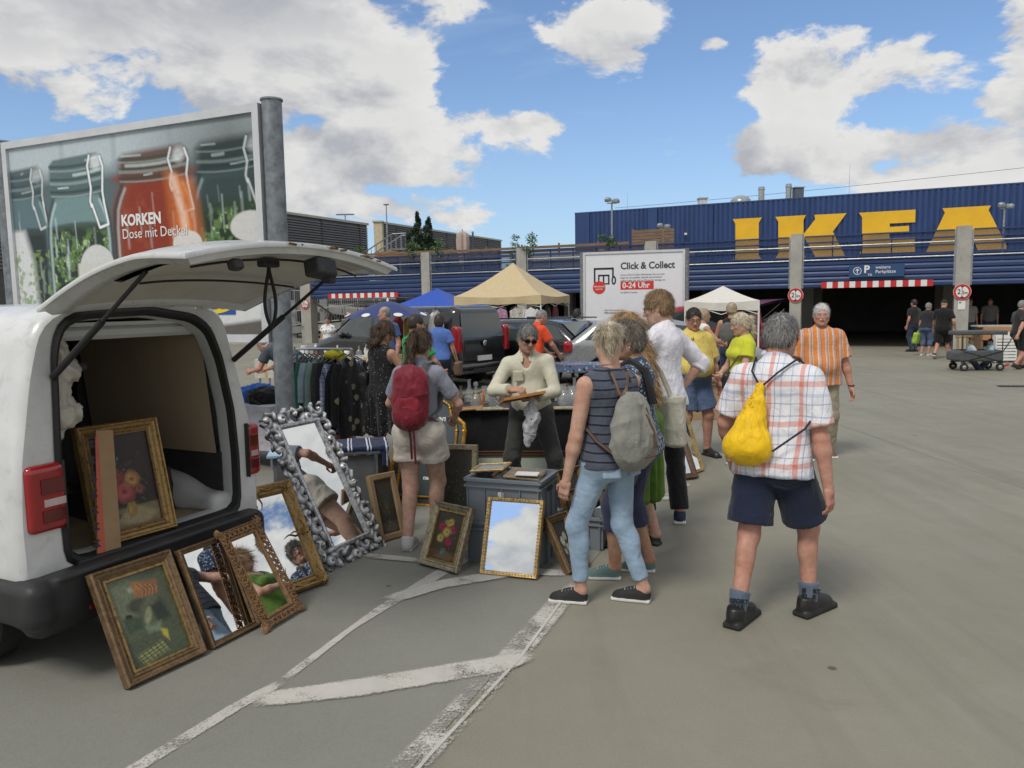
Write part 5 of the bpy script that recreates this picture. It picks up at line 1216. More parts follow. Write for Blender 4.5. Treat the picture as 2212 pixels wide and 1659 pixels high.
# ornate silver mirror
def acanthus(o, w_, h, bw, fr_):
 """flat, wide carved band: scrolls and leaves as relief, pierced, shade in the hollows and highlights painted in by height"""
 g_ = .0042; m_ = .03; us = np.arange(-m_, w_ + m_, g_); vs = np.arange(-m_, h + m_, g_); U_, V_ = np.meshgrid(us, vs, indexing='ij'); H_ = np.zeros(U_.shape); r_ = np.random.default_rng(11)
 sc_ = []
 for (x0, y0, dx_, dy_, L_) in ((bw * .5, bw * .48, 1, 0, w_ - bw), (w_ - bw * .48, bw * .5, 0, 1, h - bw), (w_ - bw * .5, h - bw * .48, -1, 0, w_ - bw), (bw * .48, h - bw * .5, 0, -1, h - bw)):
  n_ = int(round(L_ / .125))
  for k in range(n_): t = L_ * k / n_; sg = 1 if t < L_ / 2 else -1; off = .016 * (-1) ** k; sc_.append((x0 + dx_ * t + dy_ * off, y0 + dy_ * t - dx_ * off, math.atan2(dy_, dx_) + r_.uniform(-.3, .3) + (math.pi if k % 2 else 0), sg * (-1) ** k, .070 + .012 * (k % 3) / 2))
 for (x, y, a0, sg, s_) in sc_:
  du, dv = U_ - x, V_ - y; r = np.hypot(du, dv) + 1e-5; th_ = np.arctan2(dv, du) - a0; ph_ = sg * th_ + 2.3 * np.log(r / s_)
  H_ = np.maximum(H_, (np.cos(ph_) * .5 + .5) ** .8 * np.exp(-(r / (s_ * .95)) ** 4) * (.55 + .45 * np.exp(-(r / (s_ * .5)) ** 2)))
  H_ = np.maximum(H_, 1.05 * np.exp(-(r / .011) ** 2))
  lf = (np.cos(th_ * 4 + sg * r * 40) * .5 + .5) ** 1.2 * np.exp(-((r - s_ * 1.05) / (s_ * .42)) ** 2) * .72; H_ = np.maximum(H_, lf)
 H_ += .06 * (fbmn(np.stack([U_ * 60, V_ * 60, U_ * 0], -1), 2) - .5)
 e = np.minimum(np.minimum(U_, w_ - U_), np.minimum(V_, h - V_)); q_ = np.minimum(np.minimum(U_ - bw, w_ - bw - U_), np.minimum(V_ - bw, h - bw - V_)); wob = .016 * np.cos(np.where(np.minimum(U_, w_ - U_) < np.minimum(V_, h - V_), V_, U_) * 64)
 keep = (e > wob - .004) & (q_ < .004) & ((H_ > .12) | (q_ > -.028)); idx = np.arange(U_.size).reshape(U_.shape); kc = keep[:-1, :-1] & keep[1:, 1:] & keep[1:, :-1] & keep[:-1, 1:]
 Q = np.stack([idx[:-1, :-1][kc], idx[1:, :-1][kc], idx[1:, 1:][kc], idx[:-1, 1:][kc]], 1); O0 = fr_(0, 0, 0); Ux = fr_(1, 0, 0) - O0; Vx = fr_(0, 1, 0) - O0; Wx = fr_(0, 0, 1) - O0
 P_ = O0 + U_.reshape(-1, 1) * Ux + V_.reshape(-1, 1) * Vx + (H_.reshape(-1, 1) * .042 - .012) * Wx; us_ = np.unique(Q); mp = np.zeros(U_.size, np.int64); mp[us_] = np.arange(len(us_)); hh = np.clip((H_.ravel()[us_] - .22) / .45, 0, 1)[:, None]
 if np.cross(Ux, Vx) @ Wx < 0: Q = Q[:, ::-1]
 c_ = link('carving', rawmesh('carving', P_[us_], mp[Q], silver_relief, np.array((.045, .045, .047)) * (1 - hh) + np.array((.62, .63, .64)) * hh), o); md = c_.modifiers.new('thickness', 'SOLIDIFY'); md.thickness = .014; md.offset = -1  # shade and highlights painted into the vertex colours from relief height
bare_mirror('silver_mirror', 'tall mirror in a heavily carved silver acanthus frame leaning by the van', (-1.299, 5.142), (-1.006, 5.731), 1.20, 28.5, .125, acanthus, silverleaf)
framed('framed_picture', 'plain brown frame turned away behind the silver mirror', (-1.05, 5.80), (-.87, 5.98), .52, 16, .05, rawwood, 'art', flowers(3, .7, (.05, .045, .035), (.1, .09, .07), (.5, .8, .05, (.1, .08, .05)), [(.5, .5, .1, (.1, .08, .05))]), 'flat')
# flower piece standing in the load bay
art = flowers(8, .74, (.040, .030, .024), (.30, .25, .14), (.52, .82, .085, (.26, .17, .045)), [(.44, .62, .13, (.42, .085, .085)), (.60, .50, .10, (.42, .22, .08)), (.36, .45, .085, (.30, .06, .055)), (.30, .20, .06, (.25, .12, .03)), (.20, .62, .05, (.42, .42, .36)), (.70, .62, .06, (.24, .09, .05))], (.045, .05, .03))
framed('framed_painting', 'gold framed rose still life standing in the van load bay', (-2.203, 3.932), (-1.955, 4.323), .64, 12.5, .065, gold, 'art', art, 'step', zb=.575, liner=bronze, thick=1.25)
o = thing('cardboard_strip', 'cardboard strip with red tape over the left edge of the still life', 'cardboard', (-2.17, 3.93, .56)); card_m = mat('cardboard', (.33, .215, .115), .85, var=.12, scale=7, bump=.15, bscale=60)
u_ = np.array((.535, .845, 0)); vv = np.array((-.12, .13, .985)); ww = np.array((.80, -.52, .17)); b = MB(); b.prism([(-.045, -.03), (.085, -.03), (.12, .62), (.03, .63)], .055, .062, ((0, 0, 0), u_, vv, ww)); b.build('sheet', card_m, o)
b = MB(); b.prism([(-.040, -.01), (.0, -.01), (.035, .60), (.02, .60)], .063, .065, ((0, 0, 0), u_, vv, ww)); b.build('tape', mat('red_tape', (.48, .09, .045), .4, var=.15), o)
for k in range(7): q = -vv * 0 + u_ * (-.022 + .0055 * k) + vv * (.03 + .085 * k) + ww * .0655; text('print', '94', .045, black_p, o, (q, vv, -u_, ww), .002, ext=.0005)
# stacked grey crates, rose picture, centre mirror
crate_m = mat('grey_crate_plastic', (.185, .210, .240), .5, var=.07, scale=3, dirt=.08)
CA = np.array((-.345, 5.32, 0)); CU = np.array((.94, -.34, 0)); CU /= np.linalg.norm(CU); CV = np.array((-CU[1], CU[0], 0))
def crate(label, z0, o3=CA, U=CU, V=CV, L=.56, Wd=.42, h=.305, group='grey stacking crates', m=None):
 o = thing('stacking_crate', label, 'crate', tuple(o3 + ZU * z0), math.atan2(U[1], U[0]), group); m = m or crate_m
 b = MB(); t = .012
 b.box((L / 2, t / 2 + .012, h / 2), (L - .03, t, h)); b.build('front_wall', m, o); b = MB(); b.box((L / 2, Wd - t / 2 - .012, h / 2), (L - .03, t, h)); b.build('rear_wall', m, o)
 for x in (t / 2 + .012, L - t / 2 - .012): b = MB(); b.box((x, Wd / 2, h / 2), (t, Wd - .03, h)); b.build('side_wall', m, o)
 b = MB(); b.box((L / 2, Wd / 2, .012), (L - .05, Wd - .05, .02)); b.build('floor_panel', m, o)
 for (cx_, cy_, sx, sy) in ((L / 2, .005, L, .022), (L / 2, Wd - .005, L, .022), (.005, Wd / 2, .022, Wd), (L - .005, Wd / 2, .022, Wd)):
  b = MB()
  for zz in (h - .010, h - .055): b.box((cx_, cy_, zz), (sx, sy, .012 if zz < h - .02 else .02))
  b.build('rim', m, o)
 for k in range(5): x = .02 + (L - .04) * k / 4; b = MB(); b.box((x, .006, h / 2 - .02), (.008, .014, h - .06)); b.build('rib', m, o)
 for k in range(4): y = .03 + (Wd - .06) * k / 3; b = MB(); b.box((L - .006, y, h / 2 - .02), (.014, .008, h - .06)); b.build('rib', m, o)
 b = MB(); b.box((L - .004, Wd / 2, h - .085), (.02, .12, .035), bev=.008); b.build('handle_slot', mat('slot_dark', (.02, .02, .022), .7), o)
 return o
c1 = crate('lower grey plastic crate of the stack behind the leaning centre mirror', 0); c2 = crate('upper open grey plastic crate filled with small frames', .306)
b = MB(); b.box((.27, .003, .19), (.040, .003, .055)); b.build('sticker', white_p, c2)
zc = .306 + .305
def flatframe(label, c, U, size, z, tilt=(0, 0), fm=gold, inner=None, name='small_frame', bw=.025, group='frames packed in the crate'):
 o = thing(name, label, 'picture frame', (c[0], c[1], z), math.atan2(U[1], U[0]), group); o.rotation_euler = (R(tilt[0]), R(tilt[1]), math.atan2(U[1], U[0])); L_, W_ = size
 b = MB()
 for (cx_, cy_, sx, sy) in ((0, -W_ / 2 + bw / 2, L_, bw), (0, W_ / 2 - bw / 2, L_, bw)): b.box((cx_, cy_, 0), (sx, sy, .022), bev=.006)
 for x in (-L_ / 2 + bw / 2, L_ / 2 - bw / 2): b.box((x, 0, 0), (bw, W_ - 2 * bw, .0215), bev=.006)
 b.build('frame', fm, o); b = MB(); b.box((0, 0, -.003), (L_ - bw, W_ - bw, .008)); b.build('picture', inner or mat('grey_print_sheet', (.22, .23, .23), .3, var=.3, scale=20), o); return o
cc = lambda u, v: CA + CU * u + CV * v
flatframe('small gold frame lying across the left rim of the crate', cc(.10, .26), CU, (.26, .20), zc + .025, (4, -6), gold_pale)
flatframe('brown wooden frame standing inside the crate', cc(.22, .22), CV, (.30, .16), zc - .05, (62, 0), brownwood)
o = thing('carved_frame_pile', 'carved beige frames piled inside the crate', 'picture frame', tuple(cc(.38, .21) + ZU * (zc - .10)), math.atan2(CU[1], CU[0]))
for k in range(3): b = MB(); b.box((0, .0, .03 + .035 * k), (.30 - .02 * k, .34 - .03 * k, .028), rotm(0, 2 * k, 3 * k), bev=.01); b.build('frame', gilt('dusty_gilt_%d' % k, (.34, .26, .17), .6, .3), o)
b = MB(); b.box((.05, -.10, .13), (.16, .09, .006), rotm(3, 0, 6)); b.build('price_sheet', white_p, o)
art = flowers(5, .72, (.085, .070, .048), (.20, .12, .06), (.48, .83, .10, (.10, .16, .13)), [(.52, .22, .10, (.62, .46, .10)), (.26, .33, .11, (.40, .05, .09)), (.66, .36, .10, (.40, .06, .11)), (.46, .42, .11, (.62, .48, .14)), (.28, .56, .10, (.56, .42, .12)), (.60, .60, .10, (.42, .05, .10)), (.40, .22, .06, (.5, .38, .12))], (.05, .07, .045))
framed('framed_painting', 'champagne framed painting of red and yellow roses leaning on the crates', (-.652, 5.301), (-.371, 5.073), .45, 23, .055, champagne, 'art', art, 'step', liner=gold_pale)
def bamboo(o, w_, h, bw, fr_):
 b = MB(); cs_ = [(bw / 2, bw / 2), (w_ - bw / 2, bw / 2), (w_ - bw / 2, h - bw / 2), (bw / 2, h - bw / 2)]
 for (x0, y0), (x1, y1) in zip(cs_, cs_[1:] + cs_[:1]):
  n_ = int(math.hypot(x1 - x0, y1 - y0) / .022)
  for k in range(1, n_):
   t = k / n_; u, v = x0 + (x1 - x0) * t, y0 + (y1 - y0) * t; a, c_ = ((0, bw * .5) if abs(y1 - y0) < 1e-6 else (bw * .5, 0)); b.tube([fr_(u - a, v - c_, .012), fr_(u, v, .028), fr_(u + a, v + c_, .010)], .003, 4)
 b.build('ribbing', gold_pale, o)
framed('framed_mirror', 'ribbed gold framed mirror leaning against the grey crates reflecting clouds', (-.229, 5.084), (.153, 4.952), .52, 21.5, .028, gold_pale, 'mirror', None, 'flat', deco=bamboo, thick=1.2)
art = flowers(9, .8, (.03, .028, .02), (.05, .045, .035), (.5, .8, .08, (.1, .09, .05)), [(.35, .45, .12, (.42, .42, .36)), (.6, .35, .11, (.35, .34, .3)), (.55, .62, .1, (.38, .36, .28)), (.3, .7, .08, (.3, .3, .25))])
framed('framed_painting', 'small dark framed picture of white flowers standing tilted right of the crates', (.33, 5.02), (.49, 5.20), .40, 30, .052, bronze, 'art', art, 'step')
framed('framed_picture', 'cream silver frame leaning behind the left crate corner', (-.62, 6.00), (-.30, 5.93), .72, 10, .05, champagne, 'art', flowers(13, .6, (.06, .055, .04), (.05, .045, .03), (.5, .8, .06, (.06, .05, .04)), [(.5, .5, .08, (.08, .07, .05))]), 'flat')
# arched gilt mirror behind the backpack woman
def arched(name, label, A, Bp, h, lean, fm):
 A = np.array((*A, 0.)); Bp = np.array((*Bp, 0.)); U = Bp - A; w_ = float(np.linalg.norm(U)); U /= w_; N = np.array((U[1], -U[0], 0.)); N = N if N @ (-A) > 0 else -N
 q = R(lean); V = ZU * math.cos(q) - N * math.sin(q); W = np.cross(U, V); W = W if W @ N > 0 else -W; o = thing(name, label, 'mirror', tuple(A))
 def outline(i):
  pts = [(i, i), (w_ - i, i), (w_ - i, h * .66), (w_ - i - .015, h * .72), (w_ - .10 - i * .6, h * .78), (w_ - .12 - i * .5, h * .84)]
  pts += [(w_ / 2 + (w_ / 2 - .12 - i * .5) * math.cos(a), h * .84 + (h * .16 - i) * math.sin(a)) for a in np.linspace(.2, math.pi - .2, 13)]
  pts += [(.12 + i * .5, h * .84), (.10 + i * .6, h * .78), (i + .015, h * .72), (i, h * .66)]; return pts
 P3 = lambda p, d: U * p[0] + V * p[1] + W * d
 for nm, i, rr in (('outer_frame', .0, .020), ('inner_frame', .075, .013)):
  b = MB(); pp = outline(i); b.tube([P3(p, .03) for p in pp + pp[:1]], rr, 8)
  for k, p in enumerate(pp):
   if k % 2 == 0: b.lathe([(0, -rr), (rr * .9, -rr * .7), (rr * 1.25, 0), (rr * .9, rr * .7), (0, rr)], 8, P3(p, .035))
  b.build(nm, fm, o, True)
 b = MB(); b.add([P3(p, .02) for p in outline(.0)], [tuple(range(len(outline(0))))]); b.build('mirror_glass', mat('painted_reflection', (.055, .068, .072), .12, .0, var=.1, spec=.6), o)  # dark reflected board put into the colour, its reversed lettering added as mesh
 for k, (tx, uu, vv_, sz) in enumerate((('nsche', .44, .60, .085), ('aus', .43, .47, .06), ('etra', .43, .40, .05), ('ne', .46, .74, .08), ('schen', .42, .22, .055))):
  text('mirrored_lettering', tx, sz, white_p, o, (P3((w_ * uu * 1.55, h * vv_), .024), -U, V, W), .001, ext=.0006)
 return o
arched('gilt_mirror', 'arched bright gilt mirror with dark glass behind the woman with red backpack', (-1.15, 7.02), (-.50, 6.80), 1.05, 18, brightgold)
for k, lab in enumerate(('outer dark wooden frame behind the legs of the woman in the floral dress', 'inner dark wooden frame behind the legs of the woman in the floral dress')):
 framed('framed_picture', lab, (-1.36 + .05 * k, 7.05 + .06 * k), (-1.22 + .05 * k, 7.42 + .06 * k), .46 - .03 * k, 16, .05, brownwood, 'art', flowers(30 + k, .7, (.04, .035, .03), (.05, .04, .03), (.5, .8, .06, (.06, .05, .04)), [(.5, .5, .08, (.08, .07, .05))]), 'flat', group='dark frames behind the gilt mirror', cat='picture frame')
framed('framed_picture', 'wide brown frame with pale green sheet under the glass table', (-.40, 7.25), (.62, 7.18), .42, 14, .06, brownwood, 'art', (lambda c: (c.fill((.33, .38, .31), (.36, .40, .34)), c)[1])(Canvas(24, 12, 2.0, 2)), 'step', cat='picture frame')
framed('framed_picture', 'tall slim gold frame propped behind the tote bag', (1.83, 7.95), (2.02, 8.16), .98, 19, .03, gold_pale, 'mirror', None, 'flat', cat='mirror')
framed('leaning_mirror', 'dark framed mirror on the ground behind the tote bag', (1.66, 7.70), (1.88, 7.80), .52, 30, .06, brownwood, 'mirror', None, 'step')
framed('framed_picture', 'dark ornate frame standing behind the striped top woman', (.50, 5.55), (.78, 5.80), .45, 25, .05, bronze, 'mirror', None, 'step', cat='mirror')
framed('framed_picture', 'gold edged frame between crates and the women', (.42, 5.75), (.62, 5.95), .55, 18, .04, gold, 'art', flowers(40, .7, (.06, .05, .04), (.05, .04, .03), (.5, .8, .06, (.06, .05, .04)), [(.5, .5, .08, (.2, .17, .15))]), 'step', cat='picture frame')
crate('small grey crate on the ground right of the crate stack', 0, np.array((.30, 5.62, 0)), CU, CV, .36, .28, .25)
# ================================================================== PEOPLE
skin_m, st, sb = newmat('skin')
_a = st.n('ShaderNodeAttribute', attribute_name='Col', out=0); _co = st.n('ShaderNodeTexCoord', out=3)
_f = st.rng(st.noise(_co, 26, 7, .72), .3, .7, .80, 1.14)
st.put(sb.inputs['Base Color'], st.mix(1.0, _a, st.n('ShaderNodeCombineColor', _f, st.m('POWER', _f, 1.3), st.m('POWER', _f, 1.4)), blend='MULTIPLY'))
sb.inputs['Roughness'].default_value = .6; sb.inputs['Specular IOR Level'].default_value = .3
sb.inputs['Subsurface Weight'].default_value = .05; sb.inputs['Subsurface Radius'].default_value = (.02, .008, .004)
st.put(sb.inputs['Normal'], st.n('ShaderNodeBump', i_Strength=.18, i_Distance=.002, i_Height=st.noise(_co, 190, 4, .7)))
def hair_mat(name, c1, c2):
 if name in MATS: return MATS[name]
 m, t, b = newmat(name); co = t.n('ShaderNodeTexCoord', out=3)
 f = t.noise(t.v('MULTIPLY', co, (1, 1, .22)), 120, 4, .7, .6); g_ = t.noise(co, 14, 3, .6)
 t.put(b.inputs['Base Color'], t.mix(t.rng(t.m('ADD', f, t.m('MULTIPLY', t.m('SUBTRACT', g_, .5), .6)), .32, .68), c1, c2)); b.inputs['Roughness'].default_value = .48; b.inputs['Specular IOR Level'].default_value = .45
 t.put(b.inputs['Normal'], t.n('ShaderNodeBump', i_Strength=.6, i_Distance=.004, i_Height=f)); return m
HAIR = {'brown': ((.035, .020, .012), (.115, .068, .036)), 'dkbrown': ((.014, .010, .008), (.05, .034, .024)), 'blond': ((.22, .135, .055), (.56, .38, .18)), 'ash': ((.17, .125, .075), (.50, .41, .28)), 'grey': ((.095, .090, .085), (.32, .31, .30)),
  'greybrown': ((.060, .048, .036), (.235, .205, .17)), 'white': ((.42, .41, .40), (.74, .73, .71)), 'black': ((.008, .007, .007), (.030, .026, .024)), 'sand': ((.13, .078, .036), (.33, .215, .11)), 'platinum': ((.36, .30, .20), (.72, .64, .49))}
def ik(a, c, l1, l2, pole):
 a = np.asarray(a, float); c = np.asarray(c, float); d = c - a; L = np.linalg.norm(d); f = 1.0
 if L > (l1 + l2) * .998: f = L / ((l1 + l2) * .998); l1 *= f; l2 *= f
 u = d / L; x = (l1 * l1 - l2 * l2 + L * L) / (2 * L); hgt = math.sqrt(max(0, l1 * l1 - x * x))
 p = np.asarray(pole, float); p = p - u * (p @ u); p /= np.linalg.norm(p) + 1e-9
 return a + u * x + p * hgt
HANDS = {}
def hand_mesh(style):
 if style in HANDS: return HANDS[style]
 cu = {'relax': (22, 28, 20), 'grip': (55, 70, 45), 'flat': (6, 10, 8), 'pinch': (42, 40, 20)}[style]
 F = Field(); F.box((0, .047, 0), (.039, .046, .013), .012, .012); F.cone((0, -.03, 0), (0, .02, 0), .026, .029, .02); F.ell((-.022, .03, -.008), (.02, .03, .014), .015)
 for x0, L, r_ in ((-.031, .068, .0088), (-.0105, .078, .0092), (.0105, .073, .0088), (.030, .056, .0078)):
  p = np.array((x0, .088, 0.)); a = 0; sp = -x0 * .25
  for sgm, c_ in zip((.45, .31, .24), cu):
   a += R(c_); d = np.array((-sp * math.cos(a) * .5, math.cos(a), -math.sin(a))); q = p + d * L * sgm; F.cone(p, q, r_, r_ * .93, .004); p = q; r_ *= .93
 p = np.array((-.034, .025, -.006)); q = p + np.array((-.028, .030, -.010)); F.cone(p, q, .0125, .0105, .01); e = q + (np.array((-.004, .030, -.012)) if style != 'grip' else np.array((.018, .024, -.022))); F.cone(q, e, .0105, .0085, .004)
 V, Q = F.mesh(.0052); HANDS[style] = (V, Q); return V, Q
SHOES = {}
def shoe_mesh(kind):
 if kind in SHOES: return SHOES[kind]
 F = Field(); up_ = .085 if kind != 'sandal' else .03
 F.ell((0, .085, .030), (.045, .082, .048), .03); F.ell((0, -.02, .05), (.039, .085, .058), .03)
 if kind != 'sandal': F.cone((0, -.045, .05), (0, -.050, .098), .040, .038, .03, flat=True); F.ell((0, .03, .062), (.03, .06, .035), .03)
 else: F.cone((0, -.04, .04), (0, -.04, .10), .036, .034, .03, flat=True)
 F.box((0, .035, .012), (.047, .139, .019), .014, .010)
 F.cut((0, 0, -1), 0.0); V, Q = F.mesh(.008); SHOES[kind] = (V, Q); return V, Q

class Person:
 def __init__(s, label, loc, heading, h=1.72, res=.010, sex='m', skin=(.50, .30, .215), bulk=1.0, belly=0.0, feet=((-.10, 0, 8, 0), (.10, 0, -8, 0)), hip=(0, 0, 0), pitch=0, roll=0, twist=0,
     head=(0, 0, 0), hands=(None, None), elbow=((-.5, -1, -.2), (.5, -1, -.2)), hstyle=('relax', 'relax'), palm=(None, None), hair=('short', 'brown'), shw=1.0, face={}, group=None, sit=False, legbulk=1.0, armbulk=1.0):
  s.sc = h / 1.75; s.res = res; s.sex = sex; s.bulk = bulk; s.belly = belly; k = s.sc
  s.o = thing('person', label, 'person', (loc[0], loc[1], loc[2] if len(loc) > 2 else 0), R(heading), group)
  s.M = np.array(Matrix.Rotation(R(heading), 3, 'Z')); s.loc = np.array((loc[0], loc[1], loc[2] if len(loc) > 2 else 0.0)); s.heading = heading
  s.Rt = rotm(-pitch, roll, twist); s.pel = np.array((hip[0], hip[1], .95 + hip[2])) * k
  sw = (.185 if sex == 'm' else .163) * shw
  s.sh = [s.up(1.388, -sw * .97), s.up(1.388, sw * .97)]; s.hipj = [s.pel + rotm(0, 0, twist * .3) @ (np.array((sx * (.090 if sex == 'm' else .092), 0, -.03)) * k) for sx in (-1, 1)]
  s.nk = s.up(1.475, 0, -.012); hy, hp, hr = head
  s.Rh = rotm(-hp, hr, hy); s.hc = s.nk + (s.Rt @ np.array((0, .012, .075)) + s.Rh @ np.array((0, .022, .075))) * k
  s.feet = feet; s.ank = []; s.knee = []; s.footM = []
  for i, (fx, fy, yaw, lift) in enumerate(feet):
   fm = rotm(-lift, 0, yaw); toe = np.array((fx, fy, 0.)) * k + rotm(0, 0, yaw) @ np.array((0, .10, 0)) * k
   an = toe + fm @ (np.array((0, -.145, .085)) * k); s.ank.append(an); s.footM.append((fm, toe))
   s.knee.append(ik(s.hipj[i], an, .435 * k, .425 * k, rotm(0, 0, yaw) @ np.array((0, 1, .05))))
  s.wr = []; s.el = []
  for i in (0, 1):
   sx = -1 if i == 0 else 1
   w_ = np.array(hands[i]) * k if hands[i] is not None else s.sh[i] + np.array((sx * .07, .045, -.53)) * k
   s.wr.append(w_); s.el.append(ik(s.sh[i], w_, .295 * k, .255 * k, np.array(elbow[i]) * 1.0))
  s.skin = np.array(skin); s.hair = hair; s.legb = legbulk * (.5 + .5 * bulk); s.armb = armbulk * (.5 + .5 * bulk)
  s.body(hstyle, palm, face); s.do_hair()
 def up(s, z, x=0, y=0): return s.pel + s.Rt @ (np.array((x, y, z - .95)) * s.sc)
 def torso(s, F, g=0.0, kk=.05):
  k = s.sc; b = s.bulk; f = s.sex == 'f'; E = lambda c, r, kx=kk: F.ell(s.up(c[2], c[0], c[1]), np.array(r) * k, kx, s.Rt, grow=g)
  E((0, 0, 1.30), ((.150 if f else .165) * b, .108 * b, .185)); E((0, .005 + s.belly * .3, 1.09), ((.130 if f else .148) * b + s.belly * .35, .100 * b + s.belly * .5, .15))
  if s.belly > .02: E((0, .04 + s.belly * .8, 1.06), (.135 * b + s.belly * .3, .085 * b + s.belly * .7, .13))
  E((0, -.012, .945), ((.172 if f else .162) * b, .118 * b, .125))
  for sx in (-1, 1): E((sx * .078, -.058, .895), (.088 * b, .080 * b, .095))
  if f:
   for sx in (-1, 1): E((sx * .070, .078, 1.275), (.068 * b, .066 * b, .062), .03)
  F.cone(s.sh[0] + s.Rt @ np.array((.03, 0, -.01)) * k, s.sh[1] + s.Rt @ np.array((-.03, 0, -.01)) * k, .058 * k, .058 * k, kk, grow=g)
  F.cone(s.up(1.38, 0, -.03), s.up(1.50, 0, -.012), .085 * k, .047 * k, .06, grow=min(g, .01))
 def arm(s, F, i, g=0.0, frac=2.0, flare=0.0, kk=.025):
  k = s.sc; a = s.armb * (1.0 if s.sex == 'm' else .88); r0, r1, r2, r3 = .054 * a * k, .041 * a * k, .042 * a * k, .0265 * a * k
  S_, E_, W_ = s.sh[i], s.el[i], s.wr[i]
  if frac <= 1: F.cone(S_, S_ + (E_ - S_) * frac, r0, r0 + (r1 - r0) * frac + flare, kk, flat=True, grow=g); return
  F.cone(S_, E_, r0, r1, kk, grow=g)
  f = frac - 1
  if f >= 1: F.cone(E_, W_, r2, r3 + (flare if g else 0), kk * .7, grow=g, flat=g > 0);
  elif f > 0: F.cone(E_, E_ + (W_ - E_) * f, r2, r2 + (r3 - r2) * f + flare, kk * .7, flat=True, grow=g)
  if f >= .4 and g == 0: F.ell(E_ + (W_ - E_) * .25, (.040 * a * k,) * 3, .03)
 def leg(s, F, i, g=0.0, frac=2.0, flare=0.0, kk=.03):
  k = s.sc; b = s.legb; f_ = s.sex == 'f'; r0, r1, r2, r3 = (.094 if f_ else .090) * b * k, .060 * b * k, .057 * b * k, .0385 * b * k; H_, K_, A_ = s.hipj[i], s.knee[i], s.ank[i]
  if frac <= 1: F.cone(H_, H_ + (K_ - H_) * frac, r0, r0 + (r1 - r0) * frac + flare, kk, flat=True, grow=g); return
  F.cone(H_, K_, r0, r1, kk, grow=g); f = frac - 1
  d = A_ - K_; ax = d / (np.linalg.norm(d) + 1e-9); fw = np.cross(np.array((1, 0, 0)), ax); back_ = s.footM[i][0] @ np.array((0, -1, 0)); back_ = back_ - ax * (back_ @ ax)
  if f >= 1: F.cone(K_, A_, r2, r3 + (flare if g else 0), kk, grow=g, flat=g > 0 and flare >= 0)
  elif f > 0: F.cone(K_, K_ + d * f, r2, r2 + (r3 - r2) * f + flare, kk, flat=True, grow=g)
  if g == 0 or g < .02: F.ell(K_ + d * .28 + back_ * .018 * k, np.array((.047, .050, .10)) * b * k + g, .03)
 def body(s, hstyle, palm, face):
  k = s.sc; F = Field(); s.torso(F, -.004)
  for i in (0, 1):
   s.arm(F, i); s.leg(F, i); fm, toe = s.footM[i]; F.cone(s.ank[i], toe + fm @ (np.array((0, -.02, .035)) * k), .035 * k, .028 * k, .02)
  F.cone(s.nk, s.hc + s.Rh @ (np.array((0, -.022, -.03)) * k), .056 * k * (.5 + .5 * s.bulk), .055 * k, .03)
  V, Q = F.mesh(s.res); Vs = [V]; Fs = [Q]; n = len(V); base = s.skin
  c = np.tile(base, (len(V), 1)); red = np.clip(fbmn(V * 9, 2) - .45, 0, 1)[:, None]; c = c * (1 - red * np.array((.05, .35, .4)))
  for i in (0, 1):   # knees and elbows a little ruddier
   for q in (s.knee[i], s.el[i], s.ank[i]): c *= 1 - np.exp(-((V - q) ** 2).sum(1) / (.05 ** 2))[:, None] * np.array((.04, .16, .18))
  Cs = [c]
  # hands
  for i in (0, 1):
   hv, hq = hand_mesh(hstyle[i]); sx = -1 if i == 0 else 1; d = s.wr[i] - s.el[i]; d /= np.linalg.norm(d)
   pn = np.array(palm[i]) if palm[i] is not None else np.array((-sx, .25, 0.)); pn = pn - d * (pn @ d); pn /= np.linalg.norm(pn) + 1e-9
   xx = np.cross(d, -pn); L = hv.copy()
   if i == 0: L[:, 0] *= -1; hq2 = hq[:, ::-1]
   else: hq2 = hq
   L = L * k * (1.0 if s.sex == 'm' else .9); P_ = s.wr[i] + L[:, :1] * xx + L[:, 1:2] * d + L[:, 2:3] * (-pn)
   Vs.append(P_); Fs.append(hq2 + n); n += len(P_); tip = np.clip((L[:, 1] - .10) / .08, 0, 1)[:, None]; Cs.append(np.tile(base, (len(P_), 1)) * (1 - .9 * tip * np.array((.02, .16, .18))) * np.array((1, .93, .92)))
  # head
  F = Field(); f = s.sex == 'f'; ch = face.get('chub', 1.0)
  F.ell((0, -.012, .030), (.0765, .096, .091), .02); F.ell((0, .030, -.035), (.060 * ch, .066, .086), .04); F.ell((0, .036, -.085), (.046 * ch, .046, .034), .035); F.cone((-.048 * ch, .0, -.055), (.048 * ch, 0, -.055), .026, .026, .03)
  F.ell((0, .070, .024), (.052, .024, .013), .015); F.ell((-.036, .070, -.020), (.022, .018, .018), .02); F.ell((.036, .070, -.020), (.022, .018, .018), .02)
  for sx in (-1, 1): F.ell((sx * .031, .104, .006), (.018, .018, .012), .014, sub=True); F.ell((sx * .031, .078, .006), (.0145,) * 3, .004)
  F.cone((0, .088, .010), (0, .112, -.030), .008, .0125, .012); F.ell((-.012, .100, -.034), (.008, .010, .008), .006); F.ell((.012, .100, -.034), (.008, .010, .008), .006)
  F.ell((0, .090, -.058), (.022, .012, .0055), .005); F.ell((0, .089, -.069), (.020, .012, .0065), .005); F.ell((0, .078, -.103), (.020, .018, .016), .02)
  for sx in (-1, 1): F.ell((sx * .078, -.006, -.004), (.009, .021, .033), .008, rotm(0, 0, sx * 22)); F.ell((sx * .086, -.002, -.002), (.006, .011, .018), .005, sub=True)
  F.cone((0, -.022, -.05), (0, -.034, -.135), .054, .056, .03, flat=True)
  V, Q = F.mesh(.0062 if s.res < .012 else .009); c = np.tile(base, (len(V), 1)); x, y, z = V.T
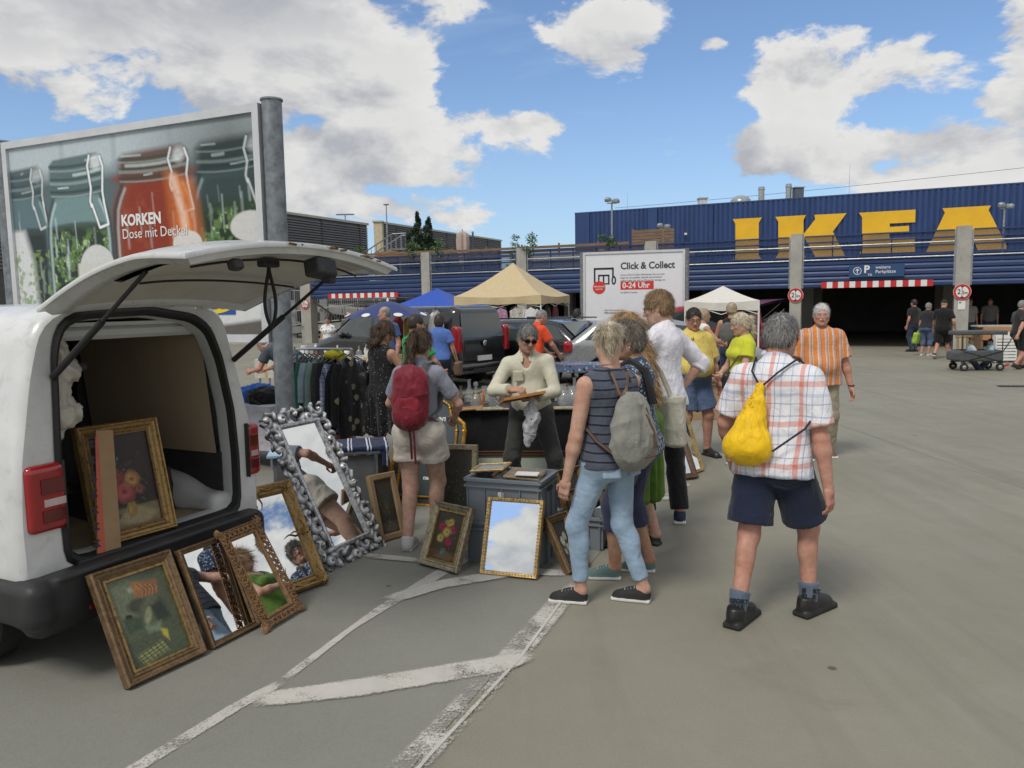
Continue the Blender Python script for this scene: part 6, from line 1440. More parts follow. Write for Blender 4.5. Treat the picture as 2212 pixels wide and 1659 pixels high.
  g_ = lambda cx_, cz_, rx, rz: np.exp(-(((np.abs(x) - cx_) / rx) ** 2 + ((z - cz_) / rz) ** 2)) * (y > .04)
  c *= 1 - (.9 * g_(.04, -.03, .025, .025) + .7 * g_(0, -.03, .016, .016))[:, None] * np.array((.03, .20, .18))
  c *= 1 - .45 * g_(.031, .004, .020, .013)[:, None]
  lip = np.clip(1.6 * np.exp(-((x / .021) ** 4 + ((z + .0635) / .0095) ** 4)) * (y > .07), 0, 1)[:, None]; c = c * (1 - lip) + base * np.array((.82, .50, .50)) * lip
  br = np.clip(1.4 * np.exp(-(((np.abs(x) - .032) / .019) ** 4 + ((z - .0285 - .1 * (np.abs(x) - .032)) / .0055) ** 4)) * (y > .05), 0, 1)[:, None] * face.get('brow', .8); hc_ = np.array(HAIR[s.hair[1]][0]) * 1.2; c = c * (1 - br) + hc_ * br
  de = np.sqrt((np.abs(x) - .031) ** 2 + (z - .006) ** 2 * 2.2); eye = np.clip((.0125 - de) / .003, 0, 1)[:, None] * (y > .06)[:, None]; c = c * (1 - eye) + np.array((.46, .42, .39)) * eye; ir = np.clip((.0072 - de) / .002, 0, 1)[:, None] * (y > .06)[:, None]; c = c * (1 - ir) + np.array((.03, .025, .02)) * ir
  lid = np.clip(1.5 * np.exp(-(((np.abs(x) - .031) / .016) ** 4 + ((z - .0135) / .0035) ** 2)), 0, 1)[:, None] * (y > .06)[:, None] * .6; c = c * (1 - lid) + base * .25 * lid
  if 'stubble' in face: sb_ = (np.clip((-z - .035) / .03, 0, 1) * np.clip((y + .02) / .04, 0, 1) * face['stubble'])[:, None]; c = c * (1 - sb_) + hc_ * 1.4 * sb_
  if 'buzz' in face: bz = (np.clip((z + .045 - .55 * np.clip(y, -.02, .09)) / .03, 0, 1) * face['buzz'])[:, None] * (np.abs(x) < .083)[:, None]; c = c * (1 - bz) + np.array(HAIR[s.hair[1]][1]) * .75 * bz
  P_ = s.hc + (V * k) @ s.Rh.T; Vs.append(P_); Fs.append(Q + n); Cs.append(c)
  o = link('body', rawmesh('body', np.concatenate(Vs), np.concatenate(Fs), skin_m, np.concatenate(Cs)), s.o); s.bodyo = o
 def headpt(s, p): return s.hc + s.Rh @ (np.asarray(p, float) * s.sc)
 def do_hair(s):
  style, cn = s.hair
  if style is None: return
  F = Field(); fz = .010; ns = 380; ln = (.015, .035); k = s.sc; fine = s.res < .012
  def cap(g_, face_y=.115, face_z=-.045, zc=-.075):
   F.ell((0, -.014, .031), (.0765 + g_, .096 + g_, .091 + g_ * 1.1), .02)
   F.ell((0, -.045, -.02), (.068 + g_, .058 + g_, .07), .03)
  def facecut(top=.062, low=-.08, back_=-.0):
   F.ell((0, .125, top - .098), (.086, .072, .098), .012, sub=True); F.ell((0, .075, -.11), (.12, .105, .085), .012, sub=True)
   for sx in (-1, 1): F.ell((sx * .09, .012, -.03), (.03, .036, .045), .01, sub=True)
   F.cut((0, 0, -1), -low)
  if style == 'short': cap(.011); facecut(.068, -.058)
  elif style == 'high': cap(.010); facecut(.090, -.056); fz = .008; ln = (.018, .04)
  elif style == 'crew': cap(.004); facecut(.070, -.058); fz = .004; ln = (.010, .022)
  elif style == 'bigshort': cap(.020); F.ell((0, .03, .11), (.06, .06, .028), .03); facecut(.070, -.075); fz = .016; ln = (.02, .045)
  elif style == 'receding': cap(.007); facecut(.060, -.07); F.ell((0, .075, .105), (.058, .10, .065), .015, sub=True); fz = .005; ln = (.008, .018)
  elif style == 'ring': cap(.005); facecut(.06, -.07); F.ell((0, .03, .13), (.072, .12, .095), .015, sub=True); fz = .003; ln = (.005, .010)
  elif style == 'bob': cap(.018); F.ell((0, -.06, -.05), (.085, .06, .09), .03); facecut(.055, -.12); fz = .016
  elif style == 'ponytail':
   cap(.008); facecut(.055, -.085); F.ell((0, -.118, .045), (.026, .026, .026), .02); F.cone((0, -.12, .045), (.005, -.165, -.03), .026, .036, .02); F.cone((.005, -.165, -.03), (.0, -.150, -.17), .036, .030, .02); F.cone((0, -.150, -.17), (-.012, -.135, -.26), .030, .010, .02); fz = .012; ns = 700; ln = (.02, .06)
  elif style == 'curlytail':
   cap(.010); facecut(.055, -.085); r_ = np.random.default_rng(4)
   for q in range(13): F.ell((r_.normal() * .022, -.125 - .01 * r_.random(), .0 - .018 * q + .04), (.030 + .008 * r_.random(), .032, .026), .016)
   fz = .020; ns = 800; ln = (.02, .05)
  elif style == 'wild':
   cap(.016); facecut(.055, -.085); r_ = np.random.default_rng(9)
   for q in range(20): a = r_.uniform(0, 6.28); F.ell((.07 * math.cos(a), -.085 + .03 * math.sin(a), .0 - .012 * q + .03), (.036, .036, .032), .02)
   fz = .028; ns = 900; ln = (.03, .07)
  elif style == 'bun': cap(.009); facecut(.056, -.08); F.ell((0, -.125, .055), (.040, .034, .036), .012); fz = .010; ns = 500; ln = (.02, .045)
  elif style == 'long':
   cap(.016); facecut(.055, -.12); r_ = np.random.default_rng(6)
   for q in range(9):
    x0 = -.075 + .01875 * q; e = .46 + .05 * r_.random(); y0 = -.085 + abs(x0) * .55; F.cone((x0, y0, .0), (x0 * 1.15, y0 - .035, -.2), .034, .030, .02); F.cone((x0 * 1.15, y0 - .035, -.2), (x0 * 1.05 + r_.normal() * .012, y0 - .05, -e), .030, .010, .02)
   fz = .018; ns = 1300; ln = (.05, .12)
  elif style == 'undercut':
   F.ell((0, -.010, .070), (.072, .095, .062), .02); F.ell((0, -.095, .045), (.046, .030, .060), .02); F.cone((0, -.105, .05), (0, -.118, -.035), .034, .012, .02); F.ell((0, .125, -.03), (.09, .07, .10), .01, sub=True); F.cut((0, 0, -1), .06); fz = .014; ns = 650; ln = (.025, .06)
  elif style == 'cap':
   F.ell((0, -.012, .035), (.084, .104, .096), .02); F.box((0, .115, .045), (.062, .05, .006), .006, .02, rotm(-12, 0, 0)); F.cut((0, 0, -1), -.028); fz = 0; ns = 0
  V, Q = F.mesh(.006 if fine else .010)
  if fz:
   flow = vnoise(V * np.array((150, 150, 34)) + 3) - .5; V = V + vnormals(V, Q) * (fz * .55 * flow + fz * .5 * (fbmn(V * 22, 2) - .5))[:, None]
  if ns and fine:
   ns = int((ns + 250) * (5.0 if s.res < .0092 else 2.2))
   N = vnormals(V, Q); r_ = np.random.default_rng(len(V)); sel = r_.integers(0, len(V), ns); p = V[sel]; n_ = N[sel]; crown = np.array((0, -.05, .12)); d = p - crown
   low = p[:, 2] < -.04; d[low] = np.array((0, -.1, -1.0)); d -= n_ * (d * n_).sum(1)[:, None]; d /= np.linalg.norm(d, axis=1)[:, None] + 1e-9; d += r_.normal(size=d.shape) * .22
   side = np.cross(d, n_); L = r_.uniform(*ln, size=ns)[:, None]; wd = .0013; b0 = p - n_ * .002; m_ = p + d * L * .55 + n_ * (.004 + L * .10); e = p + d * L + n_ * (.002 + L * .16 * r_.uniform(0, 1.4, size=(ns, 1)))
   SV = np.stack([b0 - side * wd, b0 + side * wd, m_ + side * wd * .8, m_ - side * wd * .8, e, e], 1).reshape(-1, 3); i = np.arange(ns)[:, None] * 6
   SQ = np.concatenate([i + np.array((0, 1, 2, 3)), i + np.array((3, 2, 4, 5))]); Q = np.concatenate([Q, SQ + len(V)]); V = np.concatenate([V, SV])
  m = hair_mat('hair_' + cn, *HAIR[cn]) if style != 'cap' else mat('cap_cloth', (.02, .02, .02), .9)
  me = rawmesh('hair', s.hc + (V * k) @ s.Rh.T, Q, m); link('hair' if style != 'cap' else 'peaked_cap', me, s.o)
 # ---- clothing
 def cloth(s, name, F, m, amp=.006, freq=8.0, vert=.5, res=None, post=None, label=None):
  V, Q = F.mesh(res or s.res)
  if amp: V = V + vnormals(V, Q) * crease(V, amp * s.sc, freq, s.loc[0] * 3.1 + len(name), vert)[:, None]
  if post: V = post(V)
  o = link(name, rawmesh(name, V, Q, m), s.o)
  if label: o['label'] = label
  return o
 def top(s, m, name='shirt', g=.018, hem=.90, sleeve=.62, sflare=.016, flare=.02, neck=(.072, .080, .075), nz=1.535, ny=.028, arms=(1, 1), amp=.007, collar=None, freq=8.0, drape=True, extra=None):
  k = s.sc; F = Field(); s.torso(F, g); b = s.bulk; f = s.sex == 'f'
  if drape: F.cone(s.up(1.16, 0, .0 + s.belly * .4), s.up(hem - .005, 0, -.005 + s.belly * .25), ((.125 if f else .142) * b + s.belly * .35) * k + g, ((.150 if f else .158) * b + s.belly * .25 + flare) * k + g, .05, flat=True, sy=.74)
  F.cut(-s.Rt[:, 2], float(-s.Rt[:, 2] @ s.up(hem)))
  for i in (0, 1):
   if arms[i] and sleeve > 0: s.arm(F, i, g * .85, sleeve, sflare, .03)
  if extra: extra(F)
  F.ell(s.up(nz, 0, ny), np.array(neck) * k, .008, s.Rt, sub=True)
  o = s.cloth(name, F, m, amp, freq)
  if collar is not None:
   C = Field(); C.cone(s.up(1.44, 0, -.014), s.up(1.500, 0, -.010), .090 * k, .073 * k, .01, flat=True, flata=True); C.cone(s.up(1.42, 0, -.014), s.up(1.53, 0, -.010), .078 * k, .060 * k, .004, sub=True); C.box(s.up(1.475, 0, .10), np.array((.028, .06, .08)) * k, .01, .01, s.Rt, sub=True)
   for sx in (-1, 1): C.box(s.up(1.44, sx * .045, .078), np.array((.022, .007, .028)) * k, .005, .01, s.Rt @ rotm(25, 0, sx * -28))
   V, Q = C.mesh(.006); oc = link('collar', rawmesh('collar', V, Q, collar), o)
  return o
 def tank(s, m, name='tank_top', g=.012, hem=.90, nz=1.50, low=.10, strap=.9, amp=.006, flare=.012):
  k = s.sc; F = Field(); s.torso(F, g); b = s.bulk
  F.cone(s.up(1.16), s.up(hem - .005), .128 * b * k + g, .15 * b * k + g + flare, .05, flat=True, sy=.74); F.cut(-s.Rt[:, 2], float(-s.Rt[:, 2] @ s.up(hem)))
  F.ell(s.up(nz, 0, .03), np.array((.082, .115, low)) * k, .008, s.Rt, sub=True)
  for i, sx in ((0, -1), (1, 1)): F.ell(s.sh[i] + s.Rt @ np.array((sx * .045, 0, -.01)) * k, np.array((.070, .13, .115)) * k, .008, s.Rt, sub=True)
  return s.cloth(name, F, m, amp)
 def legs_wear(s, m, name='trousers', g=.014, frac=1.97, flare=.0, waist=1.02, amp=.006, freq=9.0, vert=1.0, sym=(1, 1)):
  k = s.sc; F = Field(); b = s.bulk; f = s.sex == 'f'
  F.ell(s.up(.945, 0, -.012), np.array(((.172 if f else .165) * b, .121 * b, .135)) * k, .05, s.Rt, grow=g)
  for sx in (-1, 1): F.ell(s.up(.895, sx * .078, -.058), np.array((.088 * b, .080 * b, .095)) * k, .05, s.Rt, grow=g)
  if s.belly: F.ell(s.up(.99, 0, .03 + s.belly * .5), np.array((.14 * b + s.belly * .3, .09 * b + s.belly * .5, .09)) * k, .05, s.Rt, grow=g)
  F.cone(s.hipj[0], s.hipj[1], .10 * b * k, .10 * b * k, .04, grow=g)
  for i in (0, 1): s.leg(F, i, g, frac, flare, .035)
  F.cut(s.Rt[:, 2], float(s.Rt[:, 2] @ s.up(waist)))
  return s.cloth(name, F, m, amp, freq, vert)
 def skirt(s, m, name='skirt', z0=1.06, z1=.55, r0=.135, r1=.21, sy=.78, amp=.02, freq=11):
  k = s.sc; F = Field(); b = s.bulk; c0 = s.up(z0); mid = (s.knee[0] + s.knee[1]) / 2; c1 = np.array((mid[0] * .8, mid[1] * .8 + s.pel[1] * .2, z1 * k))
  F.cone(c0, s.up(.93, 0, -.01), r0 * b * k, (r0 + .055) * b * k, .05, sy=sy); F.cone(s.up(.93, 0, -.01), c1, (r0 + .055) * b * k, r1 * b * k, .05, sy=sy, flat=True); F.cut((0, 0, 1), float(c0[2]))
  V, Q = F.mesh(s.res); N = vnormals(V, Q); a = np.arctan2(V[:, 1] - c0[1], V[:, 0] - c0[0]); t = np.clip((c0[2] - V[:, 2]) / (c0[2] - c1[2]), 0, 1)
  V = V + N * (amp * t * np.sin(a * freq + 1.3 * np.sin(a * 3)) + crease(V, .006, 9, 4))[:, None]
  return link(name, rawmesh(name, V, Q, m), s.o)
 def shoe(s, i, kind='sneaker', m=None, sole=None, scale=1.0):
  V, Q = shoe_mesh(kind); fm, toe = s.footM[i]; k = s.sc * scale * (1.0 if s.sex == 'm' else .90); zc = V[Q].mean(1)[:, 2]; mi = (zc < .028).astype(np.int32)
  P_ = toe + ((V - np.array((0, .10, 0))) * k) @ fm.T; o = link('shoe', rawmesh('shoe', P_, Q, [m, sole or m], mi=mi), s.o)
  if kind == 'sneaker':
   b = MB()
   for q in range(4): yy = .075 - .022 * q; zz = .083 + .006 * q; b.tube([toe + fm @ (np.array((x, yy - .10, zz + .006 - abs(x) * .28)) * k) for x in (-.022, 0, .022)], .0035, 4)
   b.build('laces', sole or m, o)
  return o
 def shoes(s, kind, m, sole=None): return [s.shoe(i, kind, m, sole) for i in (0, 1)]
 def socks(s, m, top=.20):
  for i in (0, 1):
   F = Field(); d = s.knee[i] - s.ank[i]; F.cone(s.ank[i] - d * .10, s.ank[i] + d * top, .040 * s.legb * s.sc, (.042 + .05 * top) * s.legb * s.sc, .01, flat=True, grow=.004); s.cloth('sock', F, m, .002, 20, res=.008)
 def glasses(s, m, lens=None, name='glasses', thick=.0022):
  b = MB(); k = s.sc
  for sx in (-1, 1):
   b.tube([s.headpt((sx * .031 + .023 * math.cos(a), .104 - .010 * abs(math.cos(a)) * (1 if math.cos(a) * sx > 0 else .2), .004 + .018 * math.sin(a))) for a in np.linspace(0, 2 * math.pi, 17)], thick, 5)
   b.tube([s.headpt((sx * .054, .096, .010)), s.headpt((sx * .078, .06, .012)), s.headpt((sx * .083, -.01, .010))], thick, 5)
  b.tube([s.headpt((-.010, .106, .008)), s.headpt((0, .110, .010)), s.headpt((.010, .106, .008))], thick, 5); o = b.build(name, m, s.o, True)
  if lens:
   for sx in (-1, 1): b = MB(); b.add([s.headpt((sx * .031 + .025 * math.cos(a), .104 - .006 * abs(math.cos(a)), .004 + .020 * math.sin(a))) for a in np.linspace(0, 2 * math.pi, 16, endpoint=False)], [tuple(range(16))]); b.build('lens', lens, o)
  return o
 def strip(s, pts, wd, m, name, parent=None, th=.006):
  """webbing strap through local points"""
  b = MB(); b.tube(pts, wd, 6, flat=th / wd); return b.build(name, m, parent or s.o, True)
 def worn(s, name, label, cat):
  return thing(name, label, cat, tuple(s.loc), R(s.heading))
def fieldpart(name, F, m, parent, res=.010, amp=0.0, freq=10, seed=0.0, post=None):
 V, Q = F.mesh(res)
 if amp: V = V + vnormals(V, Q) * crease(V, amp, freq, seed)[:, None]
 if post: V = post(V)
 return link(name, rawmesh(name, V, Q, m), parent)
# ---- cloth patterns
def stripes_of(axis, period, stops):
 def fn(t, co):
  sp = t.t.nodes.new('ShaderNodeSeparateXYZ'); t.t.links.new(co, sp.inputs[0]); x = sp.outputs['XYZ'.index(axis)]
  nz_ = t.m('MULTIPLY', t.m('SUBTRACT', t.noise(co, 6, 2), .5), .018)
  return t.ramp(t.m('FRACT', t.m('DIVIDE', t.m('ADD', t.m('ADD', x, nz_), 10.0), period)), stops, True)
 return fn
def plaid_of(px, sx, pz, sz):
 def fn(t, co): return t.mix(1.0, stripes_of('X', px, sx)(t, co), stripes_of('Z', pz, sz)(t, co), blend='MULTIPLY')
 return fn
def spots_of(bgc, fgs, scale, size, rnd=1.0, dist=.3):
 def fn(t, co):
  q = t.v('ADD', co, t.v('MULTIPLY', t.v('SUBTRACT', t.noise(co, scale * 1.2, 2, out=1), (.5, .5, .5)), (dist / scale,) * 3))
  vo = t.t.nodes.new('ShaderNodeTexVoronoi'); t.put(vo.inputs['Vector'], q); vo.inputs['Scale'].default_value = scale; vo.inputs['Randomness'].default_value = rnd
  c = t.ramp(t.n('ShaderNodeSeparateColor', vo.outputs[1], out=0), [(i / len(fgs), f) for i, f in enumerate(fgs)], True)
  return t.mix(t.rng(vo.outputs[0], size, size * .82, 0, 1), bgc, c)
 return fn
W_ = (.86, .86, .86); WH = (.80, .80, .82)
plaid_red = fabric('red_blue_plaid_cotton', plaid_of(.160, [(0, (.86, .85, .87)), (.16, (.55, .62, .76)), (.19, (.86, .85, .87)), (.30, (.86, .85, .87)), (.42, (.82, .45, .41)), (.56, (.86, .85, .87)), (.66, (.45, .50, .66)), (.69, (.86, .85, .87)), (.84, (.60, .68, .82)), (.90, (.86, .85, .87))],
            .22, [(0, (.92, .92, .93)), (.10, (.55, .60, .74)), (.13, (.92, .92, .93)), (.30, (.70, .76, .88)), (.38, (.92, .92, .93)), (.55, (.86, .55, .51)), (.68, (.92, .92, .93)), (.80, (.55, .60, .74)), (.83, (.92, .92, .93))]), .85)
plaid_orange = fabric('orange_striped_cotton', plaid_of(.165, [(0, (.70, .24, .055)), (.26, (.62, .50, .44)), (.31, (.30, .22, .24)), (.36, (.58, .36, .28)), (.46, (.66, .55, .48)), (.50, (.70, .24, .055)), (.74, (.28, .18, .20)), (.78, (.56, .34, .26)), (.92, (.66, .56, .5))],
            .07, [(0, (1, 1, 1)), (.45, (.86, .80, .78)), (.52, (1, 1, 1)), (.8, (.92, .9, .88)), (.86, (1, 1, 1))]), .85)
navy_stripe = fabric('navy_striped_knit', stripes_of('Z', .052, [(0, (.080, .092, .125)), (.58, (.014, .016, .030)), (.80, (.11, .125, .165)), (.86, (.080, .092, .125))]), .9)
floral_blue = fabric('blue_floral_cotton', spots_of((.030, .055, .115), [(.42, .50, .60), (.55, .60, .66), (.24, .33, .46), (.62, .66, .70)], 55, .42), .88)
floral_black = fabric('black_speckled_crepe', spots_of((.013, .013, .015), [(.30, .28, .25), (.10, .10, .10), (.38, .36, .32), (.05, .05, .05)], 42, .22), .9)
polka = fabric('polka_dot_cotton', spots_of((.78, .77, .76), [(.02, .02, .03)], 14, .30, .35, .05), .88)
red_floral = fabric('red_floral_cotton', spots_of((.50, .012, .016), [(.70, .62, .50), (.55, .10, .06)], 26, .30), .85)
denim_l = fabric('faded_denim', (.26, .37, .50), .85, .10, .4, .35, (.33, .44, .57), 7); denim_s = fabric('blue_denim', (.085, .125, .225), .85, .15); denim_d = fabric('dark_denim', (.03, .045, .085), .85, .15)
F_ = lambda n, c, **k: fabric(n, c, **k)
sole_w = mat('white_sole', (.62, .61, .58), .6, dirt=.15); black_l = mat('black_leather', (.014, .014, .014), .42, var=.2, bump=.2, bscale=80); black_k = mat('black_knit', (.02, .02, .021), .8, var=.2, bump=.3, bscale=200)
dark_web = mat('black_webbing', (.014, .014, .015), .75, var=.1); glass_blk = mat('black_acetate', (.008, .008, .008), .2, coat=.5); dark_lens = mat('dark_lens', (.006, .006, .007), .06, coat=1.0); wire_m = mat('thin_metal', (.10, .09, .08), .35, .7)
FAIR = (.52, .325, .245); TAN = (.44, .255, .170); RUDDY = (.50, .27, .20); TANNED = (.46, .275, .19)

# --- woman with the red backpack
p = Person('woman in grey tee and beige shorts wearing a red backpack, seen from behind', (-.70, 5.72), -14, 1.65, .0085, 'f', FAIR, .97, feet=((-.07, -.10, 4, 0), (.09, .10, -8, 0)), pitch=3, head=(-6, 16, 0), hands=((-.15, .30, 1.03), (.20, .30, 1.00)), elbow=((-1, -.4, -.5), (1, -.4, -.5)), hstyle=('grip', 'grip'), palm=((.5, -.5, -.6), (-.5, -.5, -.6)), hair=('ponytail', 'brown'), legbulk=1.08)
p.top(F_('grey_blue_jersey', (.225, .235, .285)), 'tee_shirt', .012, .93, .72, .012, .0, amp=.006)
p.legs_wear(F_('beige_linen', (.52, .475, .415), fold=.5), 'shorts', .016, .50, .026, 1.045, .008); p.shoes('sneaker', mat('grey_suede', (.42, .40, .36), .85, bump=.2), sole_w); p.socks(F_('white_sock', (.62, .61, .60)), .06)
bp = p.worn('red_backpack', 'dark red hiking backpack on the back of the woman in beige shorts', 'backpack'); k = p.sc
red_n = fabric('dark_red_nylon', (.175, .013, .026), .55, .2, .8, .3, fscale=5); grey_n = fabric('grey_padding', (.10, .10, .105), .8)
F = Field(); F.ell(p.up(1.21, 0, -.185), np.array((.145, .085, .25)) * k, .03); F.box(p.up(1.21, 0, -.155), np.array((.125, .055, .205)) * k, .05, .04); F.ell(p.up(1.07, -.01, -.215), np.array((.115, .065, .10)) * k, .04); F.box(p.up(1.37, 0, -.165), np.array((.11, .06, .055)) * k, .04, .04); fieldpart('pack_body', F, red_n, bp, .009, .016, 12, 3)
F = Field(); F.ell(p.up(1.14, .0, -.235), np.array((.105, .045, .13)) * k, .03); fieldpart('front_pocket', F, fabric('red_nylon', (.235, .016, .030), .55, .2, .6), bp, .009, .012, 14)
for sx in (-1, 1):
 p.strip([p.up(1.36, sx * .065, -.125), p.up(1.47, sx * .085, -.08), p.up(1.485, sx * .098, .02), p.up(1.40, sx * .118, .105), p.up(1.25, sx * .14, .11), p.up(1.12, sx * .165, .03), p.up(1.05, sx * .15, -.12)], .026, grey_n, 'shoulder_strap', bp, .012)
 p.strip([p.up(1.06, sx * .13, -.15), p.up(1.02, sx * .165, -.05), p.up(1.0, sx * .175, .05)], .012, red_n, 'hip_belt', bp)
p.strip([p.up(1.04, -.01, -.22), p.up(.90, .01, -.21), p.up(.74, .015, -.20)], .020, red_n, 'hanging_strap', bp); p.strip([p.up(1.04, .03, -.22), p.up(.90, .035, -.20), p.up(.70, .04, -.185)], .018, red_n, 'hanging_strap', bp)
b = MB(); b.tube([p.up(1.42 + .03 * math.sin(a), .03 * math.cos(a), -.145) for a in np.linspace(0, math.pi, 9)], .007, 5); b.build('grab_loop', dark_web, bp); b = MB(); b.tube([p.up(1.37 - .012 * q, -.085 + .0002 * q, -.205 - .012 * q if q < 3 else -.245) for q in range(14)], .003, 4); b.build('zip', dark_web, bp)

# --- vendor
p = Person('stallholder in cream shirt and dark sunglasses holding a wooden frame', (.17, 6.85), 172, 1.68, .0085, 'm', TANNED, .90, .03, feet=((-.26, .0, 22, 0), (.20, -.02, -14, 0)), hip=(0, 0, -.03), pitch=9, roll=3, head=(24, 17, -5), hands=((-.05, .34, 1.06), (.12, .37, 1.135)), elbow=((-1, -.5, -.4), (1, -.5, -.4)), hstyle=('grip', 'pinch'), palm=((.3, -.2, .9), (-.3, -.2, -.8)), hair=('high', 'grey'), face={'stubble': .12, 'chub': 1.05})
cream = F_('cream_poplin', (.565, .545, .43), fold=.35)
p.top(cream, 'shirt', .017, .92, 1.80, .012, .02, neck=(.058, .135, .15), nz=1.50, ny=.105, amp=.007, collar=cream, freq=6)
p.legs_wear(F_('charcoal_cord', (.045, .046, .043)), 'trousers', .018, 1.96, .028, 1.03, .009, 7); p.shoes('shoe', black_l)
b = MB(); b.tube([p.up(.985, .17 * math.cos(a), .122 * math.sin(a) + .012) for a in np.linspace(0, 2 * math.pi, 30)], .018, 6, flat=.3); b.build('belt', black_l, p.o); p.glasses(glass_blk, dark_lens, 'sunglasses', .0045)
F = Field(); F.box(p.up(1.30, .075, .135), np.array((.045, .008, .05)) * p.sc, .006, .01, p.Rt); fieldpart('shirt_pocket', F, cream, p.o, .007)
PV = p
o = thing('held_frame', 'small orange wooden frame held by the stallholder', 'picture frame', tuple(p.loc), R(p.heading)); c = np.array((.03, .42, 1.075)) * p.sc; rm = rotm(14, 8, 20); ow = mat('orange_frame_wood', (.40, .165, .035), .4, var=.2, coat=.3)
b = MB()
for (cx_, cy_, sx, sy) in ((0, -.105, .36, .022), (0, .105, .36, .022), (-.169, 0, .022, .188), (.169, 0, .022, .188)): b.box(c + rm @ np.array((cx_, cy_, 0)), (sx, sy, .022), rm)
b.build('frame', ow, o); b = MB(); b.box(c + rm @ np.array((0, 0, -.002)), (.33, .20, .008), rm); b.build('backing_board', mat('hardboard', (.13, .085, .05), .8), o)
o = thing('plastic_bag', 'crumpled white plastic bag hanging from the hand of the stallholder', 'bag', tuple(p.loc), R(p.heading)); F = Field(); q0 = np.array((-.055, .36, 1.02)) * p.sc
for i, (dx_, dz_, r_) in enumerate([(0, 0, .035), (.02, -.06, .055), (.0, -.13, .062), (.03, -.20, .055), (.02, -.27, .045), (.045, -.32, .028)]): F.ell(q0 + np.array((dx_, .02, dz_)), (r_, r_ * .55, .05), .03)
bagm = mat('thin_white_plastic', (.66, .67, .70), .35, var=.06, trans=.25, bump=.4, bscale=60); fieldpart('bag', F, bagm, o, .008, .028, 20, 2); b = MB(); b.box(q0 + np.array((-.0, .062, -.15)), (.035, .002, .05), rotm(0, 18, 0)); b.build('print', grey_txt, o)

# --- woman in striped tank top
p = Person('woman with blond undercut in striped tank top and light jeans', (.56, 4.56), 42, 1.69, .008, 'f', FAIR, 1.0, feet=((-.16, .13, 34, 0), (.14, -.13, 30, 0)), hip=(0, -.02, 0), twist=-12, head=(-46, 6, 0), hands=((-.26, .10, .80), (.20, .33, 1.00)), elbow=((-.6, -1, 0), (.6, -1, -.2)), hair=('undercut', 'platinum'), shw=1.12, armbulk=1.15, legbulk=.90, face={'buzz': .55})
p.tank(navy_stripe, g=.020, hem=.885, low=.10, flare=.020); p.legs_wear(denim_l, 'jeans', .009, 1.84, .002, .925, .004, 11, 1.7)
b = MB(); b.grid(lambda u, v: tuple(p.up(1.40 + .085 * v, -.075 + .15 * u, -.128 + .05 * v)), 8, 5); b.build('mesh_yoke', mat('black_mesh', (.02, .02, .022), .8, alpha=.75), p.o, True)
p.shoes('sneaker', black_k, sole_w)
for sx in (-1, 1): F = Field(); F.box(p.up(.895, sx * .085, -.138), np.array((.058, .010, .065)) * p.sc, .008, .008, p.Rt @ rotm(-8, 0, sx * 22)); fieldpart('back_pocket', F, denim_l, p.o, .006)
bp = p.worn('grey_backpack', 'grey canvas rucksack with brown straps on the woman in striped top', 'backpack'); k = p.sc; canv = fabric('grey_canvas', (.235, .235, .21), .9, .18, .7, .5, fscale=6); brl = mat('brown_leather', (.105, .060, .038), .55, var=.25, bump=.2)
T_ = lambda z, x, y: p.up(z, x + .035, y)
F = Field(); F.ell(T_(1.06, 0, -.20), np.array((.175, .100, .17)) * k, .04); F.ell(T_(1.20, -.01, -.185), np.array((.130, .075, .15)) * k, .05); F.ell(T_(.98, 0, -.205), np.array((.140, .085, .085)) * k, .04); fieldpart('pack_body', F, canv, bp, .009, .022, 10, 5)
F = Field(); F.box(T_(1.32, -.02, -.165), np.array((.060, .022, .020)) * k, .012, .02, rotm(0, 10, 0)); fieldpart('roll_top', F, brl, bp, .007)
for pts in ([(1.33, -.04, -.15), (1.44, -.055, -.10), (1.485, -.07, -.02), (1.43, -.09, .08), (1.25, -.11, .13)], [(1.33, .0, -.15), (1.45, .055, -.10), (1.485, .07, -.02), (1.43, .09, .08), (1.25, .11, .13)], [(.99, -.11, -.19), (1.06, -.165, -.10), (1.13, -.175, .0), (1.22, -.14, .11)], [(.98, .13, -.19), (1.05, .17, -.08), (1.15, .165, .05), (1.24, .12, .12)]): p.strip([p.up(*q) for q in pts], .018, brl, 'shoulder_strap', bp, .008)
for pts in ([(1.22, .04, -.262), (1.12, .075, -.292), (1.02, .08, -.300)], [(1.00, -.10, -.268), (.97, -.03, -.302), (.98, .08, -.305)]): p.strip([T_(*q) for q in pts], .006, brl, 'strap', bp, .006)
b = MB(); b.tube([T_(1.26 - .03 * q, .055 + .005 * q, -.245 - .007 * q) for q in range(9)], .004, 5); b.build('zip', wire_m, bp)

# --- woman in blue floral top
p = Person('woman with short grey hair in blue floral top and navy capri trousers', (.82, 5.02), 66, 1.69, .0085, 'f', TAN, 1.04, feet=((-.15, .16, 18, 0), (.08, -.02, 14, 0)), pitch=4, head=(22, 8, 0), hands=((-.30, .06, .83), (.15, .33, 1.05)), elbow=((-.4, -1, 0), (.6, -1, -.3)), hair=('bigshort', 'greybrown'), armbulk=1.2, shw=1.1)
p.top(floral_blue, 'blouse', .016, .86, .50, .016, .012, neck=(.085, .095, .085)); p.legs_wear(F_('navy_twill', (.045, .050, .095)), 'capri_trousers', .012, 1.38, .010, 1.0); p.shoes('sneaker', mat('teal_knit', (.105, .175, .165), .85, bump=.3, bscale=200), sole_w); p.glasses(wire_m)
b = MB(); b.lathe([(0, -.006), (.006, 0), (0, .006)], 8, p.headpt((-.088, -.002, -.040))); b.build('earring', white_p, p.o)
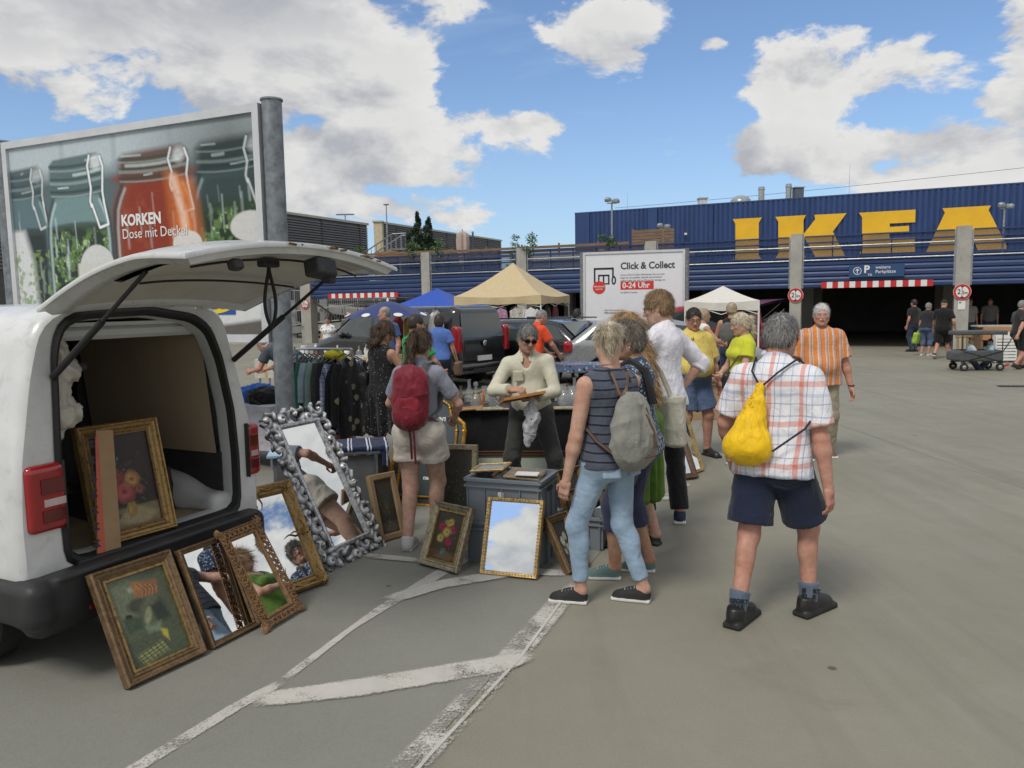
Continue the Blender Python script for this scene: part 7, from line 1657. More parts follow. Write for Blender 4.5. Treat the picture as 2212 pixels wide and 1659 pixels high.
o = p.worn('black_rucksack', 'black rucksack strap over the shoulder of the woman in floral top', 'backpack'); p.strip([p.up(1.20, -.13, -.155), p.up(1.42, -.115, -.115), p.up(1.49, -.105, -.01), p.up(1.42, -.12, .10), p.up(1.22, -.14, .12), p.up(1.10, -.16, .0)], .030, dark_web, 'shoulder_strap', o, .012)
F = Field(); F.box(p.up(1.12, .08, .20), np.array((.10, .05, .14)) * p.sc, .05, .03); fieldpart('pack_body', F, fabric('black_nylon', (.014, .014, .015), .7), o, .012, .012)

# --- woman with long hair in green dress
p = Person('woman with long wavy blond hair in a green dress', (.93, 5.62), 58, 1.74, .009, 'f', FAIR, 1.0, feet=((-.10, .05, 10, 0), (.10, -.05, -5, 0)), pitch=6, head=(10, 12, 0), hands=((-.16, .34, 1.02), (.18, .32, 1.02)), elbow=((-1, -.3, -.3), (1, -.3, -.3)), hair=('long', 'blond'))
green = F_('leaf_green_cotton', (.095, .185, .030), fold=.6); p.tank(green, 'dress_bodice', .012, .98, 1.47, .16); p.skirt(green, 'dress_skirt', 1.05, .42, .125, .25, .85, .028, 12); p.shoes('sandal', black_l)
o = p.worn('tote_bag', 'pale canvas tote bag on the shoulder of the woman in green dress', 'bag'); tote = fabric('natural_canvas', (.50, .49, .42), .9, .1, .7, .5)
sp_ = lambda z, x, y: p.up(z, x + .20, y - .10)
F = Field(); F.box(sp_(.93, .02, -.02), np.array((.045, .155, .20)) * p.sc, .03, .02, rotm(0, 0, 0)); F.cut(p.Rt[:, 2], float(p.Rt[:, 2] @ sp_(1.10, 0, 0))); fieldpart('bag', F, tote, o, .009, .016, 9, 1)
for dy_ in (-.07, .07): p.strip([sp_(1.09, .02, dy_ - .02), sp_(1.28, -.02, dy_ * .6), p.up(1.475, .13, dy_ * .3 - .02), sp_(1.28, -.05, dy_ * .6), sp_(1.09, -.02, dy_ - .02)], .014, tote, 'handle', o, .005)

# --- tall man in white shirt
p = Person('tall sandy-haired man in white shirt with rolled sleeves and hand on hip', (1.22, 6.22), 48, 1.91, .0085, 'm', FAIR, .96, feet=((-.12, .10, 12, 0), (.12, -.08, -60, 0)), head=(22, 13, 0), hands=((-.12, .36, 1.05), (.235, -.02, 1.00)), elbow=((-1, -.2, -.3), (1, -.62, .0)), palm=(None, (-.9, 0, -.3)), hair=('short', 'sand'))
wsh = F_('white_linen', (.73, .72, .78), fold=.7); p.top(wsh, 'shirt', .022, .90, 1.22, .016, .025, amp=.012, collar=wsh, freq=7); p.legs_wear(F_('black_chino', (.016, .016, .018)), 'trousers', .014, 1.95, .018); p.glasses(glass_blk)
for sh_ in p.shoes('sneaker', mat('navy_knit', (.025, .032, .065), .8), sole_w): pass
for i in (1,):
 fm, toe = p.footM[i]
 for q in range(3): b = MB(); b.tube([toe + fm @ (np.array((sx_, -.11 + .022 * q, z_)) * p.sc) for sx_, z_ in ((.047, .02), (.042, .045), (.030, .07))], .006, 4); b.build('shoe_stripe', white_p, p.o)

# --- man in plaid shirt with yellow bag
p = Person('grey-haired man in plaid shirt and navy shorts with a yellow drawstring bag', (1.50, 4.36), -34, 1.75, .0078, 'm', RUDDY, .95, .05, feet=((-.11, -.24, -6, 0), (.20, .12, -20, 0)), hip=(0, -.05, -.01), pitch=6, head=(-16, 13, 0), hands=((-.30, .12, .88), (.30, -.04, .78)), elbow=((-.6, -1, 0), (.7, -1, 0)), hair=('short', 'grey'), face={'chub': 1.08}, armbulk=1.12, legbulk=1.02)
p.top(plaid_red, 'plaid_shirt', .021, .84, .80, .020, .045, amp=.014, collar=plaid_red, freq=6.5); navy = F_('navy_jersey', (.014, .020, .045)); p.legs_wear(navy, 'shorts', .020, .84, .042, .93, .008, 7); p.socks(F_('blue_grey_sock', (.10, .135, .185)), .26); [p.shoe(i, 'shoe', black_l, mat('black_sole', (.02, .02, .02), .8), 1.14) for i in (0, 1)]
for i in (0, 1):
 fm, toe = p.footM[i]; q = p.ank[i] + np.array((0.03, -.045, .035)); text('sock_lettering', 'SPORT\nSTAR', .034, black_p, p.o, (q + np.array((-.055, -.012, .025)), np.array((.93, .30, 0)), ZU, np.array((.30, -.93, 0))), .002, ext=.0008)
o = p.worn('drawstring_bag', 'bright yellow drawstring bag on the back of the plaid shirt man', 'bag'); k = p.sc; yel_f = fabric('yellow_nylon', (.80, .50, .008), .55, .10, .7, .1, fscale=5); T_ = lambda z, x, y: p.up(z, x - .075, y)
F = Field(); F.cone(T_(1.335, .035, -.165), T_(1.02, -.015, -.205), .022 * k, .115 * k, .03, sy=.66); F.ell(T_(1.0, -.015, -.205), np.array((.118, .078, .075)) * k, .06); F.box(T_(1.015, .03, -.20), np.array((.075, .035, .075)) * k, .03, .03)
def gather(V):
 c_ = T_(1.1, 0, -.2); a = np.arctan2(V[:, 1] - c_[1], V[:, 0] - c_[0]); t = np.clip((V[:, 2] - T_(1.0, 0, 0)[2]) / .33, 0, 1); d = V - c_; d[:, 2] = 0; d /= np.linalg.norm(d, axis=1)[:, None] + 1e-9; return V + d * (.010 * t * np.sin(a * 15 + 2 * np.sin(4 * a)))[:, None]
fieldpart('bag', F, yel_f, o, .0085, .012, 9, 8, gather); cord = mat('navy_cord', (.012, .014, .028), .8)
for pts in ([T_(1.335, .035, -.17), p.up(1.42, -.10, -.135), p.up(1.50, -.105, -.055), p.up(1.47, -.13, .07), p.up(1.25, -.20, .10), p.up(1.05, -.18, -.10), T_(.97, -.10, -.20)], [T_(1.335, .04, -.17), p.up(1.42, .05, -.155), p.up(1.50, .125, -.05), p.up(1.45, .16, .07), p.up(1.25, .245, .03), p.up(1.12, .20, -.14), T_(.99, .13, -.22)]): p.strip(pts, .0058, cord, 'cord', o, .0058)

# --- man in orange shirt
p = Person('white-haired man in orange striped shirt and khaki trousers walking towards us', (3.52, 8.80), 170, 1.76, .010, 'm', RUDDY, 1.12, .05, feet=((-.13, -.06, 10, 0), (.12, .12, -6, 0)), head=(-6, 2, 0), hands=((-.33, .04, .80), (.34, .02, .82)), hair=('high', 'white'), face={'chub': 1.1, 'brow': .5}, armbulk=1.05)
p.top(plaid_orange, 'striped_shirt', .022, .84, .78, .024, .026, amp=.011, collar=plaid_orange, neck=(.066, .085, .085)); p.legs_wear(F_('khaki_chino', (.30, .265, .19)), 'trousers', .022, 1.97, .030, 1.0, .010); p.shoes('shoe', mat('brown_suede', (.13, .075, .045), .8), sole_w)
F = Field(); F.ell((0, .098, -.047), (.028, .012, .010), .01); V, Q = F.mesh(.005); link('moustache', rawmesh('moustache', p.hc + ((V + vnormals(V, Q) * .004 * (vnoise(V * 400) - .5)[:, None]) * p.sc) @ p.Rh.T, Q, hair_mat('hair_white', *HAIR['white'])), p.o)
b = MB()
for q in range(6): b.lathe([(0, -.004), (.006, 0), (0, .004)], 8, p.up(1.42 - .085 * q, 0, .125 + .022 * math.sin(q * .6) + (.035 if q > 2 else 0)))
b.build('buttons', white_p, p.o); b = MB(); b.tube([p.wr[0] + .032 * np.array((math.cos(a), math.sin(a), 0)) + np.array((0, 0, .03)) for a in np.linspace(0, 6.3, 14)], .008, 5); b.build('wristwatch', black_l, p.o)

# --- man in yellow tee
p = Person('balding man in yellow tee and blue shorts standing with hand on hip', (2.10, 8.95), 196, 1.74, .010, 'm', RUDDY, 1.16, .075, feet=((-.20, .06, 10, 0), (.10, -.02, -8, 0)), head=(-18, 16, 0), hands=((-.31, .06, .86), (.235, .05, 1.00)), elbow=((-.6, -1, 0), (1, -.45, .0)), palm=(None, (-.9, 0, -.3)), hair=('high', 'dkbrown'), face={'chub': 1.16})
p.top(F_('pale_yellow_jersey', (.66, .515, .135), fold=.6), 'tee_shirt', .020, .955, .80, .024, .01, amp=.010); p.legs_wear(denim_s, 'shorts', .022, .86, .032, 1.02, .010); p.shoes('sandal', black_l); p.glasses(wire_m)
b = MB(); b.tube([p.up(.975, .205 * math.cos(a), .165 * math.sin(a) + .035) for a in np.linspace(0, 2 * math.pi, 30)], .020, 6, flat=.3); b.build('belt', black_l, p.o); b = MB(); b.box(p.up(.975, 0, .205), (.05, .012, .04), p.Rt); b.build('buckle', wire_m, p.o)
b = MB(); q = p.up(1.375, .085, .142)
for i in range(3): h_ = .012 + .010 * i; b.prism([(-.026 + .018 * i, 0), (-.014 + .018 * i, 0), (-.022 + .018 * i, h_ * 1.2), (-.030 + .018 * i, h_)], 0, .002, (q, np.array((-1., 0, 0)), ZU, np.array((0, 1., 0))))
b.build('chest_print', black_p, p.o); b = MB(); b.tube([p.wr[1] + .030 * np.array((0, math.cos(a), math.sin(a))) + np.array((.03, 0, .0)) for a in np.linspace(0, 6.3, 14)], .009, 5); b.build('wristwatch', wire_m, p.o)

# --- blond woman in lime blouse
p = Person('blond woman in lime yellow blouse looking to the left', (2.56, 8.55), 96, 1.68, .010, 'f', FAIR, 1.06, feet=((-.08, .05, 5, 0), (.10, -.06, -5, 0)), head=(4, 14, 0), hands=((-.07, .25, 1.03), (.07, .27, 1.01)), elbow=((-1, -.6, -.4), (1, -.6, -.4)), hair=('curlytail', 'platinum'))
p.top(F_('lime_jersey', (.56, .585, .040), fold=.5), 'blouse', .018, .95, .52, .020, .01, neck=(.09, .10, .08)); p.legs_wear(F_('black_stretch', (.016, .016, .017)), 'trousers', .012, 1.9); p.shoes('sandal', mat('pale_sandal', (.52, .48, .42), .7))
o = p.worn('shoulder_bag', 'black shoulder bag under the arm of the blond woman in lime', 'bag'); F = Field(); F.box(p.up(.98, -.19, .14), np.array((.05, .17, .10)) * p.sc, .04, .02); fieldpart('bag', F, black_l, o, .012, .01); p.strip([p.up(1.06, -.19, .0), p.up(1.44, -.13, -.03), p.up(1.06, -.20, .28)], .010, black_l, 'strap', o)

# --- woman in speckled dress
p = Person('woman with brown curls in black speckled summer dress', (-1.37, 8.16), -38, 1.66, .010, 'f', TAN, 1.03, feet=((-.10, -.04, 6, 0), (.10, .12, -6, 0)), head=(-22, 22, 0), hands=((-.20, .30, 1.02), (.16, .34, 1.04)), elbow=((-.8, -.8, -.3), (.8, -.8, -.3)), hair=('wild', 'brown'), legbulk=1.05)
p.tank(floral_black, 'dress_bodice', .014, .98, 1.50, .08); p.skirt(floral_black, 'dress_skirt', 1.06, .56, .130, .26, .85, .030, 11); p.shoes('sandal', black_l); p.glasses(wire_m)
o = p.worn('black_handbag', 'large black leather handbag on the arm of the woman in speckled dress', 'bag'); T_ = lambda z, x, y: p.up(z, x - .20, y + .02)
F = Field(); F.box(T_(1.03, 0, 0), np.array((.055, .185, .155)) * p.sc, .03, .02, rotm(6, 0, 12)); fieldpart('bag', F, black_l, o, .011, .012, 8, 1)
for dy_ in (-.03, .03): p.strip([T_(1.17, dy_ * .8, -.12), T_(1.34, .05, -.06), T_(1.43, .085, .0), T_(1.34, .05, .06), T_(1.17, dy_ * .8, .12)], .010, black_l, 'handle', o)

# --- middle distance
p = Person('man in green tee seen behind the woman with the red backpack', (-1.22, 9.75), -52, 1.70, .013, 'm', RUDDY, 1.08, head=(-12, 6, 0), hands=((-.2, .30, 1.0), (.2, .30, 1.0)), elbow=((-1, -.5, -.3), (1, -.5, -.3)), hair=('short', 'dkbrown'))
p.top(F_('grass_green_jersey', (.020, .285, .062)), 'tee_shirt', .018, .90, .72); p.legs_wear(denim_d, 'jeans', .014); p.shoes('shoe', black_l)
p = Person('woman in blue tee carrying a brown bag beside the black van', (-1.26, 13.6), -8, 1.65, .015, 'f', TAN, 1.12, head=(0, 10, 0), hands=((-.14, .28, 1.0), (.32, .02, .86)), hair=('bob', 'dkbrown'))
p.top(F_('cornflower_jersey', (.085, .165, .455)), 'tee_shirt', .020, .90, .60, .02, .03); p.legs_wear(F_('navy_trouser', (.025, .032, .055)), 'trousers', .016, 1.95, .02); p.shoes('shoe', black_l)
o = p.worn('brown_handbag', 'brown leather bag hanging beside the woman in blue tee', 'bag'); F = Field(); F.box(p.up(.74, .34, .02), (.06, .13, .12), .03, .02); fieldpart('bag', F, mat('tan_leather', (.13, .075, .045), .5, var=.2), o, .016); p.strip([p.up(.85, .34, -.07), p.up(1.1, .27, -.04), p.up(1.47, .12, -.02), p.up(1.1, .28, .06), p.up(.85, .34, .09)], .010, mat('oxblood_strap', (.10, .03, .03), .5), 'strap', o)
p = Person('man in orange red tee with a black and yellow daypack', (.37, 13.2), -62, 1.73, .015, 'm', RUDDY, 1.08, pitch=12, head=(-8, 24, 0), hands=((-.15, .40, .95), (.2, .40, .95)), elbow=((-1, -.5, -.3), (1, -.5, -.3)), hair=('crew', 'grey'))
p.top(F_('orange_red_jersey', (.70, .075, .022)), 'tee_shirt', .020, .90, .72); p.legs_wear(F_('grey_chino', (.12, .12, .12)), 'trousers', .016); p.shoes('shoe', black_l)
o = p.worn('black_daypack', 'black daypack with neon yellow edging on the man in orange tee', 'backpack'); F = Field(); F.ell(p.up(1.20, 0, -.20), (.135, .10, .24), .03); fieldpart('pack_body', F, fabric('black_ripstop', (.016, .016, .017), .7), o, .016, .015)
for sx in (-1, 1): p.strip([p.up(1.38, sx * .07, -.15), p.up(1.49, sx * .10, .0), p.up(1.36, sx * .13, .12), p.up(1.1, sx * .16, .02)], .024, dark_web, 'shoulder_strap', o, .012); p.strip([p.up(1.40, sx * .05, -.23), p.up(1.28, sx * .10, -.285), p.up(1.12, sx * .11, -.27)], .014, mat('neon_trim', (.55, .62, .02), .6), 'trim', o)
p = Person('woman in white top and red skirt standing near the tent', (1.58, 18.7), -24, 1.66, .018, 'f', TAN, 1.0, head=(-10, 10, 0), hands=((-.1, .3, 1.0), (.2, .3, 1.0)), elbow=((-1, -.5, -.3), (1, -.5, -.3)), hair=('bob', 'black'))
p.top(F_('white_jersey', (.68, .67, .66)), 'top', .018, .92, .60); p.skirt(red_floral, 'skirt', 1.03, .56, .14, .24, .85, .02); p.shoes('sneaker', sole_w, sole_w)
o = p.worn('crossbody_bag', 'small black crossbody bag on the woman in red skirt', 'bag'); F = Field(); F.box(p.up(.83, .20, -.02), (.05, .09, .09), .02, .02); fieldpart('bag', F, black_l, o, .02); p.strip([p.up(.92, .2, -.05), p.up(1.2, .06, -.15), p.up(1.49, -.10, -.05), p.up(1.3, .0, .15)], .012, black_l, 'strap', o)
p = Person('man with shaved head in blue tee below the blue parasol', (-2.30, 14.3), 150, 1.80, .015, 'm', RUDDY, 1.1, head=(-50, 4, 0), hair=('ring', 'grey'))
p.top(F_('mid_blue_jersey', (.045, .115, .30)), 'tee_shirt', .02); p.legs_wear(denim_d, 'jeans', .014); p.shoes('shoe', black_l)
p = Person('woman in white polka dot top behind the black van bonnet', (-5.0, 21.2), 175, 1.56, .018, 'f', TAN, 1.1, hair=('bob', 'dkbrown')); p.top(polka, 'blouse', .02, .88, .4); p.legs_wear(F_('black_trouser', (.02, .02, .02)), 'trousers'); p.shoes('shoe', black_l)
p = Person('bald man far back between ramp and black van', (-5.45, 26.0), 200, 1.62, .020, 'm', RUDDY, 1.1, hair=('ring', 'brown')); p.top(F_('dull_green_jersey', (.08, .10, .07)), 'tee_shirt', .02); p.legs_wear(denim_d, 'jeans'); p.shoes('shoe', black_l)
p = Person('woman with blond bun in white tank top facing right', (3.32, 13.4), -80, 1.68, .015, 'f', TAN, .98, head=(0, 2, 0), hands=((-.1, .35, 1.1), (.15, .35, 1.1)), elbow=((-1, -.5, -.3), (1, -.5, -.3)), hair=('bun', 'ash')); p.tank(F_('white_rib', (.68, .68, .68)), g=.012); p.legs_wear(denim_s, 'shorts', .014, .5, .02); p.shoes('sneaker', sole_w, sole_w)
p = Person('muscular blond man in black sleeveless shirt seen from behind', (3.98, 14.0), -6, 1.76, .015, 'm', TAN, 1.06, head=(-10, 4, 0), hands=((-.2, .3, 1.0), (.30, .10, .90)), hair=('bigshort', 'ash'), armbulk=1.15); p.tank(F_('black_cotton', (.016, .016, .018)), g=.014); p.legs_wear(denim_d, 'jeans', .014); p.shoes('shoe', black_l)
o = p.worn('grey_daypack', 'grey and black daypack slung on the blond man in black', 'backpack'); F = Field(); F.ell(p.up(1.22, -.10, -.17), (.13, .08, .20), .03); fieldpart('pack_body', F, fabric('two_tone_pack', (.12, .12, .11), .8), o, .018, .015); p.strip([p.up(1.36, -.06, -.14), p.up(1.49, -.10, .0), p.up(1.3, -.13, .13)], .024, dark_web, 'shoulder_strap', o)
p = Person('person in jeans bent over a table behind the galvanised post', (-3.55, 12.3), 70, 1.74, .016, 'm', RUDDY, 1.1, pitch=62, hip=(0, -.12, -.03), head=(0, 60, 0), hands=((-.2, .60, .80), (.2, .62, .80)), hair=('ring', 'grey')); p.top(F_('slate_jersey', (.06, .07, .09)), 'tee_shirt', .02, .94); p.legs_wear(denim_s, 'jeans', .016); p.shoes('shoe', black_l)
p = Person('grey-haired woman in dark tee and cropped jeans at the entrance', (12.86, 24.0), -52, 1.64, .018, 'f', RUDDY, 1.1, pitch=8, head=(-22, 6, 0), feet=((-.10, -.02, 0, 0), (.10, .04, -8, 0)), hands=((-.22, .0, .80), (.26, .14, .84)), hair=('short', 'grey')); p.top(F_('anthracite_jersey', (.028, .028, .030)), 'tee_shirt', .02, .90, .62); p.legs_wear(denim_s, 'cropped_jeans', .014, 1.35, .01); p.shoes('sneaker', sole_w, sole_w); p.glasses(glass_blk, dark_lens, 'sunglasses', .004)
o = p.worn('shopping_bag', 'lime green patterned shopping bag of the grey-haired woman', 'bag'); F = Field(); F.box(p.up(.57, -.25, -.02), (.07, .17, .17), .03, .02, rotm(0, 8, 0)); fieldpart('bag', F, fabric('lime_pattern', spots_of((.34, .52, .06), [(.55, .62, .20), (.10, .30, .05)], 22, .3), .7), o, .02, .02); p.strip([p.up(.72, -.25, -.1), p.up(.83, -.23, 0), p.up(.72, -.25, .1)], .012, F_('lime_handle', (.34, .5, .06)), 'handle', o)
p = Person('man in black cap, black tee and shorts walking past the column', (12.66, 22.7), -40, 1.76, .018, 'm', RUDDY, 1.1, head=(-14, 6, 0), feet=((-.13, -.34, 0, 32), (.12, .20, 0, 0)), hip=(0, -.05, -.03), hands=((-.28, .16, .84), (.32, -.02, .86)), hair=('cap', 'grey')); blk = F_('black_jersey', (.013, .013, .014)); p.top(blk, 'tee_shirt', .022, .90, .70, .02, .02); p.legs_wear(F_('black_short', (.012, .012, .012)), 'shorts', .026, .95, .04); p.shoes('sneaker', black_k, sole_w)
p = Person('man in dark tee and shorts pulling the wagon at the picture edge', (12.62, 19.15), -84, 1.72, .016, 'm', RUDDY, 1.15, head=(0, 4, 0), feet=((-.12, .18, 0, 0), (.12, -.22, 0, 24)), hip=(0, -.03, -.02), hands=((-.28, .12, .86), (.30, -.34, .86)), elbow=((-.6, -1, 0), (.6, -.6, -.5)), hstyle=('relax', 'grip'), hair=('crew', 'grey'), legbulk=1.1); p.top(F_('charcoal_jersey', (.030, .030, .032)), 'tee_shirt', .022, .88, .70, .02, .02); p.legs_wear(F_('charcoal_short', (.018, .018, .019)), 'shorts', .026, .95, .04); p.shoes('sneaker', black_k, black_k)
for i, (x, y, hd, lab, c_) in enumerate(((16.3, 27.6, 170, 'person in pale shirt standing in the dark deck right of the column', (.30, .29, .27)), (17.4, 28.2, 150, 'person in grey shirt farther right inside the dark deck', (.16, .165, .17)), (13.4, 25.8, 20, 'person in black walking into the dark deck behind the capped man', (.02, .022, .022)))):
 p = Person(lab, (x, y), hd, 1.74, .024, 'm', RUDDY, 1.05, hair=('short', 'dkbrown')); p.top(F_('deck_shirt_%d' % i, c_), 'shirt', .022); p.legs_wear(denim_d, 'jeans', .014); p.shoes('shoe', black_l)
# ================================================================== VEHICLES, TENTS, STALLS
def polysdf(Y, Z, pts):
 d = np.full(Y.shape, 1e9); ins = np.zeros(Y.shape, bool)
 for (a, b_), (c, e) in zip(pts, pts[1:] + pts[:1]):
  ex, ez = c - a, e - b_; t = np.clip(((Y - a) * ex + (Z - b_) * ez) / (ex * ex + ez * ez), 0, 1); d = np.minimum(d, np.hypot(Y - a - t * ex, Z - b_ - t * ez))
  ins ^= ((b_ > Z) != (e > Z)) & (Y < ex * (Z - b_) / (ez + 1e-12) + a)
 return np.where(ins, -d, d)
car_glass = mat('tinted_car_glass', (.035, .045, .045), .05, 0, var=.1, spec=.8, coat=.6); chrome = mat('chrome', (.6, .6, .6), .15, 1.0, var=.03); plate_m = mat('number_plate', (.62, .62, .60), .4); hl_m = mat('headlamp_glass', (.62, .64, .66), .1, .3, coat=1.0)
def car(name, label, loc, heading, prof, W, paint, wheels, wins=(), rear=None, front=None, belt=1.0, tum=.16, wr=.32, lamps=None, hlamp=None, cat='car', rails=False, shiny=None):
 o = thing(name, label, cat, (*loc, 0), R(heading)); h = .045; ys = [p[0] for p in prof]; zs = [p[1] for p in prof]; y0, y1, top = min(ys), max(ys), max(zs); Lh = (y1 - y0) / 2; ym = (y0 + y1) / 2
 def hw(y, z): return W / 2 - tum * np.clip((z - belt) / (top - belt), 0, 1) ** 1.2 - .12 * np.abs((y - ym) / Lh) ** 5
 ax = np.arange(-W / 2 - 3 * h, W / 2 + 3 * h, h); ay_ = np.arange(y0 - 3 * h, y1 + 3 * h, h); az = np.arange(.1, top + 3 * h, h); Y, Z = np.meshgrid(ay_, az, indexing='ij')
 d2 = polysdf(Y, Z, list(prof))[None]; dx_ = np.abs(ax)[:, None, None] - hw(Y, Z)[None]; k = .15; hh = np.maximum(k - np.abs(d2 - dx_), 0) / k; D = np.maximum(d2, dx_) + hh * hh * k / 4
 for wy in wheels: cyl = np.hypot(Y - wy, Z - wr) - (wr + .055); D = np.maximum(D, -np.maximum(cyl[None], (W / 2 - .27) - np.abs(ax)[:, None, None]))
 V, Q = surfnet(D, (ax[0], ay_[0], az[0]), h); link('body', rawmesh('body', V, Q, paint), o)
 for sg in (-1, 1):
  for w_ in wins:
   b = MB(); n = len(w_); c_ = np.mean(w_, axis=0); b.add([(sg * (hw(y, z) + .006), y, z) for y, z in w_] + [(sg * (hw(*c_) + .010), *c_)], [((i, (i + 1) % n, n) if sg > 0 else ((i + 1) % n, i, n)) for i in range(n)]); b.build('side_window', car_glass, o)
  for wy in wheels: wheel(o, (sg * (W / 2 - .12), wy, wr), wr, .2, sg)
  if lamps: z0, z1, yy = lamps; F = Field(); F.box((sg * (W / 2 - .13), yy, (z0 + z1) / 2), (.10, .10, (z1 - z0) / 2), .06, .02); fieldpart('tail_lamp', F, lens, o, .03)
  if hlamp: F = Field(); F.ell((sg * (W / 2 - .24), hlamp[0], hlamp[1]), (.17, .20, .09), .02); fieldpart('headlamp', F, hl_m, o, .03)
  F = Field(); F.ell((sg * (W / 2 + .09), y0 + Lh * 1.42, belt + .12), (.10, .06, .085), .02); F.box((sg * (W / 2 + .0), y0 + Lh * 1.42, belt + .07), (.08, .025, .03), .02, .03); fieldpart('wing_mirror', F, paint, o, .03)
  b = MB(); b.box((sg * (W / 2 + .012), y0 + Lh * 1.12, belt - .08), (.03, .18, .035), bev=.01); b.build('door_handle', paint, o)
  if rails: b = MB(); b.bar((sg * (W / 2 - .28), y0 + .5, top + .03), (sg * (W / 2 - .28), y0 + Lh * 1.15, top + .03), .035); b.build('roof_rail', chrome, o)
 for nm, g_ in (('rear_window', rear), ('windscreen', front)):
  if g_:
   (ya, za), (yb, zb) = g_; sgn_ = 1 if nm == 'windscreen' else -1; nv = np.array((0, (zb - za), -(yb - ya))); nv /= np.linalg.norm(nv); nv = nv if nv[1] * sgn_ > 0 else -nv
   b = MB(); b.grid(lambda u, v: tuple(np.array(((u * 2 - 1) * (hw(ya + (yb - ya) * v, za + (zb - za) * v) - .10), ya + (yb - ya) * v, za + (zb - za) * v)) + nv * .014), 8, 6); b.build(nm, car_glass, o, True)
 b = MB(); b.box((0, y0 - .02, .66), (.46, .02, .11)); b.build('number_plate', plate_m, o)
 F = Field(); F.box((0, y0 + .06, .45), (W / 2 - .05, .12, .11), .06, .02); F.box((0, y1 - .06, .42), (W / 2 - .08, .12, .11), .06, .02); fieldpart('bumper', F, shiny or paint, o, .04); return o
blk_p = mat('black_car_paint', (.010, .011, .013), .18, 0, var=.15, coat=.9); sil_p = mat('silver_car_paint', (.34, .355, .36), .28, .55, var=.05, coat=.7); red_car = mat('red_car_paint', (.26, .010, .022), .25, 0, var=.1, coat=.8); whc_p = mat('white_car_paint', (.66, .67, .68), .25, 0, var=.03, coat=.6)
o = car('black_minivan', 'black minivan with tall red tail lamp parked behind the stalls', (-2.52, 18.24), 51.9, [(-2.38, .32), (-2.45, .6), (-2.43, 1.05), (-2.32, 1.70), (-2.15, 1.78), (.3, 1.78), (.75, 1.68), (1.55, 1.14), (2.2, .98), (2.42, .80), (2.45, .45), (2.35, .3)], 1.85, blk_p, (-1.45, 1.55), [[(1.30, 1.14), (.80, 1.58), (.16, 1.63), (.16, 1.10)], [(.06, 1.10), (.06, 1.63), (-1.0, 1.63), (-1.0, 1.10)], [(-1.12, 1.12), (-1.12, 1.62), (-1.85, 1.60), (-2.12, 1.16)]], ((-2.44, 1.10), (-2.33, 1.62)), ((1.5, 1.20), (.82, 1.66)), 1.02, .14, .33, (.78, 1.36, -2.38), (2.22, .84), 'van')
b = MB(); b.lathe([(.05, 0), (.06, .01), (.04, .02)], 16, (0, -2.47, .98), rot=rotm(90, 0, 0)); b.build('emblem', chrome, o); b = MB(); b.bar((-.5, -2.6, .42), (.5, -2.6, .42), .06); b.bar((0, -2.4, .42), (0, -2.62, .42), .06); b.build('tow_bar', blackpl, o)
SED = [(-2.15, .3), (-2.22, .55), (-2.2, .85), (-2.02, 1.02), (-1.55, 1.38), (-1.2, 1.43), (.1, 1.43), (.55, 1.34), (1.15, .98), (1.95, .80), (2.18, .62), (2.2, .35), (2.1, .25)]
SW = [[(.95, .98), (.48, 1.28), (-.1, 1.34), (-.1, .96)], [(-.2, .96), (-.2, 1.34), (-1.1, 1.34), (-1.2, .96)], [(-1.3, .98), (-1.2, 1.33), (-1.5, 1.30), (-1.75, 1.02)]]
car('black_estate', 'black estate car beside the black minivan', (1.45 + .56 - .787 * 2.2, 16.8 + .71 + .615 * 2.2), 51.9, SED, 1.8, blk_p, (-1.35, 1.35), SW, ((-2.05, 1.02), (-1.58, 1.36)), ((1.1, 1.02), (.6, 1.32)), .92, .18, .31, (.74, 1.0, -2.12), (1.98, .66), rails=True)
car('silver_car', 'silver car parked behind the tables in front of the white sign', (3.35, 17.2), -92, SED, 1.78, sil_p, (-1.35, 1.35), SW, ((-2.05, 1.02), (-1.58, 1.36)), ((1.1, 1.02), (.6, 1.32)), .92, .18, .31, (.74, 1.0, -2.12), (1.98, .66))
VANP = [(-2.15, .32), (-2.22, .6), (-2.2, 1.0), (-2.12, 1.60), (-1.98, 1.66), (.3, 1.66), (.7, 1.56), (1.35, 1.05), (1.95, .92), (2.15, .72), (2.18, .4), (2.1, .28)]
o = car('red_van', 'dark red van with raised tailgate behind the white tent', (5.2, 23.4), 94, VANP, 1.8, red_car, (-1.35, 1.4), [[(1.1, 1.08), (.66, 1.46), (.1, 1.52), (.1, 1.05)], [(0, 1.05), (0, 1.52), (-1.0, 1.52), (-1.0, 1.05)], [(-1.1, 1.05), (-1.1, 1.52), (-1.85, 1.50), (-1.95, 1.1)]], None, ((1.3, 1.1), (.75, 1.52)), .98, .12, .32, (.75, 1.15, -2.12), (1.95, .78), 'van')
b = MB(); b.grid(lambda u, v: ((u - .5) * 1.5, -2.05 - 1.05 * v, 1.66 + .16 * v + .05 * math.sin(v * 3.1)), 6, 8); b.grid(lambda u, v: ((.5 - u) * 1.5, -2.05 - 1.05 * v, 1.60 + .16 * v + .05 * math.sin(v * 3.1)), 6, 8); b.build('raised_tailgate', red_car, o, True)
for sx in (-.7, .7): b = MB(); b.cyl((sx, -2.1, 1.2), (sx, -2.7, 1.70), .015, n=6); b.build('gas_strut', rubber, o)
car('white_car', 'white car seen through the open side door of the van', (-6.0, 7.62), 70, SED, 1.78, whc_p, (-1.35, 1.35), SW, ((-2.05, 1.02), (-1.58, 1.36)), ((1.1, 1.02), (.6, 1.32)), .92, .18, .31, (.80, 1.04, -2.08), (1.98, .66))
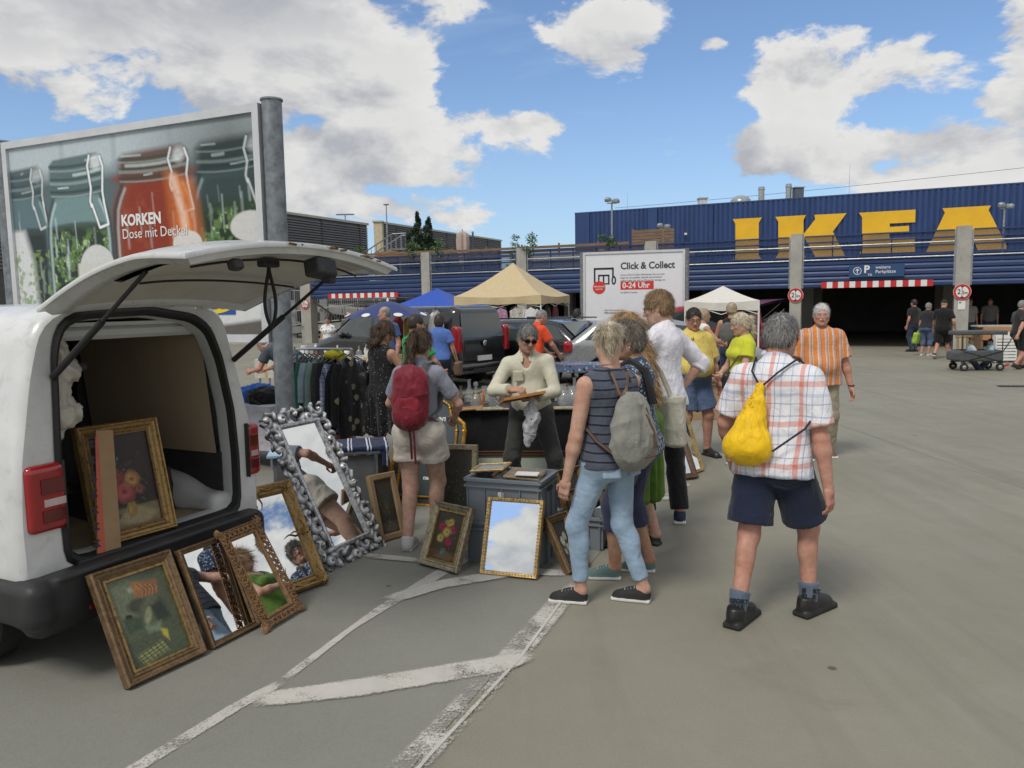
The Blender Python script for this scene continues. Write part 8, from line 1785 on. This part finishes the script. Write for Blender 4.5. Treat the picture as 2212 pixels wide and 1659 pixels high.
# ---- tents
def tent(name, label, C, ze, za, val, m, legs=True):
 C = [np.array((*c, 0.)) for c in C]; cen = sum(C) / 4; o = thing(name, label, 'tent', tuple(cen)); L_ = [c - cen for c in C]
 for i in range(4):
  a, b_ = L_[i], L_[(i + 1) % 4]
  b = MB(); b.grid(lambda u, v: tuple((a + (b_ - a) * u) * (1 - v) + ZU * (ze + (za - ze) * (v ** 1.25) - .10 * math.sin(u * math.pi) * (1 - v) ** 2 * .6)), 14, 10); b.build('roof_panel', m, o, True, angle=60)
  b = MB(); b.grid(lambda u, v: tuple((a + (b_ - a) * u) * (1.004 + .012 * math.sin(u * 22) * v) + ZU * (ze - .06 * math.sin(u * math.pi) * (1 - v) - val * v * (1 + .05 * math.sin(u * 15)))), 30, 5); b.build('valance', m, o, True)
  if legs:
   b = MB(); b.bar(a * .985, a * .985 + ZU * (ze - .02), .04); b.build('leg', white_p, o)
   b = MB()
   for s0 in (0, .5): p0 = a + (b_ - a) * s0; p1 = a + (b_ - a) * (s0 + .5); b.bar(p0 * .98 + ZU * (ze - .05), p1 * .98 + ZU * (ze - .38), .02); b.bar(p0 * .97 + ZU * (ze - .38), p1 * .97 + ZU * (ze - .05), .02)
   b.build('truss', white_p, o)
 return o
tent('beige_tent', 'beige pop-up tent above hanging blouses', [(-1.85, 25.5), (.95, 24.3), (2.05, 27.1), (-.75, 28.2)], 2.07, 3.17, .28, fabric('beige_canopy', (.52, .42, .25), .8, .06, .25, .1))
o = tent('white_tent', 'small white pop-up tent in front of the red van', [(4.85, 21.7), (6.78, 21.2), (7.3, 22.9), (5.4, 23.4)], 1.80, 2.22, .27, fabric('white_canopy', (.62, .60, .55), .8, .05, .25, .1))
b = MB(); b.grid(lambda u, v: (1.16 + .10 * u * (1 - .5 * math.sin(v * 3.1)), .62 + .06 * math.sin(u * 9), 1.55 - 1.2 * v), 6, 8); b.build('side_curtain', MATS['white_canopy'], o, True)
tent('blue_tent', 'royal blue low tent roof left of the beige tent', [(-4.6, 28.6), (-2.0, 27.4), (-.9, 29.9), (-3.5, 31.1)], 1.74, 2.42, .16, fabric('royal_canopy', (.018, .075, .42), .7, .06, .25, .1))
o = thing('blue_parasol', 'navy blue market parasol with white badges beside the minivan', 'parasol', (-2.45, 15.5, 0)); nav = fabric('navy_canopy', (.022, .042, .155), .7, .08, .3, .1)
for i in range(8):
 a0, a1 = i * math.pi / 4, (i + 1) * math.pi / 4; b = MB(); b.grid(lambda u, v: ((lambda a, r_: (r_ * math.cos(a), r_ * math.sin(a), 1.90 - .33 * (v ** 1.4) + .05 * math.sin(u * math.pi) * (v - .9) * (v > .9) * 6))(a0 + (a1 - a0) * u, .90 * v * (1 - .06 * math.sin(u * math.pi)))), 8, 8); b.build('canopy_panel', nav, o, True)
 am = (a0 + a1) / 2; b = MB(); b.prism([(.09 * math.cos(t), .065 * math.sin(t)) for t in np.linspace(0, 6.28, 16, endpoint=False)], 0, .006, (np.array((.80 * math.cos(am), .80 * math.sin(am), 1.635)), np.array((-math.sin(am), math.cos(am), 0)), np.array((math.cos(am) * .85, math.sin(am) * .85, -.5)), np.array((math.cos(am) * .5, math.sin(am) * .5, .86)))); b.build('badge', white_p, o)
b = MB(); b.cyl((0, 0, 0), (0, 0, 1.93), .02, n=8); b.build('pole', white_p, o); b = MB(); b.lathe([(.03, 1.90), (.015, 1.95), (0, 1.97)], 8); b.build('finial', white_p, o)
b = MB(); b.lathe([(.28, 0), (.28, .06), (.05, .08), (.04, .3)], 16); b.build('foot', concrete, o)
# ---- hanging clothes
def garment(label, p, ang, w_, ln, m, sleeves=True, group=None, top_m=None, hook=True):
 o = thing('hanging_garment', label, 'garment', tuple(p), R(ang), group); r_ = np.random.default_rng(int(abs(p[0] * 1000 + ang * 7 + w_ * 900))); ph_ = r_.uniform(0, 6, 4)
 def f(u, v):
  a = u * 2 * math.pi; ww = w_ / 2 * (min(1, .30 + v * 6) if v < .12 else 1.0 + .12 * math.sin(v * 3 + ph_[0])); dd = .045 + .02 * v; fold = 1 + .22 * math.sin(a * 5 + ph_[1] + v * 2) * v + .12 * math.sin(a * 9 + ph_[2])
  return (ww * math.cos(a), dd * math.sin(a) * fold, -.06 - ln * v - (.07 * abs(math.cos(a)) * (1 - v) if v < .3 else 0) + .02 * math.sin(a * 3 + ph_[3]) * v)
 b = MB(); b.grid(f, 36, 14, closed_u=True); b.build('cloth', m, o, True, angle=70)
 if sleeves:
  for sx in (-1, 1): b = MB(); b.tube([(sx * w_ * .42, 0, -.13), (sx * w_ * .53, .01, -.30), (sx * w_ * .56, .02, -.13 - ln * .75)], [.05, .055, .045], 8, flat=.7); b.build('sleeve', top_m or m, o, True)
 if hook: b = MB(); b.tube([(-w_ * .4, 0, -.11), (0, 0, -.03), (w_ * .4, 0, -.11)], .008, 5); b.tube([(0, 0, -.03), (0, 0, .015), (.018, 0, .03), (.03, 0, .012)], .004, 5); b.build('hanger', wire_m, o)
 return o
ra, rb = np.array((-2.50, 9.0, 1.33)), np.array((-1.74, 8.42, 1.35)); o = thing('clothes_rack', 'metal clothes rail holding jackets beside the galvanised post', 'clothes rack', tuple((ra + rb) / 2 * np.array((1, 1, 0)))); c0 = np.array(o.location)
b = MB(); b.cyl(ra - c0, rb - c0, .016, n=8); b.build('rail', chrome, o)
for e in (ra, rb):
 b = MB(); b.cyl((e - c0) * np.array((1, 1, 0)), e - c0, .016, n=8); b.build('upright', chrome, o); b = MB(); b.bar((e - c0) * np.array((1, 1, 0)) + np.array((-.2, -.16, .03)), (e - c0) * np.array((1, 1, 0)) + np.array((.2, .16, .03)), .03); b.build('foot', chrome, o)
GAR = [('grey knitted jumper at the left end of the clothes rail', (.23, .235, .225), .40, .66), ('plum dress hanging between jumper and green shirt', (.10, .03, .05), .36, .60), ('green checked shirt on the clothes rail', (.02, .16, .10), .42, .70), ('pale blue denim jacket on the clothes rail', (.33, .42, .48), .44, .58), ('pale green fleece on the clothes rail', (.22, .33, .31), .44, .72), ('olive parka on the clothes rail', (.050, .055, .040), .48, .86), ('dark blue coat on the clothes rail', (.015, .018, .035), .48, .88), ('black jacket with yellow collar on the clothes rail', (.012, .012, .013), .50, .80), ('black padded jacket on the clothes rail', (.016, .016, .018), .50, .78)]
ga = math.degrees(math.atan2(rb[1] - ra[1], rb[0] - ra[0])) + 90
for i, (lab, c, w_, ln) in enumerate(GAR): garment(lab, ra + (rb - ra) * (.06 + .088 * i) - ZU * .02, ga + 22 + random.uniform(-9, 9), w_, ln, fabric('garment_%d' % i, c, .9, .2, .6), group='clothes on the rail')
garment('blue checked shirt near the right end of the clothes rail', ra + (rb - ra) * .86 - ZU * .02, ga - 5, .50, .84, fabric('blue_check', plaid_of(.05, [(0, (.22, .25, .36)), (.4, (.05, .06, .12)), (.55, (.22, .25, .36)), (.8, (.5, .52, .6))], .05, [(0, (1, 1, 1)), (.45, (.35, .38, .5)), (.6, (1, 1, 1))]), .9), group='clothes on the rail')
garment('black shirt with pale skull print at the rail end', ra + (rb - ra) * .97 - ZU * .02, ga + 16, .56, .88, fabric('skull_print', spots_of((.012, .012, .013), [(.36, .31, .20), (.02, .02, .02), (.30, .26, .17)], 7.5, .30, .8), .9), group='clothes on the rail')
b = MB(); F = Field(); q = ra + (rb - ra) * .70; F.ell(q - ZU * .06, (.11, .10, .05), .02); o = thing('yellow_scarf', 'yellow scarf draped over the jackets on the rail', 'scarf', tuple(q)); F2 = Field(); F2.ell((0, 0, -.07), (.12, .10, .055), .02); F2.cone((.06, -.05, -.08), (.09, -.07, -.22), .035, .02, .02); fieldpart('cloth', F2, fabric('acid_yellow', (.62, .56, .02), .85), o, .012, .014); b = MB(); b.tube([(-.02, .05, -.1), (-.05, .09, -.24)], .02, 6, flat=.4); b.build('fringe', MATS['acid_yellow'], o)
# hanging blouses under the beige tent
ba, bb_ = np.array((-1.2, 24.85, 1.76)), np.array((.93, 24.05, 1.76)); dB = (bb_ - ba) / np.linalg.norm(bb_ - ba)
for i, (lab, bgc, fg) in enumerate((('coral patterned blouse under the beige tent', (.55, .20, .12), (.70, .5, .4)), ('mauve floral blouse under the beige tent', (.34, .18, .27), (.62, .5, .55)), ('black and white blouse under the beige tent', (.50, .47, .42), (.03, .03, .03)), ('white dotted tee under the beige tent', (.68, .67, .66), (.06, .06, .08)))):
 garment(lab, ba + dB * (.45 + .50 * i), math.degrees(math.atan2(dB[1], dB[0])), .46, .50, fabric('blouse_%d' % i, spots_of(bgc, [fg], 24 if i < 3 else 30, .30 if i < 3 else .16), .9), i == 3, 'blouses under the beige tent')
for i, (lab, c) in enumerate((('dark patterned dress at the right tent leg', (.03, .025, .022)), ('dark red dress beside the right tent leg', (.10, .02, .025)))): garment(lab, np.array((1.18 + .28 * i, 24.9 + .5 * i, 1.76)), 60, .40, .62, fabric('dress_%d' % i, c, .9), False, 'dresses at the tent leg')
for i in range(9): garment('long garment %s on the tent rail' % ('of pale grey cotton', 'of dark violet cotton', 'of dusty rose cotton', 'of black cotton', 'of navy cotton', 'of beige cotton', 'of plum cotton', 'of slate cotton', 'of mauve cotton')[i], np.array((1.55 + .10 * i, 26.0 - .03 * i, 1.45)), 100, .40, .85, fabric('rail_cloth_%d' % i, [(.32, .31, .32), (.09, .06, .12), (.30, .17, .18), (.02, .02, .02), (.03, .04, .10), (.38, .33, .26), (.11, .04, .09), (.14, .16, .19), (.24, .16, .24)][i], .9), False, 'garments on the tent rail', hook=False)
garment('white lace scarf hanging at the rear of the minivan', np.array((-1.55, 16.0, 1.78)), 60, .55, .95, fabric('white_lace', (.62, .61, .57), .9), False); garment('mustard cloth hanging beside the white lace scarf', np.array((-2.15, 16.4, 1.72)), 52, .28, .75, fabric('mustard', (.42, .26, .03), .9), False); garment('dark red cloth hanging left of the mustard cloth', np.array((-2.42, 16.6, 1.70)), 52, .30, .75, fabric('wine_cloth', (.16, .012, .018), .9), False)
# ---- tables and goods
def table(name, label, c, size, z, ang, top_m, cloth=None, drop=.4, leg_m=None):
 o = thing(name, label, 'table', (c[0], c[1], 0), R(ang)); L_, W2 = size; b = MB(); b.box((0, 0, z - .015), (L_, W2, .03), bev=.006); b.build('table_top', top_m, o)
 for sx in (-1, 1):
  for sy in (-1, 1): b = MB(); b.bar((sx * (L_ / 2 - .06), sy * (W2 / 2 - .06), 0), (sx * (L_ / 2 - .06), sy * (W2 / 2 - .06), z - .03), .03); b.build('leg', leg_m or zinc, o)
 if cloth:
  def f(u, v):
   q = u * 4; s_ = int(q) % 4; t = q - int(q); cs_ = [(-1, -1), (1, -1), (1, 1), (-1, 1)]; a = cs_[s_]; e = cs_[(s_ + 1) % 4]; x = a[0] + (e[0] - a[0]) * t; y = a[1] + (e[1] - a[1]) * t; k_ = 1.01 + .03 * v * math.sin(u * 70); return (x * L_ / 2 * k_, y * W2 / 2 * k_, z + .006 - drop * v)
  b = MB(); b.grid(f, 96, 5, closed_u=True); b.box((0, 0, z + .004), (L_ * 1.01, W2 * 1.01, .006)); b.build('tablecloth', cloth, o, True)
 return o
thin_glass = mat('clear_glass', (.42, .45, .46), .04, 0, var=.02, spec=.9, alpha=.30, coat=1.0); brown_glass = mat('smoky_glass', (.12, .085, .07), .08, 0, spec=.8, alpha=.75, coat=.6); red_glass = mat('ruby_glass', (.40, .03, .02), .08, 0, alpha=.7, coat=.6)
table('glass_table', 'folding table covered with glassware behind the stallholder', (.15, 7.85), (1.9, .75), .77, -4, mat('dark_table_top', (.03, .03, .032), .4), fabric('black_tablecloth', (.012, .012, .013), .9), .60)
def vessel(label, name, p, prof, m, stopper=None, handle=False, cat='glassware', s_=1.0):
 o = thing(name, label, cat, tuple(p), 0, name.replace('_', ' ') + ' kind on the stall tables'); b = MB(); b.lathe([(r_ * s_, z * s_) for r_, z in prof], 18); b.build('vessel', m, o, True)
 b = MB(); b.lathe([(prof[0][0] * s_ * .98 + .002, 0), (prof[0][0] * s_ * 1.02 + .002, .006)], 18); b.build('foot_ring', m, o)
 if stopper: zt = prof[-1][1] * s_; b = MB(); b.lathe([(.008, zt - .01), (.010, zt + .01), (.022, zt + .02), (.026, zt + .04), (.018, zt + .058), (0, zt + .062)], 12); b.build('stopper', stopper, o, True)
 if handle: r0 = max(r_ for r_, z in prof) * s_; zt = prof[-1][1] * s_; b = MB(); b.tube([(-r0 * .6, 0, zt * .9), (-r0 * 1.35, 0, zt * .85), (-r0 * 1.4, 0, zt * .5), (-r0 * .9, 0, zt * .35)], .006, 6); b.build('handle', m, o, True)
DEC = [(.05, 0), (.062, .02), (.065, .07), (.05, .11), (.018, .15), (.015, .20), (.022, .215)]; JUG = [(.06, 0), (.075, .04), (.082, .10), (.07, .15), (.05, .18), (.055, .21)]; BUD = [(.03, 0), (.045, .03), (.04, .08), (.015, .13), (.013, .19), (.02, .2)]; GLS = [(.028, 0), (.005, .012), (.005, .07), (.03, .10), (.036, .15), (.03, .18)]
tz = .785
vessel('tall glass decanter with round stopper at the table middle', 'decanter', (-.17, 7.72, tz), DEC, thin_glass, thin_glass, s_=1.25); vessel('squat glass decanter left of the tall one', 'decanter', (-.36, 7.66, tz), DEC, thin_glass, thin_glass, s_=.95); vessel('slim orange candle between the decanters', 'candle', (-.29, 7.78, tz), [(.013, 0), (.013, .12), (.009, .15), (0, .17)], mat('orange_wax', (.60, .16, .01), .5), cat='candle'); vessel('smoky glass jug with handle', 'glass_jug', (-.05, 7.60, tz), JUG, brown_glass, None, True); vessel('small silver candlestick beside the jug', 'candlestick', (.14, 7.56, tz), [(.045, 0), (.03, .012), (.01, .03), (.016, .06), (.008, .09), (.014, .13), (.022, .15)], chrome, cat='candlestick'); vessel('ruby glass beaker behind the jug', 'glass_beaker', (.05, 7.86, tz), [(.035, 0), (.038, .06), (.042, .12)], red_glass)
for i in range(6): vessel(('crystal glass at the left of the right hand glass group', 'crystal glass second in the right hand group', 'crystal glass third in the right hand group', 'crystal decanter rising above the right hand glass group', 'crystal glass in the rear of the right hand group', 'crystal glass at the right end of the glass group')[i], 'crystal_glass', (.52 + .085 * (i % 4), 7.62 + .14 * (i // 3), tz), DEC if i == 3 else JUG, thin_glass, thin_glass if i == 3 else None, s_=.8 + .06 * (i % 3))
for i in range(16):
 k = i % 4; vessel(('small clear drinking glass', 'short smoky bottle', 'slim clear bud vase', 'brass coloured pot')[k] + ', %s of its kind from the left in the rear row' % ('first', 'second', 'third', 'fourth')[i // 4], ('drinking_glass', 'bottle', 'bud_vase', 'brass_pot')[k], (-.62 + .083 * i + (.0 if i < 9 else .12), 7.95 + .10 * (i % 3), tz), (GLS, BUD, BUD, JUG)[k], (thin_glass, brown_glass, thin_glass, gold)[k], s_=(1.0, .9, 1.2, .6)[k])
flatframe('small wooden picture lying on the left of the glass table', (-.42, 7.52), (1, 0), (.26, .16), tz + .015, (0, -4), mat('orange_frame_wood2', (.34, .17, .05), .5), group='pictures lying on the glass table'); flatframe('pale picture lying flat at the table front edge', (-.18, 7.50), (1, .05), (.36, .14), tz + .012, (0, 0), champagne, mat('pale_blue_print', (.36, .45, .50), .2), group='pictures lying on the glass table'); flatframe('carved cream frame lying at the right of the glass table', (.62, 7.46), (1, -.05), (.60, .12), tz + .012, (0, 0), champagne, mat('cream_board', (.5, .47, .38), .6), group='pictures lying on the glass table'); flatframe('dark flat case on the table beside the stallholder', (.10, 7.49), (1, .4), (.20, .09), tz + .012, (0, 0), brownwood, mat('dark_case', (.02, .018, .018), .4), group='pictures lying on the glass table')
o = table('towel_table', 'small blue folding table with striped towel behind the silver mirror', (-1.62, 6.62), (.95, .48), .60, 12, mat('pale_blue_top', (.36, .50, .62), .4)); F = Field(); F.box((.22, -.02, .615), (.30, .25, .015), .012, .01); F.box((.49, -.02, .54), (.02, .25, .085), .015, .03); fieldpart('towel', F, fabric('navy_towel', stripes_of('X', .16, [(0, (.012, .02, .06)), (.62, (.55, .6, .66)), (.70, (.012, .02, .06)), (.80, (.5, .55, .6)), (.86, (.012, .02, .06))]), .95), o, .012, .012)
b = MB(); b.box((0, -.2, .30), (.8, .02, .5)); b.build('front_panel', mat('grey_panel', (.10, .105, .11), .6), o)
table('clothes_table', 'table with white cloth and heaps of clothes beside the van', (-3.05, 9.1), (1.3, .75), .72, -30, white_p, fabric('white_cloth', (.56, .55, .60), .9), .5)
for i, (lab, c, p_, r_) in enumerate((('bright blue jacket heap on the clothes table', (.03, .14, .52), (-2.98, 9.05), (.24, .22, .12)), ('black trousers heap on the clothes table', (.014, .014, .016), (-2.83, 8.86), (.22, .2, .10)), ('neon green shirt beside the galvanised post', (.03, .50, .06), (-2.62, 9.35), (.12, .12, .09)), ('navy quilted coat standing by the post', (.02, .035, .06), (-2.50, 8.9), (.14, .16, .10)))):
 z0 = .74 if i < 3 else .55; o = thing('clothes_heap', lab, 'clothes', (*p_, z0), 0, 'heaps of clothes'); F = Field(); F.ell((0, 0, .05), r_, .03); F.ell((.08, -.05, .02), (r_[0] * .8, r_[1] * .7, r_[2] * .7), .04); fieldpart('cloth', F, fabric('heap_%d' % i, c, .9, .25, .8), o, .014, .045, 13, i); b = MB(); b.tube([(-r_[0] * .5, -r_[1], .05), (0, -r_[1] * 1.15, -.02), (r_[0] * .5, -r_[1], -.06)], .03, 7, flat=.5); b.build('sleeve', MATS['heap_%d' % i], o, True)
table('porcelain_table', 'long table with yellow striped cloth and porcelain', (-3.42, 14.6), (2.6, .8), .86, 3, white_p, fabric('yellow_stripe_cloth', stripes_of('X', .3, [(0, (.60, .58, .54)), (.55, (.55, .40, .16)), (.75, (.60, .58, .54))]), .9), .34)
for i in range(9): vessel(('white porcelain vase', 'brown bottle figure', 'small white jug', 'amber carved figure', 'white cup', 'pale tall vase', 'white sugar bowl', 'clear glass vase', 'white lidded pot')[i] + (' left', ' beside the first vase', '', '', ' behind the rack', '', ' in the row', ' near the table end', ' at the right end')[i] + ' on the porcelain table', 'porcelain_piece', (-4.25 + .20 * i, 14.35 + .1 * (i % 2), .87), (BUD, DEC, JUG, BUD, GLS, BUD, JUG, DEC, JUG)[i], (white_p, brown_glass, white_p, mat('amber_wood', (.26, .10, .03), .5), white_p, white_p, white_p, thin_glass, white_p)[i], s_=.8 + .15 * (i % 3), cat='porcelain')
def carton(label, c, s_, ang=0, m=None, z=0.0, group='cardboard boxes'):
 o = thing('cardboard_box', label, 'box', (c[0], c[1], z), R(ang), group); b = MB(); b.box((0, 0, s_[2] / 2), s_, bev=.008); b.build('carton', m or card_m, o); b = MB(); b.box((0, 0, s_[2] + .002), (s_[0] * .16, s_[1] * 1.003, .004)); b.build('tape', mat('parcel_tape', (.30, .22, .13), .3), o)
 for sy in (-1, 1): b = MB(); b.add([(-s_[0] / 2, sy * s_[1] / 2, s_[2]), (s_[0] / 2, sy * s_[1] / 2, s_[2]), (s_[0] / 2, sy * (s_[1] / 2 + .10), s_[2] + .06), (-s_[0] / 2, sy * (s_[1] / 2 + .10), s_[2] + .06)], [(0, 1, 2, 3)]); b.build('flap', m or card_m, o)
carton('cardboard box under the porcelain table', (-2.75, 14.2), (.42, .36, .34)); carton('upper cardboard box stacked beside the porcelain table', (-2.72, 14.15), (.40, .34, .28), 8, z=.345); carton('orange carton below the clothes rail', (-2.0, 9.1), (.22, .2, .32), 20, mat('orange_card', (.50, .17, .04), .8)); carton('cardboard box on the table behind the post', (-3.3, 11.6), (.5, .4, .32), 10, z=.55); carton('cardboard box behind the man in yellow tee', (2.62, 12.2), (.50, .42, .42), 14); carton('tall cardboard box beside the blond woman', (3.0, 11.9), (.42, .4, .55), -10)
for i, (lab, c, p_, r_) in enumerate((('dark leather bag on the ground near the minivan', (.030, .024, .020), (-.98, 11.9), (.26, .18, .15)), ('brown rolled rug behind the decanters', (.075, .055, .040), (-.72, 12.6), (.30, .16, .14)), ('black holdall beside the wicker basket', (.016, .016, .016), (-.60, 11.6), (.24, .18, .13)))):
 o = thing('ground_bag', lab, 'bag', (*p_, 0), .3 * i, 'bags on the ground'); F = Field(); F.ell((0, 0, r_[2]), r_, .03); F.box((0, 0, .06), (r_[0] * .9, r_[1] * .8, .06), .04, .04); fieldpart('bag', F, mat('bag_%d' % i, c, .6, var=.3, scale=8), o, .02, .03, 10, i); b = MB(); b.tube([(-.1, 0, r_[2] * 1.8), (-.06, 0, r_[2] * 2.5), (.06, 0, r_[2] * 2.5), (.1, 0, r_[2] * 1.8)], .012, 6); b.build('handle', black_l, o, True)
o = thing('wicker_basket', 'round wicker basket with tall handle behind the glass table', 'basket', (-.42, 12.1, 0)); wick = mat('wicker', (.11, .06, .03), .8, var=.4, scale=40, bump=.8, bscale=70); b = MB(); b.lathe([(.16, 0), (.20, .10), (.22, .22), (.19, .22), (.17, .03)], 20); b.build('bowl', wick, o, True); b = MB(); b.tube([(.2 * math.cos(a), 0, .2 + .26 * math.sin(a)) for a in np.linspace(0, math.pi, 14)], .013, 6); b.build('handle', wick, o, True)
table('jewellery_table', 'low table of blue trinkets in front of the silver car', (1.25, 13.6), (1.0, .7), .74, -6, white_p, fabric('blue_cloth', spots_of((.10, .16, .28), [(.5, .55, .6), (.02, .03, .06), (.3, .1, .1)], 16, .4), .8), .12)
# ---- folding wagon with two children
o = thing('folding_wagon', 'grey folding wagon with flat canopy carrying two children', 'wagon', (11.45, 19.0, 0), R(-4)); wg = fabric('wagon_cloth', (.075, .08, .085), .8, .1, .4); blkm = mat('black_tube', (.015, .015, .016), .4, .3)
F = Field(); F.box((0, 0, .37), (.50, .27, .14), .04, .02); F.box((0, 0, .42), (.47, .24, .14), .03, .01, sub=True); F.box((-.52, 0, .36), (.10, .24, .11), .04, .03); fieldpart('tray', F, wg, o, .018, .010); b = MB(); b.box((0, 0, .30), (.92, .5, .012)); b.build('tray_floor', wg, o)
F = Field(); F.box((0, 0, .92), (.58, .27, .055), .03, .02); F.box((0, 0, .87), (.55, .25, .05), .02, .01, sub=True); fieldpart('canopy', F, wg, o, .018, .008)
for sx in (-.47, .47):
 for sy in (-.25, .25): b = MB(); b.cyl((sx, sy, .20), (sx, sy, .90), .012, n=6); b.build('post', blkm, o)
for sy in (-.27, .27): b = MB(); b.bar((-.45, sy, .22), (.45, sy, .48), .018); b.bar((-.45, sy, .48), (.45, sy, .22), .018); b.bar((-.5, sy, .20), (.5, sy, .20), .02); b.build('side_brace', blkm, o)
for sx in (-.42, .42):
 for sy in (-.27, .27):
  b = MB(); b.lathe([(.05, -.03), (.09, -.03), (.098, 0), (.09, .03), (.05, .03), (.05, -.03)], 18, (sx, sy, .098), rot=rotm(90, 0, 0)); w_ = b.build('wheel', tyre_m, o, True); b = MB(); b.lathe([(.052, -.022), (.02, -.03), (.02, .03), (.052, .022)], 14, (sx, sy, .098), rot=rotm(90, 0, 0)); b.build('hub', chrome, w_, True); b = MB(); b.bar((sx, sy * .93, .10), (sx, sy * .93, .24), .025); b.build('fork', blkm, o)
b = MB(); b.tube([(.52, 0, .30), (.60, 0, .42), (.88, .05, .82), (.95, .05, .86)], .013, 6); b.build('handle', blkm, o, True); b = MB(); b.box((.58, -.27, .14), (.10, .03, .05), rotm(0, -25, 0)); b.build('brake_pedal', red_p, o)
for i, (dx_, hd, lab, hr_, c) in enumerate(((-.10, -92, 'fair-haired child in pale blue shirt sitting on the left in the wagon', 'ash', (.45, .55, .60)), (.28, 84, 'dark-haired child in light blue shirt sitting on the right in the wagon', 'dkbrown', (.30, .45, .52)))):
 p = Person(lab, (11.45 + dx_, 19.0, -.16), hd, 1.0, .016, 'm', FAIR, 1.0, feet=((-.08, .5, 0, 0), (.08, .5, 0, 0)), hip=(0, -.1, -.12), hands=((-.14, .26, 1.0), (.14, .26, 1.0)), head=(0, 8, 0), hair=('short', hr_), shw=.9); p.top(F_('child_shirt_%d' % i, c), 'shirt', .016); p.legs_wear(denim_d, 'trousers', .012)
# ---- goods at the entrance column
o = thing('wooden_counter', 'wooden counter with orange front beside the entrance column', 'counter', (13.55, 21.6, 0), R(-12)); b = MB(); b.box((0, 0, .98), (1.15, .6, .04)); b.build('counter_top', mat('pale_board', (.40, .38, .33), .6), o); b = MB(); b.box((-.05, -.1, .78), (.80, .4, .36)); b.build('front_panel', mat('orange_board', (.42, .20, .09), .7, var=.1), o); b = MB(); b.prism([(-.22, .70), (.26, .70), (.30, .80), (.1, .84), (-.24, .78)], .305, .31, ((0, 0, 0), (1, 0, 0), (0, 0, 1), (0, -1, 0))); b.build('print', white_p, o)
for sx in (-.45, .45): b = MB(); b.box((sx, 0, .48), (.06, .5, .96)); b.build('side_panel', wood, o)
o = thing('white_slatted_crate', 'white slatted crate standing under the wooden counter', 'crate', (13.5, 21.2, 0), R(-12))
for k in range(8): b = MB(); b.box((0, -.2, .09 + .085 * k), (.50, .02, .06)); b.build('slat', white_p, o)
for sx in (-.25, .25): b = MB(); b.box((sx, 0, .38), (.03, .4, .74)); b.build('side_panel', white_p, o)
o = thing('wooden_pallet', 'wooden pallet leaning against the entrance column', 'pallet', (13.05, 22.0, 0), R(-20))
for k in range(6): b = MB(); b.box((-.3 + .12 * k, 0, .42), (.07, .02, .84), rotm(-14, 0, 0)); b.build('plank', rawwood, o)
for k in range(2): b = MB(); b.box((0, .05, .18 + .5 * k), (.72, .03, .07), rotm(-14, 0, 0)); b.build('crossbar', rawwood, o)
# ---- bicycle by the railing
o = thing('bicycle', 'dark bicycle parked at the railing left of the ramp column', 'bicycle', tuple(B(30.0, -.75, 0)), R(-25)); fm_ = mat('bike_black', (.02, .02, .022), .4)
for sx in (-.52, .52): b = MB(); b.tube([(sx + .33 * math.cos(a), 0, .34 + .33 * math.sin(a)) for a in np.linspace(0, 2 * math.pi, 25)], .022, 6); [b.cyl((sx, 0, .34), (sx + .32 * math.cos(a), 0, .34 + .32 * math.sin(a)), .004, n=4) for a in np.linspace(0, 2 * math.pi, 12, endpoint=False)]; b.build('wheel', tyre_m, o, True)
b = MB()
for a, e in (((-.52, 0, .34), (-.05, 0, .32)), ((-.05, 0, .32), (-.18, 0, .85)), ((-.18, 0, .78), (.36, 0, .80)), ((-.05, 0, .32), (.38, 0, .72)), ((-.52, 0, .34), (-.18, 0, .78)), ((.52, 0, .34), (.36, 0, .95))): b.cyl(a, e, .018, n=6)
b.build('frame', fm_, o); b = MB(); b.tube([(.30, -.28, 1.0), (.36, 0, .98), (.30, .28, 1.0)], .014, 6); b.build('handlebar', fm_, o); F = Field(); F.ell((-.20, 0, .88), (.13, .07, .03), .02); fieldpart('saddle', F, black_l, o, .02)
